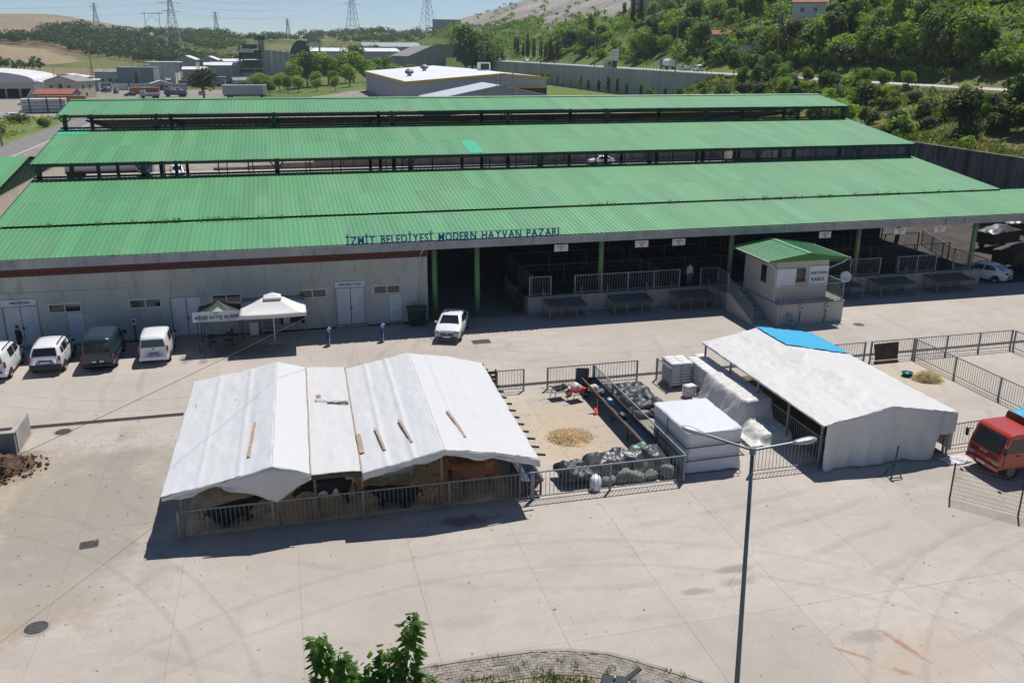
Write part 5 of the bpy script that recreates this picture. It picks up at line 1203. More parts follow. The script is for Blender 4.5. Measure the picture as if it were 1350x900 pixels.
for k, (x, y, rz) in enumerate(((-4.9, 56.3, 0.4), (-4.0, 56.6, -0.5), (-3.6, 57.4, 1.4))):
    t = thing('folding_chair', ('black chair under the green canopy near its left leg', 'black chair in the middle under the green canopy', 'black chair under green canopy against the wall side')[k], 'chair', (x, y, 0), rz)
    MB().bb(-0.2, 0.2, -0.2, 0.2, 0.43, 0.46).build('seat', m_black, t); MB().bb(-0.2, 0.2, 0.18, 0.21, 0.6, 0.9).build('backrest', m_black, t)
    for sx_ in (-0.19, 0.19):
        MB().bar((sx_,-0.18,0.43), (sx_,-0.2,0), 0.025).build('leg', m_black, t); MB().bar((sx_,0.19,0.9), (sx_,0.22,0), 0.025).build('leg', m_black, t)
# dumpster, barriers, meter on post
t = thing('dumpster', 'dark green wheeled waste container beside the wall corner', 'dumpster', (8.25, 58.35, 0)); m_dg = mat('dumpster_green', (0.012,0.035,0.028), 0.55, var=0.3)
MB().hexa([(-0.5,-0.36,0.18),(0.5,-0.36,0.18),(0.5,0.36,0.18),(-0.5,0.36,0.18),(-0.62,-0.46,1.15),(0.62,-0.46,1.15),(0.62,0.46,1.15),(-0.62,0.46,1.15)]).build('bin_body', m_dg, t, bevel=0.03)
MB().prism([(-0.5,1.16),(0.5,1.16),(0.45,1.30),(0,1.36),(-0.45,1.30)], lambda u, v, q: (q, u, v), -0.66, 0.66).build('lid', mat('lid_green', (0.02,0.06,0.05), 0.5), t); MB().bb(-0.66, 0.66, -0.50, -0.462, 1.02, 1.08).build('lift_bar', m_dg, t)
for sx_ in (-0.42, 0.42):
    for sy_ in (-0.3, 0.3): MB().cyl((sx_-0.03,sy_,0.09), (sx_+0.03,sy_,0.09), 0.09, n=10).build('caster', m_black, t)
m_bw = mat('barrier_blue', (0.02,0.05,0.22), 0.5)
for x, y, lb in ((2.22, 55.3, 'blue and white barrier stand nearest the white umbrella'), (5.62, 55.35, 'blue and white barrier stand in front of the double store doors')):
    t = thing('barrier_stand', lb, 'barrier', (x, y, 0), 0.2)
    for s in (-1, 1):
        MB().bar((0.06*s, 0.3*s, 0), (0.0, 0.03*s, 1.05), 0.05).build('leg', m_white, t); MB().bb(-0.03+0.06*s-0.02, 0.03+0.06*s, -0.18, 0.18, 0.25, 0.9).build('panel', m_bw, t)
    MB().bar((-0.12,0,1.06), (0.14,0,1.12), 0.05).build('cross_bar', m_white, t); MB().cyl((0,0,1.0), (0,0,1.22), 0.035, n=8).build('lamp', m_white, t)
t = thing('meter_post', 'small white meter box on a dark post against the wall', 'meter box', (-9.8, 59.0, 0)); MB().bb(-0.17, 0.17, -0.08, 0.15, 1.12, 1.55).build('case', m_pvc, t, bevel=0.015); MB().bb(-0.035, 0.035, 0.0, 0.07, 0, 1.119).build('post', m_black, t); MB().bb(-0.08, 0.08, -0.09, -0.081, 1.3, 1.45).build('window', m_glass, t)

# ================================================================ VEHICLES
m_glassc = mat('car_glass', (0.012,0.016,0.018), 0.06, var=0.1, spec=0.8); m_tyre = mat('tyre', (0.02,0.02,0.02), 0.85); m_rim = mat('alloy', (0.45,0.46,0.47), 0.35, 0.7)
m_trim = mat('black_trim', (0.025,0.025,0.027), 0.6); m_tail = mat('tail_lamp', (0.30,0.010,0.012), 0.2, spec=0.7); m_head = mat('head_lamp', (0.26,0.28,0.30), 0.12, spec=0.8); m_plate = mat('number_plate', (0.62,0.63,0.65), 0.5)
def paint(n, c): return mat(n, c, 0.28, 0.0, var=0.04, scale=1.5, coat=0.6, coord='obj')
m_cw = paint('white_car_paint', (0.78,0.79,0.80)); m_cteal = paint('dark_teal_paint', (0.018,0.042,0.062)); m_cred = paint('truck_red', (0.43,0.040,0.015)); m_csil = paint('silver_paint', (0.42,0.44,0.46)); m_cblue = paint('blue_paint', (0.03,0.08,0.2))
def prof(K, x): return interp(K, x)
def make_car(name, label, S, pm, loc, rz, group=None):
    """S: L,W, top profile (rear->front), belt, side glass polys, screens; x forward"""
    t = thing(name, label, S.get('cat', 'car'), loc, rz, group); L, W, K = S['L'], S['W'], S['top']; belt = S['belt']; rw = S.get('roofw', 0.80)
    hw = lambda x: W/2*(1-0.13*abs(2*x/L)**5)
    st = sorted({round(-L/2+L*k/30, 3) for k in range(31)} | {k[0] for k in K})
    rings = []
    for x in st:
        zt = prof(K, x); w_ = hw(x); zb = S.get('zb', 0.22)+0.10*abs(2*x/L)**6
        if zt > belt+0.06:
            k = min(1, (zt-belt)/0.5); wr = w_*(0.95-(0.95-rw)*k)
            ring = [(w_*0.90,zb),(w_*0.985,zb+0.10),(w_,0.55),(w_*0.985,belt-0.10),(w_*0.95,belt),(w_*0.95+(wr-w_*0.95)*0.55,belt+(zt-belt)*0.5),(wr,zt-0.09*k-0.01),(wr*0.90,zt-0.025),(wr*0.55,zt),(0,zt+0.012)]
        else:
            ring = [(w_*0.90,zb),(w_*0.985,zb+0.10),(w_,min(0.55,zt-0.22)),(w_*0.985,zt-0.13),(w_*0.955,zt-0.055),(w_*0.90,zt-0.02),(w_*0.80,zt-0.004),(w_*0.62,zt+0.008),(w_*0.35,zt+0.014),(0,zt+0.018)]
        rings.append([(x, y, z) for y, z in ring]+[(x, -y, z) for y, z in reversed(ring[:-1])])
    mb = MB(); n = len(rings[0]); P = [p for r in rings for p in r]; F = []
    for i in range(len(rings)-1):
        for k in range(n-1): F.append((i*n+k, i*n+k+1, (i+1)*n+k+1, (i+1)*n+k))
        F.append((i*n+n-1, i*n, (i+1)*n, (i+1)*n+n-1))
    F += [tuple(range(n)), tuple(reversed(range((len(rings)-1)*n, len(rings)*n)))]
    mb.add(P, F); body = mb.build('body', pm, t, True)
    def ys(x, z):
        zt = prof(K, x); w_ = hw(x)
        if z <= belt: return w_*0.955
        k = min(1, (zt-belt)/0.5); wr = w_*(0.95-(0.95-rw)*k); q = min(1, (z-belt)/max(0.05, zt-0.1-belt)); return w_*0.95+(wr-w_*0.95)*q
    for poly in S['glass']:
        for s in (-1, 1):
            n = len(poly); mb = MB(); P = [(x, s*(ys(x, z)+0.012), z) for x, z in poly]+[(x, s*(ys(x, z)-0.06), z) for x, z in poly]
            F = [tuple(range(n)), tuple(range(2*n-1, n-1, -1))]+[(k, n+k, n+(k+1)%n, (k+1)%n) for k in range(n)]
            if s > 0: F = [f[::-1] for f in F]
            mb.add(P, F); mb.build('side_window', m_glassc, t)
    for (x0, z0, x1, z1, w0, w1, nm, mm) in S['screens']:
        d = Vector((x1-x0, 0, z1-z0)).normalized(); nr = Vector((-d.z, 0, d.x)) if (x0 > x1) != (z1 < z0) else Vector((-d.z, 0, d.x))
        if nr.x*(1 if x0 > 0 else -1) < 0: nr = -nr
        o_ = nr*0.022; mb = MB(); q = []
        for sgn in (1, -2):
            for x, y, z in ((x0,-w0,z0),(x0,w0,z0),(x1,w1,z1),(x1,-w1,z1)): q.append(Vector((x,y,z))+o_*sgn)
        mb.hexa(q); ob = mb.build(nm, mm or m_glassc, t)
        me = ob.data; bm = bmesh.new(); bm.from_mesh(me); bmesh.ops.recalc_face_normals(bm, faces=bm.faces); bm.to_mesh(me); bm.free()
    wr_ = S.get('wr', 0.31)
    for x in S['axles']:
        for s in (-1, 1):
            y = s*(hw(x)-0.11)
            wl = MB().cyl((x,y-0.10,wr_), (x,y+0.10,wr_), wr_, n=20).build('wheel', m_tyre, t, False)
            MB().cyl((x,y+s*0.085,wr_), (x,y+s*0.108,wr_), wr_*0.66, n=14).build('rim', m_rim, wl)
            mb = MB(); mb.prism([((wr_+0.055)*math.cos(a*PI/10), (wr_+0.055)*math.sin(a*PI/10)) for a in range(11)], lambda u, v, q: (x+u, q, wr_-0.03+v), min(y-s*0.05, s*(hw(x)+0.006)), max(y-s*0.05, s*(hw(x)+0.006))); mb.build('wheel_arch', m_trim, t)
    for (nm, mm, c, d) in S['bits']:
        for s in ((-1, 1) if abs(c[1]) > 0.02 else (1,)): MB().box((c[0], s*c[1], c[2]), d).build(nm, mm, t, bevel=min(d)*0.2)
    return t
SED = dict(L=4.30, W=1.74, belt=0.92, top=[(-2.15,0.55),(-2.12,0.92),(-1.98,1.03),(-1.72,1.06),(-1.15,1.38),(-0.80,1.46),(-0.2,1.49),(0.2,1.46),(0.45,1.40),(1.15,1.0),(1.6,0.93),(2.0,0.80),(2.12,0.62),(2.15,0.45)],
    glass=[[(-1.30,1.00),(-0.36,0.97),(-0.36,1.37),(-0.80,1.36),(-1.08,1.27)],[(-0.28,0.97),(0.78,0.98),(0.42,1.27),(0.15,1.36),(-0.28,1.37)]],
    screens=[(1.08,1.03,0.46,1.40,0.64,0.52,'windscreen',None),(-1.68,1.09,-1.18,1.37,0.60,0.52,'rear_window',None)], axles=(-1.30,1.32),
    bits=[('tail_light',m_tail,(-2.08,0.66,0.86),(0.12,0.36,0.17)),('head_light',m_head,(2.05,0.62,0.73),(0.18,0.38,0.17)),('number_plate',m_plate,(-2.165,0,0.80),(0.02,0.5,0.11)),('front_plate',m_plate,(2.165,0,0.45),(0.02,0.5,0.11)),('grille',m_trim,(2.135,0,0.62),(0.06,0.80,0.11)),('lower_intake',m_trim,(2.13,0,0.34),(0.06,1.1,0.12)),('mirror',m_cw,(0.78,0.93,1.02),(0.12,0.16,0.12)),('door_handle',m_cw,(-0.15,0.865,0.84),(0.16,0.03,0.03)),('badge',m_rim,(2.165,0,0.67),(0.02,0.12,0.09))]) if True else None
SUV = dict(L=4.30, W=1.80, belt=1.08, wr=0.34, zb=0.30, roofw=0.80, top=[(-2.15,0.60),(-2.12,1.02),(-2.0,1.15),(-1.72,1.56),(-1.5,1.64),(-0.3,1.69),(0.35,1.62),(1.0,1.13),(1.7,1.05),(2.02,0.93),(2.13,0.70),(2.15,0.5)],
    glass=[[(-1.55,1.13),(-1.12,1.12),(-1.12,1.47),(-1.45,1.45)],[(-1.02,1.12),(-0.18,1.11),(-0.18,1.53),(-1.02,1.52)],[(-0.10,1.11),(0.82,1.13),(0.40,1.48),(-0.10,1.54)]],
    screens=[(0.97,1.17,0.38,1.60,0.66,0.56,'windscreen',None),(-2.02,1.14,-1.75,1.54,0.66,0.58,'rear_window',None)], axles=(-1.33,1.35),
    bits=[('tail_light',m_tail,(-2.07,0.77,1.00),(0.14,0.14,0.30)),('rear_bumper',m_trim,(-2.10,0,0.50),(0.16,1.70,0.34)),('number_plate',m_plate,(-2.165,0,0.78),(0.02,0.5,0.11)),('plate_trim',m_trim,(-2.15,0,0.90),(0.03,0.75,0.06)),('roof_rail',m_trim,(-0.55,0.64,1.70),(1.9,0.05,0.06)),('head_light',m_head,(2.02,0.66,0.80),(0.18,0.3,0.2)),('mirror',m_trim,(0.85,0.97,1.16),(0.14,0.18,0.16)),('sill',m_trim,(0,0.88,0.36),(1.9,0.06,0.14)),('door_handle',m_trim,(-0.2,0.89,0.98),(0.16,0.03,0.035)),('door_handle',m_trim,(-1.0,0.89,0.98),(0.16,0.03,0.035))])
VAN = dict(L=4.16, W=1.76, belt=1.06, wr=0.31, roofw=0.83, top=[(-2.08,0.5),(-2.06,1.05),(-1.98,1.55),(-1.85,1.70),(-1.4,1.77),(-0.2,1.78),(0.4,1.68),(1.15,1.12),(1.62,1.0),(1.98,0.82),(2.06,0.62),(2.08,0.42)],
    glass=[[(-0.95,1.10),(-0.1,1.10),(-0.1,1.60),(-1.05,1.60)],[(0.0,1.10),(0.98,1.13),(0.45,1.54),(0.0,1.60)]],
    screens=[(1.10,1.17,0.44,1.65,0.68,0.58,'windscreen',None),(-2.075,1.12,-2.0,1.56,0.66,0.60,'rear_window',None)], axles=(-1.30,1.22), cat='van',
    bits=[('tail_light',m_tail,(-2.03,0.80,1.00),(0.12,0.10,0.36)),('number_plate',mat('dark_plate', (0.12,0.12,0.13), 0.5),(-2.09,0,0.74),(0.02,0.52,0.12)),('rear_bumper',m_cw,(-2.05,0,0.42),(0.14,1.66,0.22)),('head_light',m_head,(1.92,0.66,0.82),(0.22,0.28,0.2)),('mirror',m_trim,(0.98,0.96,1.14),(0.14,0.18,0.18)),('door_handle',m_trim,(-0.1,0.87,0.96),(0.16,0.03,0.035)),('badge',m_trim,(-2.075,0,1.02),(0.02,0.12,0.06))])
VAN2 = dict(VAN); VAN2['bits'] = VAN['bits'] + [('roof_rail',m_trim,(-0.5,0.66,1.78),(2.1,0.05,0.05)),('tailgate_panel',m_trim,(-2.075,0,0.60),(0.02,1.2,0.1))]
PAN = dict(L=4.55, W=1.84, belt=1.10, wr=0.31, roofw=0.86, top=[(-2.28,0.45),(-2.26,1.0),(-2.16,1.75),(-2.06,1.92),(-1.6,1.97),(0.3,1.97),(0.9,1.86),(1.62,1.15),(1.95,1.02),(2.2,0.80),(2.28,0.5)],
    glass=[[(0.62,1.14),(1.42,1.17),(0.98,1.66),(0.62,1.70)],[(-0.55,1.20),(0.30,1.20),(0.30,1.66),(-0.55,1.66)]], screens=[(1.58,1.20,0.96,1.82,0.74,0.66,'windscreen',None),(-2.235,1.15,-2.17,1.70,0.70,0.66,'rear_window',None)], axles=(-1.35,1.40), cat='van',
    bits=[('tail_light',m_tail,(-2.24,0.84,0.85),(0.08,0.10,0.30)),('number_plate',m_plate,(-2.29,0.12,0.62),(0.02,0.4,0.11)),('rear_bumper',m_trim,(-2.26,0,0.40),(0.16,1.74,0.18)),('head_light',m_head,(2.12,0.70,0.80),(0.2,0.26,0.2)),('mirror',m_trim,(1.45,1.0,1.25),(0.12,0.2,0.24)),('side_rail',m_trim,(-0.6,0.925,1.08),(2.0,0.02,0.04)),('bumper_strip',m_trim,(0.3,0.925,0.62),(2.9,0.02,0.06))])
make_car('parked_van', 'white van with dark roof rails parked beside white jeep, end of row', VAN2, m_cw, (-16.6, 54.9, 0), PI/2)
make_car('parked_car', 'white off road car with black bumpers parked facing the wall', SUV, m_cw, (-13.9, 55.55, 0), PI/2)
make_car('parked_van', 'dark teal panel van parked facing the wall', PAN, m_cteal, (-11.1, 55.7, 0), PI/2)
make_car('parked_van', 'white van with dark rear window parked nearest the green canopy', VAN, m_cw, (-8.1, 55.95, 0), PI/2)
make_car('parked_car', 'white sedan parked nose out in front of the green driveway columns', SED, m_cw, (10.25, 55.9, 0), R(-90-20))
make_car('parked_car', 'white sedan parked beyond the podium end', SED, m_cw, (55.85, 60.55, 0), R(90+30))
# red tipper truck
tk = thing('red_truck', 'red tipper truck with blue tarpaulin over its load', 'truck', (31.6, 30.05, 0), PI)
mb = MB(); CP = [(0.30,0.55),(2.12,0.55),(2.16,0.95),(2.10,1.28),(1.78,2.08),(1.62,2.18),(0.42,2.20),(0.30,2.12)]
mb.prism(CP, lambda u, v, q: (u, q, v), -0.98, 0.98); mb.build('cab', m_cred, tk, bevel=0.05)
mb = MB(); mb.hexa([(2.145,-0.84,1.27),(2.145,0.84,1.27),(1.84,0.76,2.02),(1.84,-0.76,2.02),(2.10,-0.84,1.25),(2.10,0.84,1.25),(1.80,0.76,2.0),(1.80,-0.76,2.0)]); ob = mb.build('windscreen', m_glassc, tk)
bm = bmesh.new(); bm.from_mesh(ob.data); bmesh.ops.recalc_face_normals(bm, faces=bm.faces); bm.to_mesh(ob.data); bm.free()
for s in (-1, 1):
    mb = MB(); mb.prism([(0.62,1.32),(1.86,1.32),(1.66,1.96),(0.62,1.98)], lambda u, v, q: (u, s*(0.965+q), v), 0, 0.03); mb.build('side_window', m_glassc, tk)
    MB().box((2.14, s*0.74, 0.82), (0.08, 0.36, 0.17)).build('head_light', m_head, tk, bevel=0.015); MB().bar((2.0, s*0.98, 1.75), (2.12, s*1.12, 1.72), 0.03).build('mirror_arm', m_trim, tk); MB().box((2.14, s*1.15, 1.55), (0.06, 0.16, 0.36)).build('mirror', m_trim, tk, bevel=0.01)
    MB().box((1.25, s*0.995, 1.18), (0.18, 0.03, 0.04)).build('door_handle', m_trim, tk); MB().box((0.62, s*0.992, 1.2), (0.02, 0.012, 1.1)).build('door_seam', m_trim, tk); MB().box((1.95, s*0.992, 0.98), (0.02, 0.012, 0.6)).build('door_seam', m_trim, tk)
MB().box((2.13, 0, 1.02), (0.06, 1.5, 0.16)).build('grille', mat('dark_red', (0.12,0.012,0.012), 0.5), tk); put_text('badge', 'ISUZU', 0.2, m_plate, tk, (2.165, 0, 1.12), 0.46, rot=(PI/2,0,PI/2)); MB().box((2.16, 0, 0.58), (0.12, 1.92, 0.20)).build('bumper', m_cred, tk, bevel=0.02)
for y in (-0.6, 0.6): MB().box((2.225, y, 0.58), (0.02, 0.2, 0.1)).build('fog_light', m_head, tk)
MB().box((2.225, 0, 0.60), (0.02, 0.52, 0.12)).build('number_plate', m_plate, tk)
for x in (1.42, -1.6):
    for s in (-1, 1):
        wl = MB().cyl((x, s*0.80-0.13, 0.40), (x, s*0.80+0.13, 0.40), 0.40, n=22).build('wheel', m_tyre, tk); MB().cyl((x, s*0.94, 0.40), (x, s*0.95, 0.40), 0.22, n=14).build('rim', mat('truck_rim', (0.22,0.20,0.19), 0.6, 0.4), wl)
MB().prism([(0.47*math.cos(a*PI/10), 0.47*math.sin(a*PI/10)) for a in range(11)], lambda u, v, q: (1.42+u, q, 0.40+v), -0.985, -0.97).build('wheel_arch', m_trim, tk)
MB().bb(-2.6, 0.3, -0.4, 0.4, 0.5, 0.75).build('chassis', m_trim, tk); m_bed_ = mat('tipper_red', (0.11,0.014,0.012), 0.55, var=0.3)
for s in (-1, 1): MB().bb(-2.7, 0.22, s*1.05-0.03, s*1.05+0.03, 0.95, 2.35).build('bed_side', m_bed_, tk)
for k in range(6):
    for s in (-1, 1): MB().bb(-2.6+k*0.54, -2.54+k*0.54, s*1.10-0.018, s*1.10+0.018, 0.95, 2.33).build('bed_rib', m_bed_, tk)
MB().bb(0.16, 0.22, -1.02, 1.02, 0.95, 2.45).build('headboard', m_bed_, tk); MB().bb(-2.7, -2.64, -1.02, 1.02, 0.95, 2.3).build('tailgate', m_bed_, tk); MB().bb(-2.63, 0.15, -1.01, 1.01, 0.78, 0.948).build('bed_floor', m_bed_, tk)
mb = MB(); mb.sheet(lambda u, v: (-2.75+2.95*u, -1.16+2.32*v, 2.40+0.38*math.sin(v*PI)*math.sin(min(1, u*1.1)*PI)+0.05*fbm(u*6, v*6, 2)-(0.35 if v in (0, 1) else 0)), 30, 20, 0.012); tag(mb.build('load_cover', m_blue, None, True), 'blue tarpaulin tied over the load of the red truck', 'tarpaulin')
o = COL.objects[-1]; lc = bpy.data.objects['load_cover']; lc.location = (31.6, 30.05, 0); lc.rotation_euler = (0,0,PI)

# ================================================================ PEOPLE AND CATTLE
def skin(name, verts, edges, radii, root, mats, fmat, lv=2):
    me = bpy.data.meshes.new(name); me.from_pydata([tuple(v) for v in verts], edges, []); o = bpy.data.objects.new(name, me); COL.objects.link(o)
    o.modifiers.new('s', 'SKIN'); sv = me.skin_vertices[0].data
    for k, r in enumerate(radii): sv[k].radius = r if isinstance(r, tuple) else (r, r); sv[k].use_root = (k == root)
    sm = o.modifiers.new('u', 'SUBSURF'); sm.levels = lv; sm.render_levels = lv
    dg = bpy.context.evaluated_depsgraph_get(); out = bpy.data.meshes.new_from_object(o.evaluated_get(dg)); bpy.data.objects.remove(o)
    out.materials.clear()
    for m in mats: out.materials.append(m)
    for p in out.polygons: p.material_index = fmat(p.center); p.use_smooth = True
    return out
class Sk:
    def __init__(s): s.v = []; s.e = []; s.r = []
    def add(s, p, r, par=None):
        s.v.append(Vector(p)); s.r.append(r); k = len(s.v)-1
        if par is not None: s.e.append((par, k))
        return k
m_skin = mat('skin', (0.42,0.25,0.17), 0.6); m_hair = mat('hair', (0.015,0.012,0.010), 0.7)
def person(label, loc, rz, top_m, leg_m, phone, shoe=m_black):
    t = thing('person', label, 'person', loc, rz); k = Sk()
    pel = k.add((0,0,0.95), (0.155,0.115)); sp = k.add((0,0.01,1.12), (0.145,0.105), pel); ch = k.add((0,0,1.34), (0.17,0.115), sp); nk = k.add((0,0.0,1.49), 0.062, ch); hd = k.add((0,-0.02,1.60), (0.082,0.095), nk); ht = k.add((0,-0.01,1.71), (0.065,0.078), hd)
    hands = []
    for s in (-1, 1):
        sh = k.add((s*0.18,0,1.42), 0.068, ch)
        if phone and s > 0: el = (s*0.27,-0.14,1.20); ha = (s*0.13,-0.10,1.53); fd = Vector((-0.05,-0.02,0.07))
        else: el = (s*0.25,0.02,1.13); ha = (s*0.26,-0.06,0.88); fd = Vector((0,-0.01,-0.09))
        e = k.add(el, 0.048, sh); w_ = k.add(ha, 0.032, e); pm_ = k.add(Vector(ha)+fd*0.7, (0.040,0.024), w_); hands.append(Vector(ha)+fd*0.7)
        for q in range(4): 
            f0 = k.add(Vector(ha)+fd*1.25+Vector((0,(q-1.5)*0.018,0)), 0.0095, pm_); k.add(Vector(ha)+fd*(1.7+0.12*(1-abs(q-1.4)))+Vector((-s*0.008,(q-1.5)*0.020,0)), 0.008, f0)
        th = k.add(Vector(ha)+fd*0.75+Vector((0,-0.04,0)), 0.011, w_); k.add(Vector(ha)+fd*1.15+Vector((0,-0.055,0)), 0.009, th)
        hp = k.add((s*0.09,0,0.88), 0.10, pel); kn = k.add((s*0.10,-0.02-0.02*s,0.50), 0.068, hp); an = k.add((s*0.10,0.02-0.03*s,0.10), 0.045, kn); ft = k.add((s*0.11,-0.06-0.03*s,0.045), (0.045,0.038), an); k.add((s*0.12,-0.15-0.03*s,0.035), (0.042,0.03), ft)
    def fm(c):
        if c.z > 1.50 or any((Vector(c)-h).length < 0.11 for h in hands): return 2
        if c.z < 0.085: return 3
        return 1 if c.z < 0.93 and abs(c.x) < 0.2 else 0
    me = skin('body', k.v, k.e, k.r, pel, [top_m, leg_m, m_skin, shoe], fm); link('body', me, t)
    bm = bmesh.new(); bmesh.ops.create_uvsphere(bm, u_segments=14, v_segments=9, radius=1)
    for v in bm.verts: v.co = Vector((v.co.x*0.088, v.co.y*0.102+0.012, v.co.z*0.10+1.695 if v.co.z > -0.2 or v.co.y > 0 else v.co.z*0.0+1.69))
    hm = bpy.data.meshes.new('hair'); bm.to_mesh(hm); bm.free(); hm.materials.append(m_hair); link('hair', hm, t)
    MB().prism([(-0.012,1.59),(0.012,1.59),(0,1.63)], lambda u, v, q: (u, q, v), -0.135, -0.10).build('nose', m_skin, t)
    for s in (-1, 1): MB().box((s*0.032, -0.108, 1.635), (0.022, 0.012, 0.012)).build('eye', m_black, t); MB().box((s*0.088, 0.0, 1.62), (0.016, 0.035, 0.055)).build('ear', m_skin, t)
    MB().box((0, -0.108, 1.565), (0.045, 0.012, 0.010)).build('mouth', mat('lips', (0.3,0.13,0.1), 0.6), t)
    MB().bb(-0.15, 0.15, -0.10, 0.10, 0.93, 0.965).build('belt', m_black, t)
    if phone: tag(MB().box((0.125, -0.12, 1.60), (0.015, 0.07, 0.13)).build('phone', m_black, t), '', '') if False else MB().box((0.115, -0.10, 1.60), (0.012, 0.07, 0.13)).build('held_phone', m_black, t)
    return t
person('person in dark clothes by the store doors, hand at ear', (-16.35, 58.2, 0), R(150), mat('black_jacket', (0.012,0.012,0.014), 0.85), mat('dark_trousers', (0.015,0.017,0.022), 0.85), True)
person('person in white shirt and grey trousers standing on the hall podium', (29.0, 59.75, 1.21), R(10), mat('white_shirt', (0.55,0.58,0.66), 0.85), mat('grey_trousers', (0.16,0.15,0.14), 0.85), False)

def M_hide(name, c1, c2, thr, sc_=1.3):
    m, t, b = principled(name); f, _ = pos_noise(t, sc_, 2, 0.4, 'obj'); k = ramp(t, f, [(thr-0.015, (0,0,0)), (thr+0.015, (1,1,1))])
    t.links.new(mixc(t, k, c1, c2), b.inputs['Base Color']); b.inputs['Roughness'].default_value = 0.75; return m
H_bw = M_hide('black_white_hide', (0.012,0.011,0.010), (0.62,0.58,0.52), 0.53, 1.1); H_b = M_hide('black_hide', (0.012,0.011,0.010), (0.4,0.37,0.33), 0.74); H_br = M_hide('brown_hide', (0.24,0.095,0.035), (0.36,0.17,0.075), 0.5); H_w = M_hide('pale_hide', (0.58,0.53,0.46), (0.03,0.03,0.03), 0.63, 1.5); H_pk = M_hide('fawn_hide', (0.36,0.20,0.12), (0.5,0.34,0.23), 0.5)
m_hoof = mat('hoof', (0.05,0.04,0.03), 0.7); m_muz = mat('muzzle', (0.25,0.15,0.13), 0.6); m_horn = mat('horn', (0.45,0.38,0.28), 0.5)
def cow(label, loc, rz, hide, lie=False, head=0.0, sc_=1.0, low=0.0):
    t = thing('cow', label, 'cow', loc, rz); t.scale = (sc_,)*3; k = Sk(); dz = -0.58 if lie else 0.0
    rt = k.add((-0.55,0,1.12+dz), (0.25,0.30)); bl_ = k.add((-0.1,0,1.02+dz), (0.34,0.36), rt); chs = k.add((0.45,0,1.04+dz), (0.29,0.36), bl_); sh = k.add((0.68,0,1.16+dz), (0.22,0.26), chs)
    nk = k.add((0.98,head*0.3,1.28+dz-low*0.5), (0.15,0.19), sh); pl = k.add((1.22,head*0.6,1.36+dz-low), (0.125,0.135), nk); mz = k.add((1.45,head*0.9,1.20+dz-low), (0.095,0.095), pl); tip = k.add((1.58,head*1.05,1.10+dz-low), (0.08,0.07), mz)
    rp = k.add((-0.85,0,1.14+dz), (0.18,0.20), rt)
    ta = k.add((-0.99,0,1.08+dz), 0.035, rp); tb = k.add((-1.05,0.03,0.75+dz*0.7), 0.022, ta); k.add((-1.06,0.05,0.42+dz*0.3), 0.04, tb)
    for s in (-1, 1):
        if lie:
            a = k.add((0.50,s*0.24,0.32), 0.10, chs); b_ = k.add((0.78,s*0.30,0.14), 0.065, a); k.add((0.45,s*0.33,0.08), 0.05, b_)
            a = k.add((-0.60,s*0.30,0.34), 0.15, rt); b_ = k.add((-0.10,s*0.42,0.20), 0.09, a); c_ = k.add((-0.45,s*0.46,0.09), 0.055, b_); k.add((-0.15,s*0.48,0.07), 0.045, c_)
        else:
            a = k.add((0.52,s*0.17,0.76), 0.115, chs); b_ = k.add((0.55,s*0.17,0.42), 0.062, a); c_ = k.add((0.53,s*0.17,0.15), 0.042, b_); k.add((0.56,s*0.17,0.04), 0.056, c_)
            a = k.add((-0.62,s*0.19,0.82), 0.16, rt); b_ = k.add((-0.48,s*0.19,0.60), 0.10, a); c_ = k.add((-0.74,s*0.19,0.38), 0.055, b_); d_ = k.add((-0.70,s*0.19,0.13), 0.042, c_); k.add((-0.66,s*0.19,0.04), 0.056, d_)
    tp = Vector((1.58, head*1.05, 1.10+dz-low))
    fm = lambda c: 1 if (not lie and c.z < 0.085) else 2 if (Vector(c)-tp).length < 0.10 else 0
    link('body', skin('body', k.v, k.e, k.r, rt, [hide, m_hoof, m_muz], fm), t)
    hx = Vector((1.20, head*0.58, 1.43+dz-low))
    for s in (-1, 1):
        MB().prism([(0,-0.05),(0.09,-0.07),(0.19,0.0),(0.09,0.06)], lambda u, v, q: (hx.x-0.02+q, hx.y+s*(0.10+u), hx.z+v-0.02), -0.015, 0.015).build('ear', hide, t)
        MB().tube([hx+Vector((0.02,s*0.08,0.05)), hx+Vector((0.03,s*0.16,0.10)), hx+Vector((0.05,s*0.19,0.18))], [0.026,0.02,0.006], 6).build('horn', m_horn, t)
        MB().box(hx+Vector((0.11,s*0.105,-0.08)), (0.03,0.02,0.03)).build('eye', m_black, t)
    return t
cow('black cow lying near the left tent post with white face', (-2.9, 33.5, 0.06), R(12), H_b, True, 0.1)
cow('black and white cow standing behind the front fence of cattle tent', (1.0, 33.6, 0.06), R(186), H_bw, False, 0.25, 1.0, 0.25)
cow('black cow lying in the middle of the tent beside fence post', (3.7, 33.35, 0.06), R(176), H_b, True, -0.1)
cow('pale cow standing in the tent behind the lying black cow', (3.9, 34.7, 0.06), R(12), H_w, False, 0.1)
cow('brown cow standing side on near the blue trough, front one', (7.1, 33.6, 0.06), R(188), H_br, False, -0.2, 1.0)
cow('brown cow standing further back under the tent ridge', (6.7, 34.8, 0.06), R(186), H_br, False, 0.1, 1.0)
cow('fawn calf standing by the fence under the tent ridge', (5.3, 33.1, 0.06), R(250), H_pk, False, 0.1, 0.68)
cow('black cow standing deep in the tent behind the middle panel', (0.9, 37.4, 0.06), R(20), H_bw, False, 0.0)

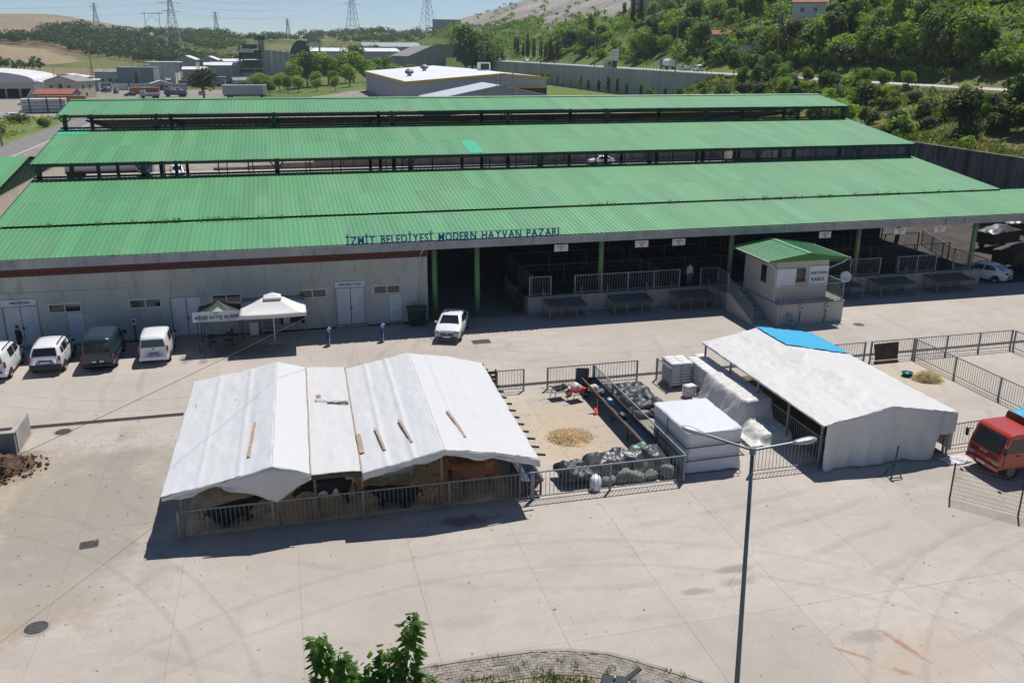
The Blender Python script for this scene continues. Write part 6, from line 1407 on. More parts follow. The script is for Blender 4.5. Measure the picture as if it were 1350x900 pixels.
# ================================================================ YARD ODDS AND ENDS
def barrow(label, loc, rz, tm, load=None):
    t = thing('wheelbarrow', label, 'wheelbarrow', loc, rz); mb = MB()
    def tr(u, v): x = -0.42+0.84*u; y = -0.32+0.64*v; e = max(abs(2*u-1), abs(2*v-1)); return (x, y, 0.36+0.28*e**2+0.04*(u))
    mb.sheet(tr, 14, 12, 0.012); mb.build('tray', tm, t, True)
    for s in (-1, 1):
        MB().tube([(0.62,s*0.10,0.20),(0.3,s*0.2,0.33),(-0.4,s*0.26,0.40),(-0.95,s*0.28,0.62)], 0.018, 6).build('handle', m_fence, t); MB().bar((-0.3,s*0.24,0.38), (-0.42,s*0.26,0.0), 0.03).build('leg', m_fence, t)
    wl = MB().cyl((0.62,-0.05,0.19), (0.62,0.05,0.19), 0.19, n=16).build('wheel', m_tyre, t); MB().cyl((0.62,-0.055,0.19), (0.62,0.055,0.19), 0.09, n=10).build('hub', m_rim, wl)
barrow('dark green wheelbarrow parked beside the orange one', (13.75, 43.25, 0), R(10), mat('barrow_dark', (0.03,0.035,0.03), 0.5))
barrow('orange wheelbarrow holding a clear plastic bag', (14.6, 42.75, 0), R(15), mat('barrow_orange', (0.62,0.06,0.02), 0.4))
tag(link('plastic_bag', blob_mesh('plastic_bag', mat('clear_bag', (0.6,0.57,0.56), 0.3, bmp=0.5), 0.30, 0.25, 0.34, 77, True, 3, 0.2), None, (14.55, 42.8, 0.42), 0.4), 'crumpled whitish plastic bag in the orange wheelbarrow', 'bag')
t = thing('leaning_board', 'dark slate board leaning on the end of the trough', 'board', (15.3, 44.0, 0)); MB().hexa([(-0.42,-0.08,0.02),(0.28,-0.28,0.02),(0.30,-0.22,0.02),(-0.40,-0.02,0.02),(-0.25,0.30,1.22),(0.45,0.10,1.22),(0.47,0.16,1.22),(-0.23,0.36,1.22)]).build('panel', mat('slate_board', (0.06,0.075,0.085), 0.6), t)
t = thing('shovel', 'orange bladed shovel leaning against the trough', 'shovel', (14.95, 40.7, 0)); mb = MB(); mb.sheet(lambda u, v: (-0.16+0.32*u+0.1*v, -0.25+0.34*v, 0.03+0.22*v+0.08*(2*u-1)**2), 8, 6, 0.012); mb.build('blade', mat('shovel_orange', (0.60,0.07,0.02), 0.4), t, True); MB().cyl((0.1,0.05,0.24), (0.42,0.85,0.95), 0.018, n=6).build('handle', m_wood, t); MB().box((-0.08,0.15,0.42), (0.3,0.03,0.34), 0.4, Matrix.Rotation(R(-30), 3, 'X')).build('guard', m_trim, t)
t = thing('jerrycan', 'pale blue plastic can standing on the trough rim', 'jerrycan', (15.68, 40.6, 0.36)); MB().bb(-0.11, 0.11, -0.15, 0.15, 0, 0.42).build('can', mat('can_blue', (0.42,0.58,0.62), 0.4), t, bevel=0.03); MB().cyl((0,0.05,0.42), (0,0.05,0.47), 0.04, n=8).build('cap', m_white, t)
for k, (x, y, mm, lb) in enumerate(((15.6, 42.9, m_sack, 'pale sack lying in the trough near its far end'), (15.75, 42.2, m_gsack, 'greenish sack lying in the trough beside the orange wheelbarrow'), (15.7, 38.9, m_bag, 'dark bag lying across the middle of the trough'))): tag(link('sack', blob_mesh('sack', mm, 0.3, 0.22, 0.22, 90+k, False, 3), None, (x, y, 0.38), 0.7*k), lb, 'sack')
t = thing('fence_board', 'dark plywood board tied to the fence of the empty pen', 'board', (34.8, 44.25, 0)); MB().hexa([(-0.85,-0.25,0.22),(0.72,-0.25,0.22),(0.72,-0.20,0.22),(-0.85,-0.20,0.22),(-0.75,0.12,1.12),(0.92,0.12,1.16),(0.92,0.17,1.16),(-0.75,0.17,1.12)]).build('panel', m_woodd, t); MB().bb(-0.9, 0.75, -0.32, -0.2, 0.0, 0.14).build('foot_beam', m_woodd, t)
t = thing('wooden_gate', 'dark plank gate propped beside the tent back corner', 'gate', (10.1, 44.65, 0))
for k in range(5): MB().bb(-0.5, 0.5, -0.03, 0.0, 0.1+0.26*k, 0.28+0.26*k).build('plank', m_woodd, t)
for x in (-0.48, 0.42): MB().bb(x, x+0.08, 0.002, 0.06, 0, 1.4).build('upright', m_woodd, t)
t = thing('green_stand', 'green steel tripod stand in front of the long white tent', 'stand', (25.3, 30.55, 0)); m_gs = mat('stand_green', (0.03,0.12,0.07), 0.5)
MB().bar((-0.25,-0.2,0), (0.28,0.25,1.42), 0.07).build('post', m_gs, t); MB().bar((0.02,0.02,0.70), (0.35,-0.2,0), 0.05).build('leg', m_gs, t); MB().bar((0.02,0.02,0.70), (-0.1,0.45,0), 0.05).build('leg', m_gs, t); MB().bar((-0.2,-0.17,0.1), (0.30,-0.18,0.08), 0.04).build('foot_bar', m_gs, t)
# welded mesh fence panels in front of the truck
mf = thing('mesh_fence', 'dark welded mesh fence with slim posts beside red truck', 'fence', (26.46, 28.34, 0)); m_mesh = mat('mesh_green', (0.025,0.04,0.035), 0.5)
mp = [Vector((0,0,0)), Vector((1.63,-2.0,0)), Vector((3.26,-4.0,0)), Vector((4.9,-6.0,0))]
for p in mp: MB().box((p.x,p.y,0.82), (0.06,0.06,1.64), R(-51)).build('post', m_trim, mf)
for a, b in zip(mp, mp[1:]):
    mb = MB()
    for i in range(51): q = a+(b-a)*(i/50); mb.bar(q+Vector((0,0,0.06)), q+Vector((0,0,1.58)), 0.006)
    for j in range(9): z = 0.08+0.185*j; mb.bar(a+Vector((0,0,z)), b+Vector((0,0,z)), 0.008)
    mb.build('mesh_panel', m_mesh, mf)
# manure bay
t = thing('bay_wall', 'low grey concrete bay wall holding back the manure', 'wall', (-17, 42.4, 0)); MB().bb(-6, 4.2, -0.1, 0.14, 0, 1.08).build('wall_panel', mat('bay_concrete', (0.22,0.225,0.225), 0.9, var=0.25, scale=1.0), t); MB().bb(-6, 4.25, -0.14, 0.18, 1.083, 1.13).build('coping', m_conc, t); MB().bb(4.0, 4.24, 0.145, 2.4, 0, 1.08).build('return_wall', m_conc, t)
m_man = mat('manure', (0.060,0.032,0.017), 0.95, var=0.5, scale=3, col2=(0.09,0.055,0.03), bmp=0.8)
t = thing('manure_heap', 'dark brown manure heap in front of the bay wall', 'heap', (-13.6, 40.8, 0)); mb = MB(); mound(mb, -13.9, 40.9, 1.9, 1.35, 0.75, 36, 0, 8.0, 0.4); mb.build('heap', m_man, t, True, world=True)
mb = MB()
for _ in range(260):
    a = rnd.random()*6.28; r = rnd.random()**0.6*1.25; x = -13.6+2.0*r*math.cos(a); y = 40.7+1.45*r*math.sin(a); z = max(0, 0.6*(1-r*r))+0.02; s = 0.03+0.09*rnd.random(); mb.box((x,y,z), (s*1.4,s,s), rnd.random()*3, Matrix.Rotation(rnd.random(), 3, 'X'))
stuff(mb.build('clods', m_man, t, world=True))

# street lamp with two arms, floodlight mast
m_pole = mat('lamp_steel', (0.11,0.145,0.17), 0.45, 0.4, var=0.12); m_lens = mat('lamp_lens', (0.55,0.58,0.60), 0.2)
sl = thing('street_lamp', 'tall slim two armed street lamp with grey heads', 'street lamp', (10.42, 17.0, 0)); tp = Vector((-0.27,0,9.17))
MB().tube([(0,0,0.09), tp*0.5+Vector((0,0,0.04)), tp], [0.078,0.060,0.045], 10).build('pole', m_pole, sl, True); MB().bb(-0.2, 0.2, -0.2, 0.2, 0.08, 0.12).build('base_plate', m_pole, sl); MB().cyl(tp+Vector((0,0,-0.1)), tp+Vector((0,0,0.06)), 0.07, n=10).build('cap', m_pole, sl)
for e in (Vector((-0.92,0.55,0.24)), Vector((0.99,-0.05,0.10))):
    d = e.normalized(); side = Vector((-d.y,d.x,0)).normalized(); up = d.cross(side)*-1 if d.cross(side).z < 0 else d.cross(side)
    MB().cyl(tp, tp+e, 0.032, n=8).build('arm', m_pole, sl); mb = MB(); P = []; n = 12; SG = [(0,0.05),(0.10,0.085),(0.25,0.12),(0.42,0.13),(0.55,0.10),(0.62,0.03)]
    for q, r in SG:
        for k in range(n): a = 2*PI*k/n; P.append(tp+e+d*q+side*(r*math.cos(a))+up*(0.55*r*math.sin(a)))
    mb.add(P, [(i*n+k, i*n+(k+1)%n, (i+1)*n+(k+1)%n, (i+1)*n+k) for i in range(len(SG)-1) for k in range(n)]+[tuple(range(n-1,-1,-1)), tuple(range((len(SG)-1)*n, len(SG)*n))]); hd_ = mb.build('lamp_head', mat('lamp_head', (0.30,0.34,0.37), 0.4, 0.3), sl, True)
    mb = MB(); P = []
    for q, r in ((0.16,0.05),(0.30,0.085),(0.45,0.085),(0.55,0.05)):
        for k in range(n): a = 2*PI*k/n; P.append(tp+e+d*q+side*(r*math.cos(a))-up*0.045+up*(0.45*r*math.sin(a)))
    mb.add(P, [(i*n+k, i*n+(k+1)%n, (i+1)*n+(k+1)%n, (i+1)*n+k) for i in range(3) for k in range(n)]); mb.build('lens', m_lens, hd_, True)
fl = thing('floodlight_mast', 'black floodlight head on a mast beside the paved island', 'floodlight', (5.25, 12.75, 0.0), R(-22)); m_fl = mat('floodlight_black', (0.030,0.042,0.052), 0.65, 0.0, var=0.1, spec=0.25); m_flg = mat('floodlight_glass', (0.006,0.006,0.007), 0.05)
MB().cyl((0,-0.1,0.09), (0,-0.1,6.72), 0.06, 0.045, n=10).build('mast', m_pole, fl, True)
hm = MB(); hm.hexa([(-0.27,-0.30,-0.10),(0.27,-0.30,-0.10),(0.24,0.12,-0.02),(-0.24,0.12,-0.02),(-0.27,-0.30,0.02),(0.27,-0.30,0.02),(0.24,0.12,0.10),(-0.24,0.12,0.10)]); hme = hm.mesh('housing', m_fl)
for nm, me_, lc_ in (('housing', hme, (0,0,6.95)),): o = link(nm, me_, fl, lc_, bevel=0.02)
MB().hexa([(-0.25,-0.315,6.86),(0.25,-0.315,6.86),(0.25,-0.305,6.86),(-0.25,-0.305,6.86),(-0.25,-0.315,6.96),(0.25,-0.315,6.96),(0.25,-0.305,6.96),(-0.25,-0.305,6.96)]).build('glass', m_flg, fl)
MB().box((0.34,-0.02,6.95), (0.12,0.22,0.14)).build('driver_box', m_fl, fl, bevel=0.015); MB().bar((0.22,0.10,7.0), (0.46,0.34,7.08), 0.09, 0.03).build('bracket', m_fl, fl); MB().cyl((0,0.02,7.02), (0,0.02,7.09), 0.02, n=8).build('knob', m_rim, fl); MB().bar((0,-0.1,6.70), (0,-0.06,6.88), 0.06).build('neck', m_fl, fl)
# overhead cable from the eave across the yard
def cable(label, a, b, sag, r, m, name='overhead_cable', n=24):
    a = Vector(a); b = Vector(b); pts = [a+(b-a)*(k/n)-Vector((0,0,sag*4*(k/n)*(1-k/n))) for k in range(n+1)]; mb = MB(); o_ = a; mb.tube([p-o_ for p in pts], r, 5); o = mb.build(name, m); o.location = o_; return tag(o, label, 'cable')
m_cab = mat('cable_black', (0.03,0.03,0.03), 0.6)
cable('thin dark overhead cable crossing the yard above the cattle tent', (9.0, 58.3, 5.0), (-11.3, 23.5, 6.3), 0.35, 0.010, m_cab)

# ================================================================ BACKGROUND
def land_z(x, y):
    z = ground_z(x, y)
    if x > 119: z += (fbm(x*0.025, y*0.025, 1.0)*3.2)*smooth(119, 150, x)
    elif 80 < x < 110 and y < 205: z += 0.5*fbm(x*0.12, y*0.12, 2.0)*smooth(80, 84, x)*(1-smooth(105, 109, x))
    elif y > 500: z += fbm(x*0.006, y*0.006, 4.0)*3
    return z
# ---------------------------------------------------------------- retaining walls
m_ret = mat('retaining_concrete', (0.20,0.185,0.165), 0.95, var=0.3, scale=0.5, stretch=(1.5,1.5,0.15), spots=((0.06,0.052,0.045),0.45,0.8), rand=0.12)
m_ret2 = mat('road_wall_concrete', (0.38,0.375,0.35), 0.95, var=0.2, scale=0.3, stretch=(1.5,1.5,0.12), spots=((0.20,0.17,0.14),0.36,0.6), rand=0.08)
rw = thing('retaining_wall', 'dark streaked concrete retaining wall along the grass slope', 'wall', (76, 40, 0))
for k in range(40):
    y = -60+5.2*k
    if y+5.18 > 145.7: break
    MB().hexa([(75.72,y,-0.3),(76.5,y,-0.3),(76.5,y+5.17,-0.3),(75.72,y+5.17,-0.3),(75.95,y,7.3),(76.45,y,7.3),(76.45,y+5.17,7.3),(75.95,y+5.17,7.3)]).build('wall_panel', m_ret, rw, world=True)
rb = thing('retaining_wall', 'brown streaked concrete wall closing the yard behind the hall', 'wall', (30, 146, 0))
for k in range(17):
    x = -10+5.05*k; h = ground_z(x+2.5, 147)+0.35
    MB().bb(x, x+5.03, 145.72, 146.4, -0.3, h).build('wall_panel', mat('rear_wall_concrete', (0.27,0.225,0.19), 0.95, var=0.3, scale=0.6, stretch=(1.5,1.5,0.15), spots=((0.12,0.09,0.075),0.4,0.8), rand=0.12), rb, world=True)
rr = thing('retaining_wall', 'long pale concrete wall carrying the hillside road', 'wall', (103, 207, 0))
for k in range(45):
    y = 207+6.05*k; MB().bb(102.68, 103.42, y, y+6.02, 3.0, 12.35-(0.0 if y < 420 else (y-420)*0.01)).build('wall_panel', m_ret2, rr, world=True)
mb = MB()
for k in range(70): mb.bar((103.05, 208+2.4*k, 12.3), (103.05, 208+2.4*k, 13.7), 0.07)
for z in (12.9, 13.6): mb.bar((103.05, 208, z), (103.05, 375, z), 0.04)
mb.build('guard_rail', m_fence, rr, world=True)

# ---------------------------------------------------------------- trees
m_bark = mat('bark', (0.13,0.10,0.075), 0.95, var=0.3, scale=3)
LV = [M_leaf('leaf_mid', (0.070,0.125,0.025), (0.125,0.195,0.040), (0.19,0.265,0.06)), M_leaf('leaf_light', (0.135,0.205,0.034), (0.21,0.295,0.052), (0.29,0.365,0.08)),
      M_leaf('leaf_dark', (0.032,0.062,0.020), (0.056,0.100,0.030), (0.09,0.145,0.045), 0.25), M_leaf('leaf_yellow', (0.12,0.14,0.02), (0.22,0.22,0.03), (0.32,0.30,0.05)), M_leaf('leaf_grey', (0.055,0.080,0.040), (0.085,0.115,0.060), (0.13,0.16,0.085))]
def rdir(r):
    while True:
        p = Vector((r.uniform(-1,1), r.uniform(-1,1), r.uniform(-1,1)))
        if 0.05 < p.length < 1: return p.normalized()
def leafquad(V, F, p, n, s, r):
    a = n.cross(rdir(r)); 
    if a.length < 0.05: a = Vector((1,0,0))
    a = a.normalized()*s*r.uniform(0.6,1.3); b = n.cross(a).normalized()*s*r.uniform(0.4,0.8); o = len(V)
    V += [tuple(p-a), tuple(p-b*0.9+n*s*0.12), tuple(p+a), tuple(p+b*0.9+n*s*0.12)]; F.append((o,o+1,o+2,o+3))
def crown_mesh(name, m, lobes, nleaf, leaf, seed):
    r = random.Random(seed); V = []; F = []; wt = [q[3]**2 for q in lobes]
    for _ in range(nleaf):
        c = r.choices(lobes, wt)[0]; d = rdir(r); d.z = d.z*0.85+0.1
        rr_ = c[3]*(0.62+0.42*r.random()**0.7)*(1+0.22*N3(d.x*2.3+seed, d.y*2.3, d.z*2.3+c[0]))
        p = Vector(c[:3])+d*rr_; n = (d+rdir(r)*0.75+Vector((0,0,0.25))).normalized(); leafquad(V, F, p, n, leaf, r)
    me = bpy.data.meshes.new(name); me.from_pydata(V, [], F); me.materials.append(m); return me
def lobes(kind, seed):
    r = random.Random(seed); L = []
    if kind == 'broad':
        for k in range(13): a = r.random()*6.28; q = r.random()**0.6*2.1; L.append((q*math.cos(a), q*math.sin(a), 3.6+r.random()*3.2-q*0.45, 1.0+0.7*r.random()))
    elif kind == 'tall':
        for k in range(14): z = 2.2+k*0.5+r.random()*0.3; q = (0.9-abs(z-5)/9)*r.random()*1.4; a = r.random()*6.28; L.append((q*math.cos(a), q*math.sin(a), z, 0.75+0.55*r.random()*(1-abs(z-4.5)/6)))
    elif kind == 'cypress':
        for k in range(12): z = 0.9+k*0.6; L.append((0.1*r.random(), 0.1*r.random(), z, 0.75*(1-(z/8.6)**2)+0.12))
    elif kind == 'bush':
        for k in range(9): a = r.random()*6.28; q = r.random()*1.6; L.append((q*math.cos(a), q*math.sin(a), 0.7+r.random()*1.1-q*0.2, 0.65+0.5*r.random()))
    return L
def make_tree(name, label, cat, kind, lm, nleaf, leaf, seed, loc, sc_, group, rz=0.0):
    t = thing(name, label, cat, loc, rz, group); t.scale = (sc_,)*3; L = lobes(kind, seed); r = random.Random(seed+5); mb = MB()
    top = max(q[2] for q in L)
    if kind != 'bush':
        mb.tube([(0,0,-0.4),(0.05,0.02,top*0.3),(0.0,0.1,top*0.62),(0.05,0.05,top*0.95)], [0.20,0.15,0.10,0.03], 7)
        for q in L[::2]: mb.tube([(0.02,0.04,q[2]*0.5), (q[0]*0.5,q[1]*0.5,q[2]*0.8), (q[0],q[1],q[2])], [0.08,0.05,0.02], 5)
    else:
        for q in L: mb.tube([(0,0,-0.2), (q[0]*0.6,q[1]*0.6,q[2]*0.6), (q[0],q[1],q[2])], [0.05,0.035,0.015], 5)
    mb.build('trunk' if kind != 'bush' else 'stem', m_bark, t); link('crown' if kind != 'bush' else 'foliage', crown_mesh('crown', lm, L, nleaf, leaf, seed), t)
    return t
PROTO = {}
def tree(kind, var, label, cat, group, x, y, s, z=None):
    spec = {'broad': ('broadleaf_tree', 1500, 0.34), 'tall': ('slender_tree', 1300, 0.32), 'cypress': ('cypress_tree', 1100, 0.24), 'bush': ('bush', 800, 0.26)}[kind]
    z = land_z(x, y) if z is None else z; key = (kind, var)
    if key not in PROTO:
        PROTO[key] = make_tree(spec[0], label, cat, kind, LV[var], spec[1], spec[2], 17*len(PROTO)+3, (x, y, z), s, group, rnd.random()*6.28); return PROTO[key]
    sx_ = s*rnd.uniform(0.88, 1.14)
    o = dup(PROTO[key], (x, y, z), rnd.random()*6.28, label, group, (sx_, sx_*rnd.uniform(0.9,1.1), s*rnd.uniform(0.85,1.15))); o['category'] = cat; return o
def visible(x, y, z, m=0.06):
    v = Vector((x, y, z-18)); c = v.dot(_fw)
    return c > 1 and abs(v.dot(_r)/c) < 0.572+m and -0.2 < v.dot(_u)/c < 0.382+m
# hillside above the road
n_t = n_b = 0; r2 = random.Random(5)
for _ in range(9000):
    y = 105+r2.random()**1.5*330; x = 124+r2.random()**1.25*(45+0.16*y)
    z = land_z(x, y)
    if not visible(x, y, z+3, 0.03) or quarry(x, y): continue
    if 128 < x < 150 and 122 < y < 178 and fbm(x*0.05, y*0.05, 2) > -0.25: continue      # open grassy patch
    if any(math.hypot(x-hx, y-hy) < hr for hx, hy, hr in ((159,388,13),(134,282,9),(134,264,8),(128,230,9),(149,243,9),(147,184,9))): continue
    dn = fbm(x*0.03, y*0.03, 6.0)
    if dn > -0.1 and n_t < 235 and r2.random() < 0.35:
        k = r2.choices(['broad', 'tall'], [8, 1])[0]; vr = r2.choices([0, 1, 2, 4], [4, 4, 1.0, 0.8])[0]
        tree(k, vr, {'broad': 'broad leafy tree in the thicket on the hillside above road', 'tall': 'slender tree standing in the thicket on the hillside'}[k], 'tree', {'broad': 'broad trees on the hillside', 'tall': 'slender trees on the hillside'}[k], x, y, r2.uniform(0.75, 1.35)); n_t += 1
    elif n_b < 140 and r2.random() < 0.5:
        tree('bush', r2.choices([0, 1, 2, 4], [3, 4, 1, 1])[0], 'rounded green bush on the hillside above the road', 'bush', 'bushes on the hillside', x, y, r2.uniform(0.8, 1.7)); n_b += 1
# dense roadside hedge of bushes on the right
for k in range(46): 
    y = 112+k*3.0; x = 124.5+2.2*rnd.random()
    tree('bush', rnd.choice([0, 2, 0]), 'dark bush in the thick row along the upper road side', 'bush', 'bushes lining the upper road side', x, y, rnd.uniform(1.1, 1.9))
# slope between wall and road
for _ in range(110):
    y = 92+rnd.random()*105; x = 79+rnd.random()**0.8*25
    if rnd.random() < 0.74: tree('bush', rnd.choice([0, 1, 4, 2]), 'bush on the dry grass slope below the road', 'bush', 'bushes on the slope below the road', x, y, rnd.uniform(0.45, 1.15))
    else: tree('broad', rnd.choice([1, 4, 0]), 'young leafy tree on the grass slope below road', 'tree', 'young trees on the slope below the road', x, y, rnd.uniform(0.35, 0.62))
for x, y, s, lb in ((86, 101, 1.25, 'big dark shrub at the wall corner of slope'), (92, 96, 1.5, 'tall dark shrub overhanging the retaining wall')): tree('broad', 2, lb, 'shrub', None, x, y, s*0.8)
for x, y, s in ((108, 196, 0.8), (107, 186, 0.75), (106.5, 203, 0.7), (105, 178, 0.6)): tree('broad', 0, 'leafy tree beside the end of the pale road wall', 'tree', 'trees by the end of the road wall', x, y, s)
# saplings in front of the road wall
for k in range(16): tree('tall', 2 if k < 9 else 1, 'young sapling planted in front of the pale road wall', 'tree', 'saplings along the road wall', 99.5+0.6*rnd.random(), 216+k*9+3*rnd.random(), rnd.uniform(0.28, 0.5))
# tall poplars, conifers, group by the works
for x, y, s in ((92, 452, 3.0), (97, 462, 2.7), (103, 455, 2.9), (108, 470, 2.5), (100, 440, 2.5), (112, 476, 2.4), (94, 446, 2.2)): tree('broad', 0, 'tall full leaved tree in the clump by the far road', 'tree', 'tall trees by the far road', x, y, s, 5)
for k in range(9): tree('cypress', 2, 'dark conifer beside the far bend of the road', 'tree', 'conifers by the far road', 120+2*rnd.random()+k*0.5, 395+k*11, rnd.uniform(0.9, 1.4))
for x, y, s in ((14, 418, 1.5), (20, 430, 1.7), (27, 425, 1.35), (36, 440, 1.75), (45, 446, 1.4), (8, 405, 1.1), (30, 410, 0.9), (2, 400, 0.9), (52, 452, 1.2), (41, 428, 1.2), (-4, 396, 0.85), (17, 402, 0.8), (23, 415, 1.5), (33, 424, 1.6), (11, 426, 1.45), (47, 436, 1.0), (-8, 410, 0.9), (58, 446, 0.9), (5, 385, 0.7), (24, 392, 0.7), (39, 402, 0.8)): tree('broad', rnd.choice([0, 1]), 'leafy tree in the group beside the asphalt works', 'tree', 'trees beside the asphalt works', x, y, s*1.2)
for x, y, s in ((-2, 372, 0.9), (9, 378, 1.0), (16, 370, 0.8), (29, 376, 1.1), (38, 382, 0.9), (50, 400, 1.2), (60, 415, 1.1), (22, 355, 0.7), (44, 372, 0.8), (-6, 384, 0.9)): tree('broad', rnd.choice([0, 1, 1]), 'leafy tree on the green verge behind the hall ridge', 'tree', 'trees on the green verge behind the hall', x, y, s)
tree('broad', 2, 'single dark round tree beside the white trailer', 'tree', None, -25, 352, 1.75)
for x, y, s in ((-40, 300, 0.8), (-44, 306, 0.7), (-58, 214, 0.9), (-60, 222, 0.7), (-53, 235, 0.9), (-62, 250, 0.9)): tree('bush', 0, 'green bush in the rough grass by left road', 'bush', 'bushes by the left road', x, y, s)
for x, y in ((159-9, 380), (152, 376), (168, 392)): tree('cypress', 2, 'dark pointed cypress beside the house on the hill', 'tree', 'cypresses by the hill house', x, y, 1.5)
tree('bush', 3, 'bright yellow flowering bush beside the dark roofed barn', 'bush', None, 151, 178, 2.0)
# far woods and scrub that read as one mass
def wood(name, label, polys, step, hgt, m, nq=34, leaf=1.5, dens=1.0, seed=1, thr=-9):
    r = random.Random(seed); V = []; F = []
    for P in polys:
        x0, x1 = min(p[0] for p in P), max(p[0] for p in P); y0, y1 = min(p[1] for p in P), max(p[1] for p in P)
        for _ in range(int((x1-x0)*(y1-y0)/step**2*dens)):
            x = r.uniform(x0, x1); y = r.uniform(y0, y1)
            if not inpoly(x, y, P) or fbm(x*0.03, y*0.03, seed) < thr or (x > 125 and quarry(x, y) and r.random() < 0.93): continue
            z = land_z(x, y); h = hgt*r.uniform(0.6, 1.35); rad = h*r.uniform(0.42, 0.6)
            if not visible(x, y, z+h, 0.14): continue
            for _q in range(nq):
                d = rdir(r); d.z = abs(d.z)*1.0-0.25; p = Vector((x, y, z+h*0.55))+Vector((d.x*rad, d.y*rad, d.z*h*0.5))*(1+0.25*r.random()); n = (d+rdir(r)*0.5).normalized(); leafquad(V, F, p, n, leaf*r.uniform(0.7,1.2), r)
    me = bpy.data.meshes.new(name); me.from_pydata(V, [], F); me.materials.append(m); o = stuff(link(name, me)); o['label'] = label; o['category'] = 'wood'; return o
wood('far_wood', 'dark broadleaf wood across the field hills', [[(-197,872),(-207,968),(-190,1036),(-127,1044),(-106,932),(-41,712),(-49,674),(-80,680),(-145,776),(-166,818)], [(-260,800),(-197,872),(-166,818),(-190,800)], [(-185,600),(-132,592),(-126,565),(-180,565)]], 7.6, 6.6, LV[2], 40, 1.1)
wood('far_wood', 'dark tree belt on the skyline behind the works', [[(-134,1100),(-48,1116),(-25,880),(-41,798),(-88,934)], [(40,1040),(150,1040),(190,1120),(30,1120)], [(-40,930),(30,960),(60,1010),(-20,1000)], [(20,690),(60,720),(90,760),(110,700),(80,640)], [(60,900),(150,900),(160,960),(90,960)], [(-60,640),(-20,640),(-10,700),(-50,720)]], 8.5, 7.2, LV[2], 40, 1.15, 1.0, 3)
wood('hill_scrub', 'green scrub covering the far hillside above the road', [[(122,330),(250,330),(300,700),(230,980),(160,980),(122,520)], [(122,100),(175,100),(260,330),(122,330)]], 6.2, 3.4, LV[0], 26, 0.75, 1.0, 5, -0.35)
wood('hill_scrub', 'pale green undergrowth covering the near hillside', [[(121,100),(165,100),(230,330),(121,330)]], 3.3, 1.7, LV[1], 22, 0.42, 1.0, 6, -0.4)
wood('slope_scrub', 'low weeds and dry brush on the slope below the road', [[(77.5,84),(104,84),(104,206),(77.5,206)]], 1.9, 0.75, LV[0], 16, 0.24, 1.3, 8, -0.25)
wood('slope_scrub', 'rough weeds on the grass verge by the left road', [[(-75,205),(-53,205),(-53,265),(-75,265)]], 1.8, 0.7, LV[1], 12, 0.22, 1.0, 9, -0.2)
# dry grass on the slope
r = random.Random(3); V = []; F = []
for _ in range(26000):
    y = 82+r.random()*124; x = 77+r.random()*27.5
    if fbm(x*0.12, y*0.12, 5.0) < -0.25: continue
    z = land_z(x, y)-0.05; a = r.random()*6.28; h = 0.25+0.35*r.random(); o = len(V); dx, dy = math.cos(a)*0.12, math.sin(a)*0.12
    V += [(x-dx,y-dy,z),(x+dx,y+dy,z),(x+r.gauss(0,.15),y+r.gauss(0,.15),z+h)]; F.append((o,o+1,o+2))
me = bpy.data.meshes.new('dry_grass'); me.from_pydata(V, [], F); me.materials.append(M_leaf('dry_grass', (0.10,0.14,0.04), (0.15,0.18,0.06), (0.26,0.23,0.12), 0.25)); o = stuff(link('dry_grass', me)); o['label'] = 'dry tawny grass on the slope below the road'; o['category'] = 'grass'

# ---------------------------------------------------------------- buildings
def bld(name, label, cat, cx, cy, wd, dp, h, rz=0.0, wall=None, roof=None, kind='gable', rise=1.6, ridge='x', wins=(), z=None, over=0.4, doors=(), group=None):
    """wins: (face 's' or 'e', u0, u1, z0, z1) ; s = side towards the yard"""
    z = (land_z(cx, cy) if z is None else z)-0.1; t = thing(name, label, cat, (cx, cy, z), rz, group); a, b = wd/2, dp/2
    w_ = MB().bb(-a, a, -b, b, 0, h).build('wall', wall, t)
    if kind == 'flat':
        rf = MB().bb(-a-over, a+over, -b-over, b+over, h+0.002, h+0.35).build('roof', roof, t)
    elif ridge == 'x':
        mb = MB(); mb.prism([(-b-over,h-0.12),(0,h+rise-0.0),(0,h+rise+0.16),(-b-over,h+0.06)], lambda u, v, q: (q, u, v), -a-over, a+over); mb.build('roof', roof, t)
        mb = MB(); mb.prism([(b+over,h-0.12),(b+over,h+0.06),(0.003,h+rise+0.16),(0.003,h+rise)], lambda u, v, q: (q, u, v), -a-over, a+over); mb.build('roof', roof, t)
        MB().prism([(-b,h+0.001),(b,h+0.001),(0,h+rise-0.02)], lambda u, v, q: (q, u, v), -a+0.01, a-0.01).build('gable', wall, t)
    else:
        mb = MB(); mb.prism([(-a-over,h-0.12),(0,h+rise),(0,h+rise+0.16),(-a-over,h+0.06)], lambda u, v, q: (u, q, v), -b-over, b+over); mb.build('roof', roof, t)
        mb = MB(); mb.prism([(a+over,h-0.12),(a+over,h+0.06),(0.003,h+rise+0.16),(0.003,h+rise)], lambda u, v, q: (u, q, v), -b-over, b+over); mb.build('roof', roof, t)
        MB().prism([(-a,h+0.001),(a,h+0.001),(0,h+rise-0.02)], lambda u, v, q: (u, q, v), -b+0.01, b-0.01).build('gable', wall, t)
    for nm, L in (('window', wins), ('door', doors)):
        for f, u0, u1, z0, z1 in L:
            if f == 's': o = MB().bb(u0, u1, -b-0.06, -b+0.1, z0, z1).build(nm, m_white if nm == 'window' else m_trim, t); MB().bb(u0+0.12, u1-0.12, -b-0.09, -b-0.061, z0+0.12, z1-0.12).build('pane', m_glass, o)
            else: o = MB().bb(a-0.1, a+0.06, u0, u1, z0, z1).build(nm, m_white if nm == 'window' else m_trim, t); MB().bb(a+0.061, a+0.09, u0+0.12, u1-0.12, z0+0.12, z1-0.12).build('pane', m_glass, o)
    return t
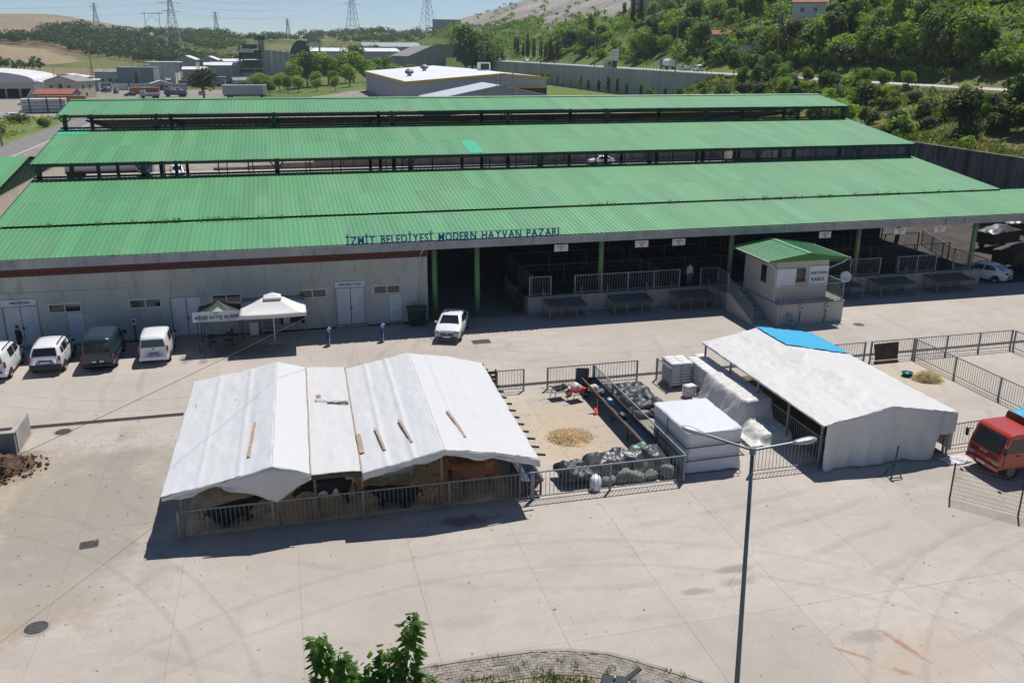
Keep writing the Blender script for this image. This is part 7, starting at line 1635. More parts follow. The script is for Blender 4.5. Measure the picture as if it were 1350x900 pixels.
W_w = mat('bld_white', (0.62,0.62,0.60), 0.9, var=0.1, scale=0.2); W_c = mat('bld_cream', (0.52,0.47,0.38), 0.9, var=0.1, scale=0.3); W_g = mat('bld_grey', (0.33,0.34,0.35), 0.8, var=0.15, scale=0.3); W_bg = mat('bld_bluegrey', (0.20,0.24,0.28), 0.7, var=0.15, scale=0.3); R_w = mat('roof_white', (0.66,0.67,0.68), 0.6, var=0.08, scale=0.2); R_g = mat('roof_grey', (0.24,0.24,0.245), 0.8, var=0.2, scale=0.3); R_r = mat('roof_red', (0.30,0.10,0.065), 0.85, var=0.25, scale=1.0); W_cl = mat('cladding_grey', (0.40,0.42,0.44), 0.6, var=0.08, scale=0.2, stretch=(3,3,0.2)); Y_y = mat('yellow_trim', (0.62,0.42,0.02), 0.6); R_d = mat('roof_dark', (0.10,0.095,0.09), 0.9, var=0.25, scale=0.8)
# second market shed to the left
sh = thing('market_shed', 'smaller green roofed market shed with ribbed green gable', 'shed', (-42, 114, 0))
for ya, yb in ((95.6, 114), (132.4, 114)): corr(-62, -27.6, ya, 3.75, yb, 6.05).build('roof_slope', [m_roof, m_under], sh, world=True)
MB().bb(-60, -28, 96.2, 131.8, 0, 3.5).build('wall', W_c, sh, world=True); MB().prism([(96.0,3.52),(132.0,3.52),(114,5.85)], lambda u, v, q: (q, u, v), -28.3, -28.02).build('gable', m_steel_g, sh, world=True)
for k in range(60):
    y = 96.5+0.6*k; zt = 3.55+2.3*(1-abs(y-114)/18)-0.06
    if zt > 3.62: MB().bb(-28.015, -27.93, y-0.09, y+0.09, 3.5, zt).build('gable_rib', mat('rib_green', (0.03,0.11,0.06), 0.5), sh, world=True)
# yellow trimmed factory
fy = thing('factory_hall', 'grey factory hall with white roof and yellow edge trim', 'factory', (49, 285, 0))
zf = 1.0
MB().hexa([(31.9,230,zf),(56.3,230,zf),(56.3,337,zf),(31.9,337,zf),(31.9,230,9.9),(56.3,230,11.8),(56.3,337,11.8),(31.9,337,9.9)]).build('wall', W_cl, fy, world=True)
MB().hexa([(56.32,230,zf),(68,230,zf),(68,337,zf),(56.32,337,zf),(56.32,230,11.8),(68,230,10.9),(68,337,10.9),(56.32,337,11.8)]).build('wall', W_cl, fy, world=True)
MB().hexa([(31.6,229.7,9.92),(56.31,229.7,11.85),(56.31,337.3,11.85),(31.6,337.3,9.92),(31.6,229.7,10.1),(56.31,229.7,12.02),(56.31,337.3,12.02),(31.6,337.3,10.1)]).build('roof', R_w, fy, world=True)
MB().hexa([(56.32,229.7,11.85),(68.3,229.7,10.93),(68.3,337.3,10.93),(56.32,337.3,11.85),(56.32,229.7,12.02),(68.3,229.7,11.1),(68.3,337.3,11.1),(56.32,337.3,12.02)]).build('roof', R_w, fy, world=True)
MB().hexa([(31.4,229.35,9.6),(56.3,229.35,11.5),(56.3,229.68,11.5),(31.4,229.68,9.6),(31.4,229.35,10.15),(56.3,229.35,12.08),(56.3,229.68,12.08),(31.4,229.68,10.15)]).build('edge_trim', Y_y, fy, world=True)
MB().hexa([(56.31,229.35,11.5),(68.5,229.35,10.55),(68.5,229.68,10.55),(56.31,229.68,11.5),(56.31,229.35,12.08),(68.5,229.35,11.12),(68.5,229.68,11.12),(56.31,229.68,12.08)]).build('edge_trim', Y_y, fy, world=True)
MB().bb(31.35, 31.58, 229.7, 337.3, 9.6, 10.15).build('edge_trim', Y_y, fy, world=True)
for k in range(26): MB().bb(31.78, 31.895, 231+4.1*k, 231.25+4.1*k, zf, 9.6).build('cladding_rib', W_g, fy, world=True)
MB().bb(56.8, 67.9, 229.9, 229.985, 2.5, 8.4).build('glazing', mat('teal_glass', (0.012,0.04,0.05), 0.15, spec=0.7), fy, world=True); MB().bb(56.7, 68.0, 229.85, 229.985, 8.42, 8.9).build('edge_trim', Y_y, fy, world=True)
for x, y, lb in ((46, 292, 'rooftop extractor fan on the factory roof, dark one'), (37, 262, 'small twin vent on the factory roof near its edge')):
    t = thing('roof_vent', lb, 'vent', (x, y, 10.1+(x-31.6)*0.078)); MB().lathe([(0.6,0),(0.6,0.5),(1.2,0.8),(1.25,1.3),(0.7,1.9),(0.1,2.0)], n=12).build('cowl', m_galv, t); MB().lathe([(1.26,0.85),(1.28,1.2)], n=12).build('band', m_trim, t)
t = thing('roof_unit', 'white air conditioning box on the factory ridge', 'air conditioner', (58.5, 262, 12.0)); MB().bb(-1.6, 1.6, -1.5, 1.5, 0, 2.2).build('case', m_white, t); MB().bb(-1.2, 1.2, -1.53, -1.501, 0.3, 1.9).build('grille', m_trim, t)
wc = bld('white_canopy', 'white metal roofed canopy before the yellow edged factory', 'canopy', 49.5, 214, 31, 18, 4.6, 0.0, W_g, mat('canopy_roof', (0.52,0.56,0.60), 0.5, 0.2, var=0.05), 'gable', 3.0, 'y', z=2.5)
# left works
bld('two_storey_house', 'cream two storey house with grey gable roof and outside stair', 'house', -73, 372, 13, 11, 6.0, R(-22), W_c, R_g, 'gable', 1.9, 'y', wins=[('s',-4.6,-3.0,3.6,4.8),('s',2.4,4.0,3.6,4.8),('e',-3,-1.6,3.4,4.8),('e',1.4,2.8,3.4,4.8),('e',-1,0.4,0.8,2.2)], doors=[('s',-0.9,0.5,3.0,5.2)])
dm = thing('domed_store', 'white curved roof storage hall with open dark front', 'warehouse', (-110, 388, 0)); arc = [(26*math.cos(PI-PI*k/16), 6.2+3.6*math.sin(PI*k/16)) for k in range(17)]
MB().prism([(-26,5.6),(26,5.6)]+[(x, z) for x, z in reversed(arc)], lambda u, v, q: (u, q, v), -20, 20).build('roof', mat('dome_cloth', (0.60,0.60,0.60), 0.8, var=0.12, scale=0.2), dm)
MB().bb(-25.5, 25.5, -10, 19.5, 0, 5.59).build('wall', m_dark, dm); MB().bb(-25.8, 25.8, -19.9, -19.6, 3.4, 5.59).build('front_fascia', W_c, dm)  # void-black block paints the shade behind the open front
for k in range(12): MB().bb(-25.4+4.6*k, -24.8+4.6*k, -19.8, -19.3, 0, 3.39).build('pillar', W_g, dm)
MB().hexa([(22,-19,0),(40,-14,0),(40,10,0),(22,14,0),(26.2,-17,6.0),(30,-10,4.5),(30,8,4.5),(26.2,12,6.0)]).build('side_sheet', R_w, dm)
bld('flat_store', 'low store with flat white roof beside the domed hall', 'shed', -100, 440, 26, 16, 4.6, 0, W_g, R_w, 'gable', 0.9, 'x'); bld('flat_store', 'low store with flat white roof behind the cream house', 'shed', -84, 425, 24, 12, 4.6, 0.1, W_bg, R_w, 'flat')
bld('site_office', 'low blue grey site office with red tiled roof', 'office', -71, 340, 12, 8, 3.0, R(-10), W_bg, R_r, 'gable', 1.4, 'x')
bld('grey_shed', 'tall blue grey metal shed with cross braced side', 'shed', -61.5, 468, 16, 14, 8.5, R(-4), W_bg, W_bg, 'flat', over=0.1, doors=[('s',-0.6,1.2,0.2,6.5)])
bld('white_workshop', 'white workshop with overhanging roof and dark doorway', 'workshop', -53, 500, 12, 14, 10, R(-4), W_w, R_w, 'flat', over=1.6, doors=[('s',-4.4,-2.4,0.2,4.8)])
for k, (x, y) in enumerate(((-49, 590), (-37, 605))): bld('gable_shed', ('grey gable shed with white roof behind the trucks', 'second grey gable shed further behind the trucks')[k], 'shed', x, y, 11, 16, 6, R(-5), W_g, R_w, 'gable', 2.2, 'y')
bld('grey_block', 'low grey block with white roof beside the green tower', 'shed', -24, 505, 14, 12, 8, 0, W_g, R_w, 'gable', 1.4, 'x'); bld('flat_store', 'small grey store in front of the green tower', 'shed', -29, 470, 12, 6, 4, 0, W_g, R_g, 'flat'); bld('white_cabin', 'small white cabin below the grey silos', 'cabin', 6, 470, 8, 4, 3, 0, W_w, R_w, 'flat')
bld('long_warehouse', 'long grey warehouse with white roof behind the trees', 'warehouse', 52, 640, 60, 26, 8, R(6), W_cl, R_w, 'gable', 2.0, 'x'); bld('far_warehouse', 'wide blue grey roofed warehouse on the rising ground', 'warehouse', 92, 760, 46, 22, 8, R(4), W_g, mat('roof_bluegrey', (0.28,0.32,0.37), 0.6), 'gable', 3, 'x'); bld('stone_shed', 'brown grey gable shed roof beside the tall trees', 'shed', 92, 590, 30, 40, 7, R(8), R_g, R_g, 'gable', 6, 'y')
bld('brown_block', 'brown concrete block beside the far road', 'building', 118, 640, 18, 14, 9, 0, mat('brown_block', (0.24,0.19,0.15), 0.9), R_g, 'flat')
# asphalt plant
def lattice(name, label, x, y, wd, h, m, decks, z=None, extra=None):
    t = thing(name, label, 'tower', (x, y, land_z(x, y))); a = wd/2
    for sx_ in (-1, 1):
        for sy_ in (-1, 1): MB().bar((sx_*a,sy_*a,0), (sx_*a,sy_*a,h), 0.6).build('leg', m, t)
    for z0, z1, k in decks: MB().bb(-a*k, a*k, -a*k, a*k, z0, z1).build('module', m, t)
    n = int(h/5)
    for i in range(n):
        for s in (-1, 1): MB().bar((-a,s*a,i*5), (a,s*a,i*5+5), 0.25).build('brace', m, t); MB().bar((s*a,-a,i*5), (s*a,a,i*5+5), 0.25).build('brace', m, t)
    return t
m_pg = mat('plant_green', (0.012,0.075,0.045), 0.6, var=0.3, scale=0.2); m_pgd = mat('plant_dark', (0.016,0.085,0.058), 0.7, var=0.3, scale=0.2)
t = lattice('asphalt_tower', 'dark green asphalt plant tower with platforms', -11, 500, 10.5, 25, m_pgd, [(5,9,0.9),(10,15,0.8),(16,22,0.95),(23,26,0.7)])
for z0 in (9.3, 15.2, 22.3): MB().bb(-6.8, 6.8, -6.8, 6.8, z0, z0+0.3).build('platform', W_g, t)
MB().bb(-6.6, 2, -6.5, -5.4, 20.5, 22).build('white_band', W_w, t); MB().bb(4.2, 7.4, -2, 2, 0, 30).build('elevator', mat('plant_beige', (0.36,0.33,0.28), 0.8), t); MB().bb(3.9, 7.8, -2.3, 2.3, 29, 31.5).build('elevator_head', m_pgd, t); MB().bb(-4.6, 4.4, -5.7, -5.3, 1, 7).build('panel', W_g, t)
t = thing('silo_block', 'row of tall grey ribbed silos beside the green tower', 'silo', (2.5, 505, land_z(2.5, 505)))
for k in range(4): MB().bb(-6+3.1*k, -3+3.1*k, -3, 3, 0, 16-0.3*k).build('silo', W_cl, t); MB().bb(-4.7+3.1*k, -4.3+3.1*k, -3.2, -3.0, 0, 16).build('rib', W_g, t)
t = lattice('asphalt_tower', 'green hopper tower with curved drum and beige head', 24, 560, 6, 20, mat('plant_beige', (0.36,0.33,0.28), 0.8), [(20,22,1.3),(22.2,25,0.7)])
mb = MB(); mb.prism([(-14,6),(-10,4),(-8,8),(-4,10),(-3,18),(-5,21),(-9,21.5),(-12,19),(-14,14)], lambda u, v, q: (u, q, v), -2, 2); mb.build('drum', m_pg, t); MB().bar((-16,0,4), (-2,0,22), 1.0).build('conveyor', m_pg, t); MB().bb(-4.5, 4.5, -4.5, 4.5, 18, 19.5).build('white_band', W_w, t)
bpy.data.objects['asphalt_tower'].scale = (1, 1, 0.72); bpy.data.objects['asphalt_tower.001'].scale = (1, 1, 0.88)
for k, (x, y, wd, dp, h) in enumerate(((-92,470,18,10,4.5),(-78,500,14,10,5.5),(-40,520,12,9,5),(-66,540,16,10,5),(-30,545,14,10,6),(-14,450,9,6,3.5),(-48,430,8,5,3),(-88,395,10,7,3.6),(-20,590,20,12,6),(6,560,14,10,7))):
    bld('works_shed', ('small grey works shed with pale roof in the yard', 'small cream works shed with dark roof in the yard')[k % 2], 'shed', x, y, wd, dp, h, R(-8+3*k), (W_g, W_c)[k % 2], (R_w, R_g)[k % 2], 'gable', 1.2, ('x', 'y')[k % 3 == 0], wins=[('s',-wd*0.3,-wd*0.3+1.6,1,2.4),('s',wd*0.15,wd*0.15+1.6,1,2.4)], doors=[('s',-0.8,0.9,0.1,2.5)], group='small sheds of the works')
# gantries, pipes, vehicles of the works
t = thing('pipe_stack', 'rack of long white concrete pipes behind the left road', 'pipe stack', (-64, 286, 0), R(4)); m_pipe = mat('pipe_white', (0.55,0.55,0.55), 0.8, var=0.15)
for lv in range(4):
    for k in range(3): MB().cyl((-6+0.8*(lv%2),-1.4+1.4*k,0.6+1.0*lv), (6.2,-1.4+1.4*k,0.6+1.0*lv), 0.42, n=8).build('pipe', m_pipe, t)
for x in (-3, 1.5, 5): MB().bb(x-0.15, x+0.15, -2.2, -2.0, 0, 4.4).build('rack_post', m_trim, t)
t = thing('orange_trailer', 'long orange skip trailer behind the pipe rack', 'trailer', (-66, 322, 0)); MB().bb(-7, 7, -1.2, 1.2, 0.9, 3.0).build('body', mat('skip_orange', (0.42,0.14,0.02), 0.7), t); MB().bb(-6.8, 6.8, -1, 1, 0.5, 0.89).build('chassis', m_trim, t)
for x in (-5, -3.6, 5): MB().cyl((x,-1.2,0.5), (x,-0.8,0.5), 0.5, n=12).build('wheel', m_tyre, t)
def lorry(label, x, y, rz, cabm, bodm, L=6.0, tank=False, h=2.4, group=None, z=None, name='parked_truck'):
    t = thing(name, label, 'truck', (x, y, land_z(x, y) if z is None else z), rz, group)
    MB().prism([(0,0.7),(2.0,0.7),(2.05,1.5),(1.75,2.8),(0,2.9)], lambda u, v, q: (L/2+u, q, v), -1.2, 1.2).build('cab', cabm, t); MB().hexa([(L/2+2.06,-1,1.55),(L/2+2.06,1,1.55),(L/2+1.82,0.95,2.6),(L/2+1.82,-0.95,2.6),(L/2+1.98,-1,1.5),(L/2+1.98,1,1.5),(L/2+1.74,0.95,2.55),(L/2+1.74,-0.95,2.55)][::1]).build('windscreen', m_glassc, t)
    if tank: MB().cyl((-L/2-1,0,2.0), (L/2-0.2,0,2.0), 1.15, n=16).build('tank', bodm, t, False); MB().bb(-L/2-1, L/2-0.2, -0.7, 0.7, 0.7, 0.95).build('chassis', m_trim, t)
    else: MB().bb(-L/2-1, L/2-0.2, -1.22, 1.22, 1.0, 1.0+h).build('body', bodm, t); MB().bb(-L/2-0.9, L/2-0.3, -0.7, 0.7, 0.7, 0.99).build('chassis', m_trim, t)
    for q in (-L/2, -L/2+1.2, L/2+0.9):
        for s in (-1, 1): MB().cyl((q,s*1.05-0.15,0.5), (q,s*1.05+0.15,0.5), 0.5, n=12).build('wheel', m_tyre, t)
    return t
for k in range(16):
    x = -75+62*rnd.random(); y = 395+120*rnd.random()
    if any(math.hypot(x-q[0], y-q[1]) < 16 for q in ((-73,372),(-61,468),(-53,500),(-49,474),(-38,452),(-32,470),(-27,462),(-24,505),(-29,470),(-11,500),(-84,425))): continue
    t = thing('shipping_container', 'steel container standing in the works yard', 'container', (x, y, land_z(x, y)), rnd.random()*0.5-0.25, 'containers in the works yard'); cm = (W_w, W_g, MATS['skip_orange'], m_cblue, R_r)[k % 5]
    MB().bb(-3, 3, -1.2, 1.2, 0, 2.5).build('box', cm, t); MB().bb(-3.05, 3.05, -1.25, 1.25, 2.503, 2.6).build('lid', W_g, t)
    for q in range(9): MB().bb(-2.75+q*0.65, -2.55+q*0.65, -1.26, -1.201, 0.1, 2.4).build('rib', cm, t)
for k in range(14):
    x = -72+58*rnd.random(); y = 345+95*rnd.random()
    if any(math.hypot(x-q[0], y-q[1]) < 12 for q in ((-73,372),(-36,372),(-44,362),(-71,340),(-25,352),(-11,362),(-20,362))): continue
    make_car('parked_car', 'small parked car on the bare ground of the works', (SED, VAN, SUV)[k % 3], (m_cw, m_csil, m_cteal, m_cw)[k % 4], (x, y, land_z(x, y)), rnd.random()*6.28, 'cars on the works ground')
lorry('white truck facing out in front of the white workshop', -49.5, 474, R(-80), m_cw, m_cw); lorry('blue and white tipper truck parked among the works vehicles', -38, 452, R(5), m_cw, mat('tip_blue', (0.08,0.13,0.22), 0.6), 7); lorry('white truck beside the orange loader in the works yard', -32, 470, R(15), m_cw, W_g, 5); lorry('dark blue truck parked behind the hall ridge', -36, 372, R(170), m_cblue, m_cblue, 5, h=1.4); lorry('pale blue flat truck parked near the bare ground', -44, 362, R(180), mat('pale_blue', (0.35,0.48,0.52), 0.5), W_g, 4, h=0.9)
t = thing('wheel_loader', 'orange wheel loader parked by the works trucks', 'loader', (-27, 462, land_z(-27,462))); MB().bb(-2.6, 0.4, -1, 1, 1.0, 2.3).build('engine_hood', mat('loader_orange', (0.5,0.17,0.02), 0.6), t); MB().bb(-0.8, 1.0, -0.8, 0.8, 2.3, 3.6).build('cab', m_glassc, t); MB().hexa([(3.2,-1.4,0.2),(4.2,-1.4,0.2),(4.2,1.4,0.2),(3.2,1.4,0.2),(2.9,-1.4,1.5),(3.1,-1.4,1.5),(3.1,1.4,1.5),(2.9,1.4,1.5)]).build('bucket', m_trim, t); MB().bar((0.6,0,1.8), (3.2,0,0.9), 0.5).build('arm', MATS['loader_orange'], t)
for x in (-1.8, 1.5):
    for s in (-1, 1): MB().cyl((x,s*1.2-0.3,0.75), (x,s*1.2+0.3,0.75), 0.75, n=12).build('wheel', m_tyre, t)
t = thing('box_trailer', 'long white box trailer standing behind the hall ridge', 'trailer', (-11, 362, land_z(-11,362)), R(4)); MB().bb(-8, 8, -1.3, 1.3, 1.1, 4.4).build('box', mat('trailer_grey', (0.42,0.44,0.47), 0.6), t); MB().bb(-8.05, 8.05, -1.34, 1.34, 4.403, 4.6).build('roof_rim', m_white, t); MB().bb(6.6, 8.03, -1.36, -1.303, 1.1, 4.4).build('corner_panel', m_white, t); MB().bb(-7.5, 7.5, -1, 1, 0.6, 1.09).build('chassis', m_trim, t)
for x in (-6, -4.8, 6): MB().cyl((x,-1.25,0.5), (x,-0.9,0.5), 0.5, n=12).build('wheel', m_tyre, t)
# rear yard behind the hall
lorry('grey tanker lorry standing in the yard behind hall', -24.5, 140.5, 0, m_cblue, m_csil, 9, True, z=0)
make_car('parked_van', 'white van parked in the rear yard seen between hall posts', VAN, m_cw, (-14.6, 139, 0), R(-80)); make_car('parked_car', 'white car parked in the rear yard before the brown wall', SED, m_cw, (51, 140.5, 0), R(178))
# cars on the road and scrapped cars
PROTOC = make_car('parked_car', 'silver car parked on the hillside road near the thicket', SED, m_csil, (117.2, 254, 12.1), R(92)); make_car('parked_van', 'white van parked on the road verge behind the silver car', VAN, m_cw, (117.5, 246, 12.1), R(88)); make_car('parked_car', 'dark car on the road beyond the end of the pale wall', SED, m_trim, (116, 199, 12.1), R(95))
lorry('blue and white tanker lorry on the hillside road', 118, 268, R(85), m_cblue, W_w, 5, True, z=12.1)
for x, y, lb in ((114, 420, 'white car driving on the far road bend'), (113, 470, 'white van driving on the far road near the conifers')): make_car('moving_car', lb, VAN, m_cw, (x, y, 12.1), R(-90))
for k, (x, y, mm, lb) in enumerate(((-71, 262, m_csil, 'scrapped silver car on the left waste ground'), (-67, 266, m_cw, 'scrapped white car on the left waste ground'), (-64, 263, m_csil, 'scrapped grey car beside the pipe rack'), (-75, 268, m_cteal, 'scrapped dark car on the left waste ground'))): make_car('scrap_car', lb, SED, mm, (x, y, 0), 0.6*k)
# guard booth, road sign, poles
t = thing('guard_booth', 'small pale guard booth on top of the road wall', 'booth', (106.5, 288, 12.0)); MB().bb(-1.7, 1.7, -1.4, 1.4, 0, 2.6).build('cabin', W_w, t); MB().bb(0.2, 1.72, -1.43, -1.401, 0.1, 2.3).build('door', m_pgd, t); MB().bb(-1.9, 1.9, -1.6, 1.6, 2.603, 2.75).build('roof', R_g, t); MB().bb(-1.3, -0.2, -1.43, -1.401, 1.1, 2.0).build('window', m_glass, t)
t = thing('road_sign', 'white road sign board on two posts beside the booth', 'sign', (112.5, 300, 12.0)); MB().bb(-1.3, 1.3, -0.05, 0.05, 2.4, 6.0).build('board', m_white, t)
for x in (-0.8, 0.8): MB().cyl((x,0,0), (x,0,2.4), 0.08, n=6).build('post', m_fence, t)
for k in range(3): MB().bb(-1.0, 1.0, -0.07, -0.055, 3.0+k*0.9, 3.3+k*0.9).build('print', W_g, t)
m_up = mat('pole_concrete', (0.30,0.29,0.27), 0.9)
def upole(label, x, y, h, z=None, arms=2, group=None):
    z = land_z(x, y)-0.2 if z is None else z; t = thing('utility_pole', label, 'pole', (x, y, z), 0, group); MB().cyl((0,0,0), (0,0,h), 0.20, 0.12, n=7).build('shaft', m_up, t)
    for k in range(arms):
        zz = h-0.4-1.2*k; MB().bar((-1.1,0,zz), (1.1,0,zz), 0.12).build('crossarm', m_fence, t)
        for x_ in (-1.0, 0, 1.0): MB().cyl((x_,0,zz), (x_,0,zz+0.35), 0.06, n=5).build('insulator', m_trim, t)
    return Vector((x, y, z+h))
PL = [upole('concrete utility pole on the wall edge by the silver car', 108, 240, 14, 12), upole('concrete utility pole beside the guard booth', 107.5, 306, 10.5, 12), upole('concrete utility pole at the roadside among the slope trees', 108.5, 196, 15, 9), upole('concrete utility pole on the far road wall', 107, 372, 10, 12), upole('concrete utility pole where the road bends away', 109, 450, 10, 12), upole('concrete utility pole above the ruined hut', 124, 214, 13)]
upole('pole with many arms beside the white canopy roof', 47.5, 196, 13, 0, 3); upole('slim pole in front of the yellow edged factory', 52.5, 205, 12.5, 1.0, 0); upole('bare pole by the left road verge', -50.5, 190, 8, 0, 0); upole('slim pole above the works bare ground', -55, 420, 13, 0, 1)
for k in range(9): upole('thin lamp pole standing in the works yard', -88+9.5*k+4*rnd.random(), 400+90*rnd.random(), 9+3*rnd.random(), None, k % 2, 'poles in the works yard')
cable('power cable strung along the hillside road poles', PL[2], PL[0], 1.2, 0.05, m_cab); cable('power cable strung from the booth pole to the wall pole', PL[0], PL[1], 1.5, 0.05, m_cab); cable('power cable reaching up the hill to the ruined hut', PL[0], PL[5], 1.0, 0.05, m_cab); cable('power cable strung along the far road poles', PL[1], PL[3], 1.2, 0.05, m_cab)
t = thing('yard_mast', 'tall mast light at the edge of field behind works', 'mast', (-95, 545, land_z(-95,545))); MB().cyl((0,0,0), (0,0,19), 0.35, 0.18, n=7).build('shaft', m_up, t); MB().bb(-1.6, 1.6, -0.5, 0.5, 18.6, 19.4).build('lamp_frame', m_fence, t)
# houses on the hill
bld('hill_house', 'pale house with red roof high on the hill by cypresses', 'house', 161, 392, 14, 9, 6.5, R(-20), W_c, R_r, 'gable', 2.0, 'x', wins=[('s',-5,-3.6,1,2.6),('s',-1,0.4,1,2.6),('s',3,4.4,1,2.6),('s',-5,-3.6,4,5.4),('s',3,4.4,4,5.4)])
bld('blue_hut', 'small hut with white roof and blue gable above the road', 'hut', 134, 282, 6, 7, 2.8, R(-25), W_bg, R_w, 'gable', 1.3, 'y'); bld('red_roof_shed', 'low shed with orange red roof above the road', 'shed', 134, 264, 7, 5, 2.4, R(-15), W_c, R_r, 'gable', 1.2, 'x'); bld('ruined_hut', 'grey roofless hut walls above the road poles', 'hut', 128, 229, 10, 5, 3.2, R(-30), W_g, mat('rust_roof', (0.20,0.08,0.05), 0.9), 'flat', wins=[('s',-3,-1.8,0.6,2.2)], over=0.05)
bld('red_roof_house', 'white walled house with red roof among hillside trees', 'house', 150, 244, 9, 8, 5, R(-30), W_w, R_r, 'gable', 1.6, 'x', wins=[('s',-2.5,-1.2,2.4,3.8),('s',1,2.3,2.4,3.8)]); bld('dark_barn', 'dark tiled roof barn beside the yellow bush', 'barn', 148, 184, 11, 8, 3.0, R(-38), mat('barn_wood', (0.20,0.12,0.06), 0.9), R_d, 'gable', 2.4, 'x')
bld('skyline_block', 'pale block on the skyline beyond the far road', 'building', 170, 930, 26, 14, 8, 0, W_g, R_g, 'flat', z=land_z(170, 930))
# pylons and their wires
m_py = mat('pylon_steel', (0.30,0.32,0.34), 0.6, 0.3)
def pylon(label, x, y, h, rz=0.0):
    z = land_z(x, y); t = thing('power_pylon', label, 'pylon', (x, y, z), rz); b, tp_ = h*0.13, h*0.018; mb = MB(); wl = lambda q: b*(1-q)**1.35+tp_
    lv = [0, 0.13, 0.26, 0.38, 0.5, 0.61, 0.72, 0.82, 0.91, 1.0]
    for q0, q1 in zip(lv, lv[1:]):
        a0, a1 = wl(q0), wl(q1)
        for sx_ in (-1, 1):
            for sy_ in (-1, 1): mb.bar((sx_*a0,sy_*a0,q0*h), (sx_*a1,sy_*a1,q1*h), 0.32)
            mb.bar((sx_*a0,-a0,q0*h), (sx_*a1,a1,q1*h), 0.18); mb.bar((-a0,sx_*a0,q0*h), (a1,sx_*a1,q1*h), 0.18); mb.bar((a0,sx_*a0,q0*h), (-a1,sx_*a1,q1*h), 0.18); mb.bar((-a1,sx_*a1,q1*h), (a1,sx_*a1,q1*h), 0.18)
    mb.build('lattice', m_py, t); tips = []
    for q, L in ((0.68, 0.17), (0.82, 0.21), (0.95, 0.15)):
        for s in (-1, 1): MB().tube([(0,0,q*h+1), (s*L*h,0,q*h)], [0.35,0.12], 4).build('arm', m_py, t); MB().bar((0,0,q*h-1.2), (s*L*h,0,q*h), 0.2).build('arm_brace', m_py, t); tips.append(Matrix.Rotation(rz, 3, 'Z') @ Vector((s*L*h,0,q*h-1.0))+Vector((x,y,z)))
    return tips
T1 = pylon('tall lattice pylon on the wooded ridge behind the works', -78, 825, 46, 0.3); T2 = pylon('tall lattice pylon above the skyline tree belt', 86, 1030, 52, 0.3); T3 = pylon('tall lattice pylon beyond the tall trees on skyline', 172, 1060, 52, 0.4)
T0 = pylon('small lattice pylon far off on the bare ridge', -186, 1130, 22, 0.3); T4 = pylon('small far pylon mast on the ridge crest', -62, 1180, 26, 0.2); T5 = pylon('small far mast above the ridge trees', 20, 1150, 20, 0.2)
t = thing('portal_pylon', 'twin legged portal pylon on the far ridge', 'pylon', (-150, 1330, land_z(-150,1330)))
for s in (-1, 1): MB().bar((s*9,0,0), (s*9,0,26), 0.7).build('leg', m_py, t); MB().bar((s*9,0,12), (0,0,22), 0.4).build('brace', m_py, t)
MB().bar((-14,0,24), (14,0,24), 0.7).build('crossbeam', m_py, t)
for k in range(6): cable('thin power line between the two tall pylons', T1[k], T2[k], 9, 0.06, m_py, 'power_line', 16)['group'] = 'lines between the tall pylons'
for k in (0, 2, 4): cable('thin power line running left from the tall ridge pylon', T1[k], T1[k]+Vector((-420, -260, 6)), 12, 0.06, m_py, 'power_line', 16)['group'] = 'lines left of the ridge pylon'; cable('thin power line between the two skyline pylons', T2[k], T3[k], 4, 0.06, m_py, 'power_line', 10)['group'] = 'lines between the skyline pylons'

# ---------------------------------------------------------------- near tree at the bottom edge
nt_ = thing('young_tree', 'young tree with upright leafy shoots rising beside the island', 'tree', (1.0, 15.0, 0.09))
mb = MB(); mb.tube([(0,0,0),(0.03,0.02,2.0),(0.0,0.05,3.6),(0.05,0.0,4.6)], [0.12,0.10,0.085,0.06], 9); mb.build('trunk', m_bark, nt_, True)
r = random.Random(21); V = []; F = []; mb = MB()
shoots = [((-1.15,0.1,4.9),(-1.1,0.15,7.75)), ((-0.6,-0.1,4.8),(-0.68,-0.1,7.5)), ((0.75,0.0,4.9),(1.05,0.15,7.85)), ((0.5,0.2,4.8),(0.45,0.3,7.1)), ((-0.1,0.3,4.8),(0.02,0.4,6.75)), ((0.2,-0.4,4.7),(0.2,-0.5,6.6)), ((-0.8,-0.4,4.7),(-0.85,-0.5,6.5)), ((0.95,-0.3,4.7),(1.2,-0.4,6.6)), ((-0.3,-0.6,4.6),(-0.3,-0.8,6.3)), ((0.6,-0.6,4.6),(0.75,-0.7,6.4)), ((-0.4,0.5,4.7),(-0.5,0.6,6.5)), ((-0.1,-0.2,4.4),(-0.2,-0.2,6.4)), ((0.4,0.0,4.4),(0.6,-0.1,6.5)), ((-0.7,0.1,4.4),(-0.9,0.0,6.2)), ((0.0,-0.5,4.3),(0.0,-0.9,5.9)), ((0.9,0.1,4.4),(1.35,0.1,6.3)), ((-1.0,-0.2,4.3),(-1.35,-0.2,6.0))]
shoots = [((a[0]*0.85, a[1], a[2]-0.35), (b[0]*0.85, b[1], b[2]-0.62)) for a, b in shoots]
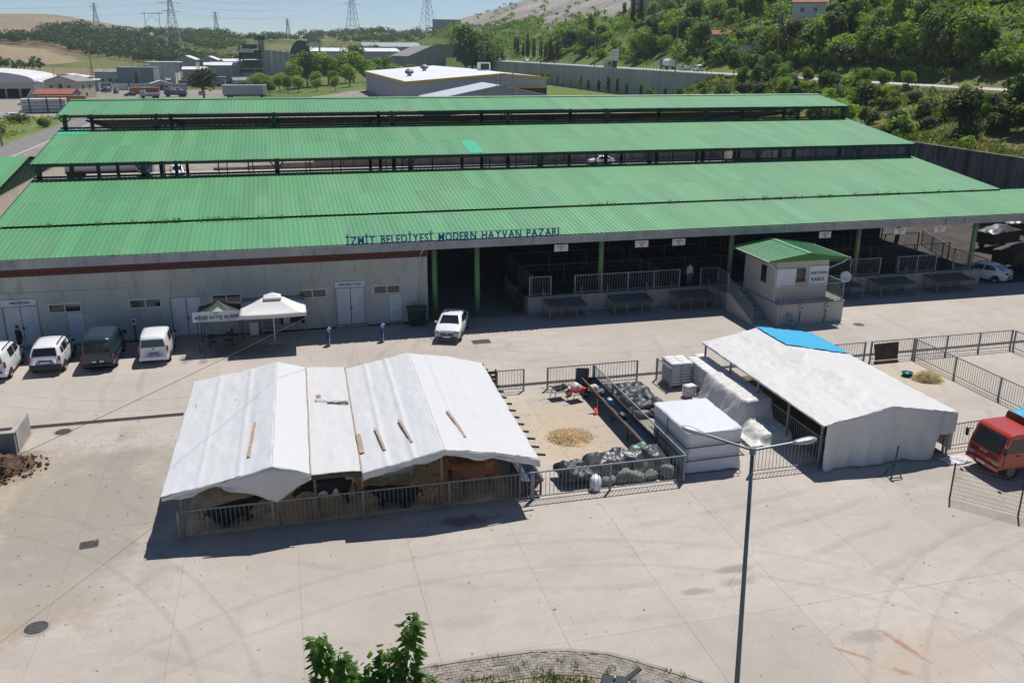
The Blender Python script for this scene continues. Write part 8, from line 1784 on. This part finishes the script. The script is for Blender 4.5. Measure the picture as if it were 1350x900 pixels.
for a, b in shoots:
    a = Vector(a); b = Vector(b); c = (a+b)/2+Vector((r.gauss(0,.06), r.gauss(0,.06), 0)); mb.tube([(0.03,0.0,3.8), a, c, b], [0.045,0.035,0.022,0.006], 6)
    L = (b-a).length
    for k in range(int(L*150)):
        t_ = r.random(); p = a*(1-t_)**2+c*2*t_*(1-t_)+b*t_*t_; d = rdir(r); d.z *= 0.5; d.normalize(); sp = 0.30*(1-0.6*t_)*(0.4+0.7*r.random()); q = p+d*sp; s = 0.098*r.uniform(0.65,1.3)
        dn = (d+Vector((0,0,-0.55))).normalized(); sd2 = dn.cross(Vector((0,0,1))); sd2 = sd2.normalized() if sd2.length > 0.05 else Vector((1,0,0)); up = sd2.cross(dn)
        o = len(V); V += [tuple(q), tuple(q+dn*s*0.9+sd2*s*0.62-up*s*0.15), tuple(q+dn*s*2.1-up*s*0.25), tuple(q+dn*s*0.9-sd2*s*0.62-up*s*0.15), tuple(q+dn*s*0.95+up*s*0.1)]; F += [(o,o+1,o+4),(o+1,o+2,o+4),(o+2,o+3,o+4),(o+3,o,o+4)]
mb.build('branch', m_bark, nt_, True)
me = bpy.data.meshes.new('foliage'); me.from_pydata(V, [], F); me.materials.append(M_leaf('near_leaf', (0.035,0.090,0.014), (0.070,0.155,0.024), (0.12,0.22,0.04), 0.4)); link('foliage', me, nt_)

# ---------------------------------------------------------------- summer haze
m = bpy.data.materials.new('haze'); m.use_nodes = True; t = m.node_tree; t.nodes.clear()
vo = t.nodes.new('ShaderNodeVolumePrincipled'); vo.inputs['Color'].default_value = (0.80,0.90,1.0,1); vo.inputs['Density'].default_value = 0.00013; vo.inputs['Anisotropy'].default_value = 0.1
out = t.nodes.new('ShaderNodeOutputMaterial'); t.links.new(vo.outputs[0], out.inputs['Volume'])
stuff(MB().bb(-1520, 1520, -170, 3220, -2, 128).build('haze', m))

# ---------------------------------------------------------------- machines parked beyond the hall end
def farm_trailer(label, x, y, rz, cov):
    t = thing('farm_trailer', label, 'trailer', (x, y, 0), rz); MB().bb(-2.2, 2.2, -1.0, 1.0, 0.7, 1.7).build('body', m_woodd, t); MB().bar((2.2,0,0.7), (3.6,0,0.5), 0.12).build('drawbar', m_trim, t)
    for s in (-1, 1):
        MB().cyl((-0.6,s*1.0-0.12,0.45), (-0.6,s*1.0+0.12,0.45), 0.45, n=14).build('wheel', m_tyre, t)
    mb = MB(); mb.sheet(lambda u, v: (-2.3+4.6*u, -1.08+2.16*v, 1.75+0.6*math.sin(u*PI)*math.sin(v*PI)+0.12*fbm(u*5, v*5, x)), 22, 14, 0.01); mb.build('cover', cov, t, True)
farm_trailer('farm trailer under brown sheet beyond the hall end', 61.5, 63.0, 0.3, m_woodd)
farm_trailer('farm trailer under black sheet beside the blue covered one', 66.0, 70.5, 0.3, m_bsheet)
farm_trailer('farm trailer under black sheet close to the retaining wall', 71.0, 75.0, 1.3, m_bsheet)
for x, y, s in ((60.5, 63.2, 0.45), (63.8, 62.6, 0.5), (73.5, 80.0, 1.0), (73.8, 86.0, 1.1), (73.6, 92.5, 0.9), (70.0, 66.5, 0.6)): tree('bush', 2, 'dark bush on the earth strip beyond the hall end', 'bush', 'bushes on the earth strip', x, y, s, 0.0)
fence('grey steel fence beside the white sedan beyond the podium', [(57.3, 61.8), (57.6, 66.0), (60.5, 74.0)], 1.3, 3.0)

# weeds rooted in the lap of the roof sheets
mb = MB(); rw_ = random.Random(8)
for _ in range(150):
    x = rw_.choice([rw_.uniform(-16, 0), rw_.uniform(20, 59), rw_.uniform(24, 50)]); blades_h = 0.1+0.3*rw_.random()**2; y = 64.25+0.12*rw_.random()
    for _q in range(7):
        a = rw_.random()*6.28; d_ = 0.02; q = (x+rw_.gauss(0,.06), y); mb.add([(q[0]-d_,q[1],6.66),(q[0]+d_,q[1],6.66),(q[0]+0.6*blades_h*math.cos(a),q[1]+0.4*blades_h*math.sin(a),6.66+blades_h)], [(0,1,2)])
stuff(mb.build('roof_weeds', m_grass, hall, world=True))

# litter, straw and droppings trodden into the yard
rl = random.Random(44); V = []; F = []
for _ in range(2600):
    k = rl.random()
    if k < 0.35: x, y = rl.gauss(-9, 4), rl.gauss(38, 6)
    elif k < 0.6: x, y = rl.gauss(12, 6), rl.gauss(41, 6)
    else: x, y = rl.uniform(-20, 45), rl.uniform(20, 57)
    a = rl.random()*6.28; s = 0.015+0.05*rl.random()**3; o = len(V); c_, s_ = math.cos(a), math.sin(a); e = rl.uniform(0.4, 1.6)
    V += [(x-c_*s*e,y-s_*s*e,0.004),(x+s_*s,y-c_*s,0.006),(x+c_*s*e,y+s_*s*e,0.004),(x-s_*s,y+c_*s,0.012)]; F.append((o,o+1,o+2,o+3))
me = bpy.data.meshes.new('yard_litter'); me.from_pydata(V, [], F); me.materials.append(mat('litter', (0.16,0.11,0.07), 0.9, var=0.5, scale=0.8, col2=(0.34,0.26,0.15))); o = stuff(link('yard_litter', me)); o['label'] = 'scattered straw, dirt and droppings on the yard concrete'; o['category'] = 'litter'
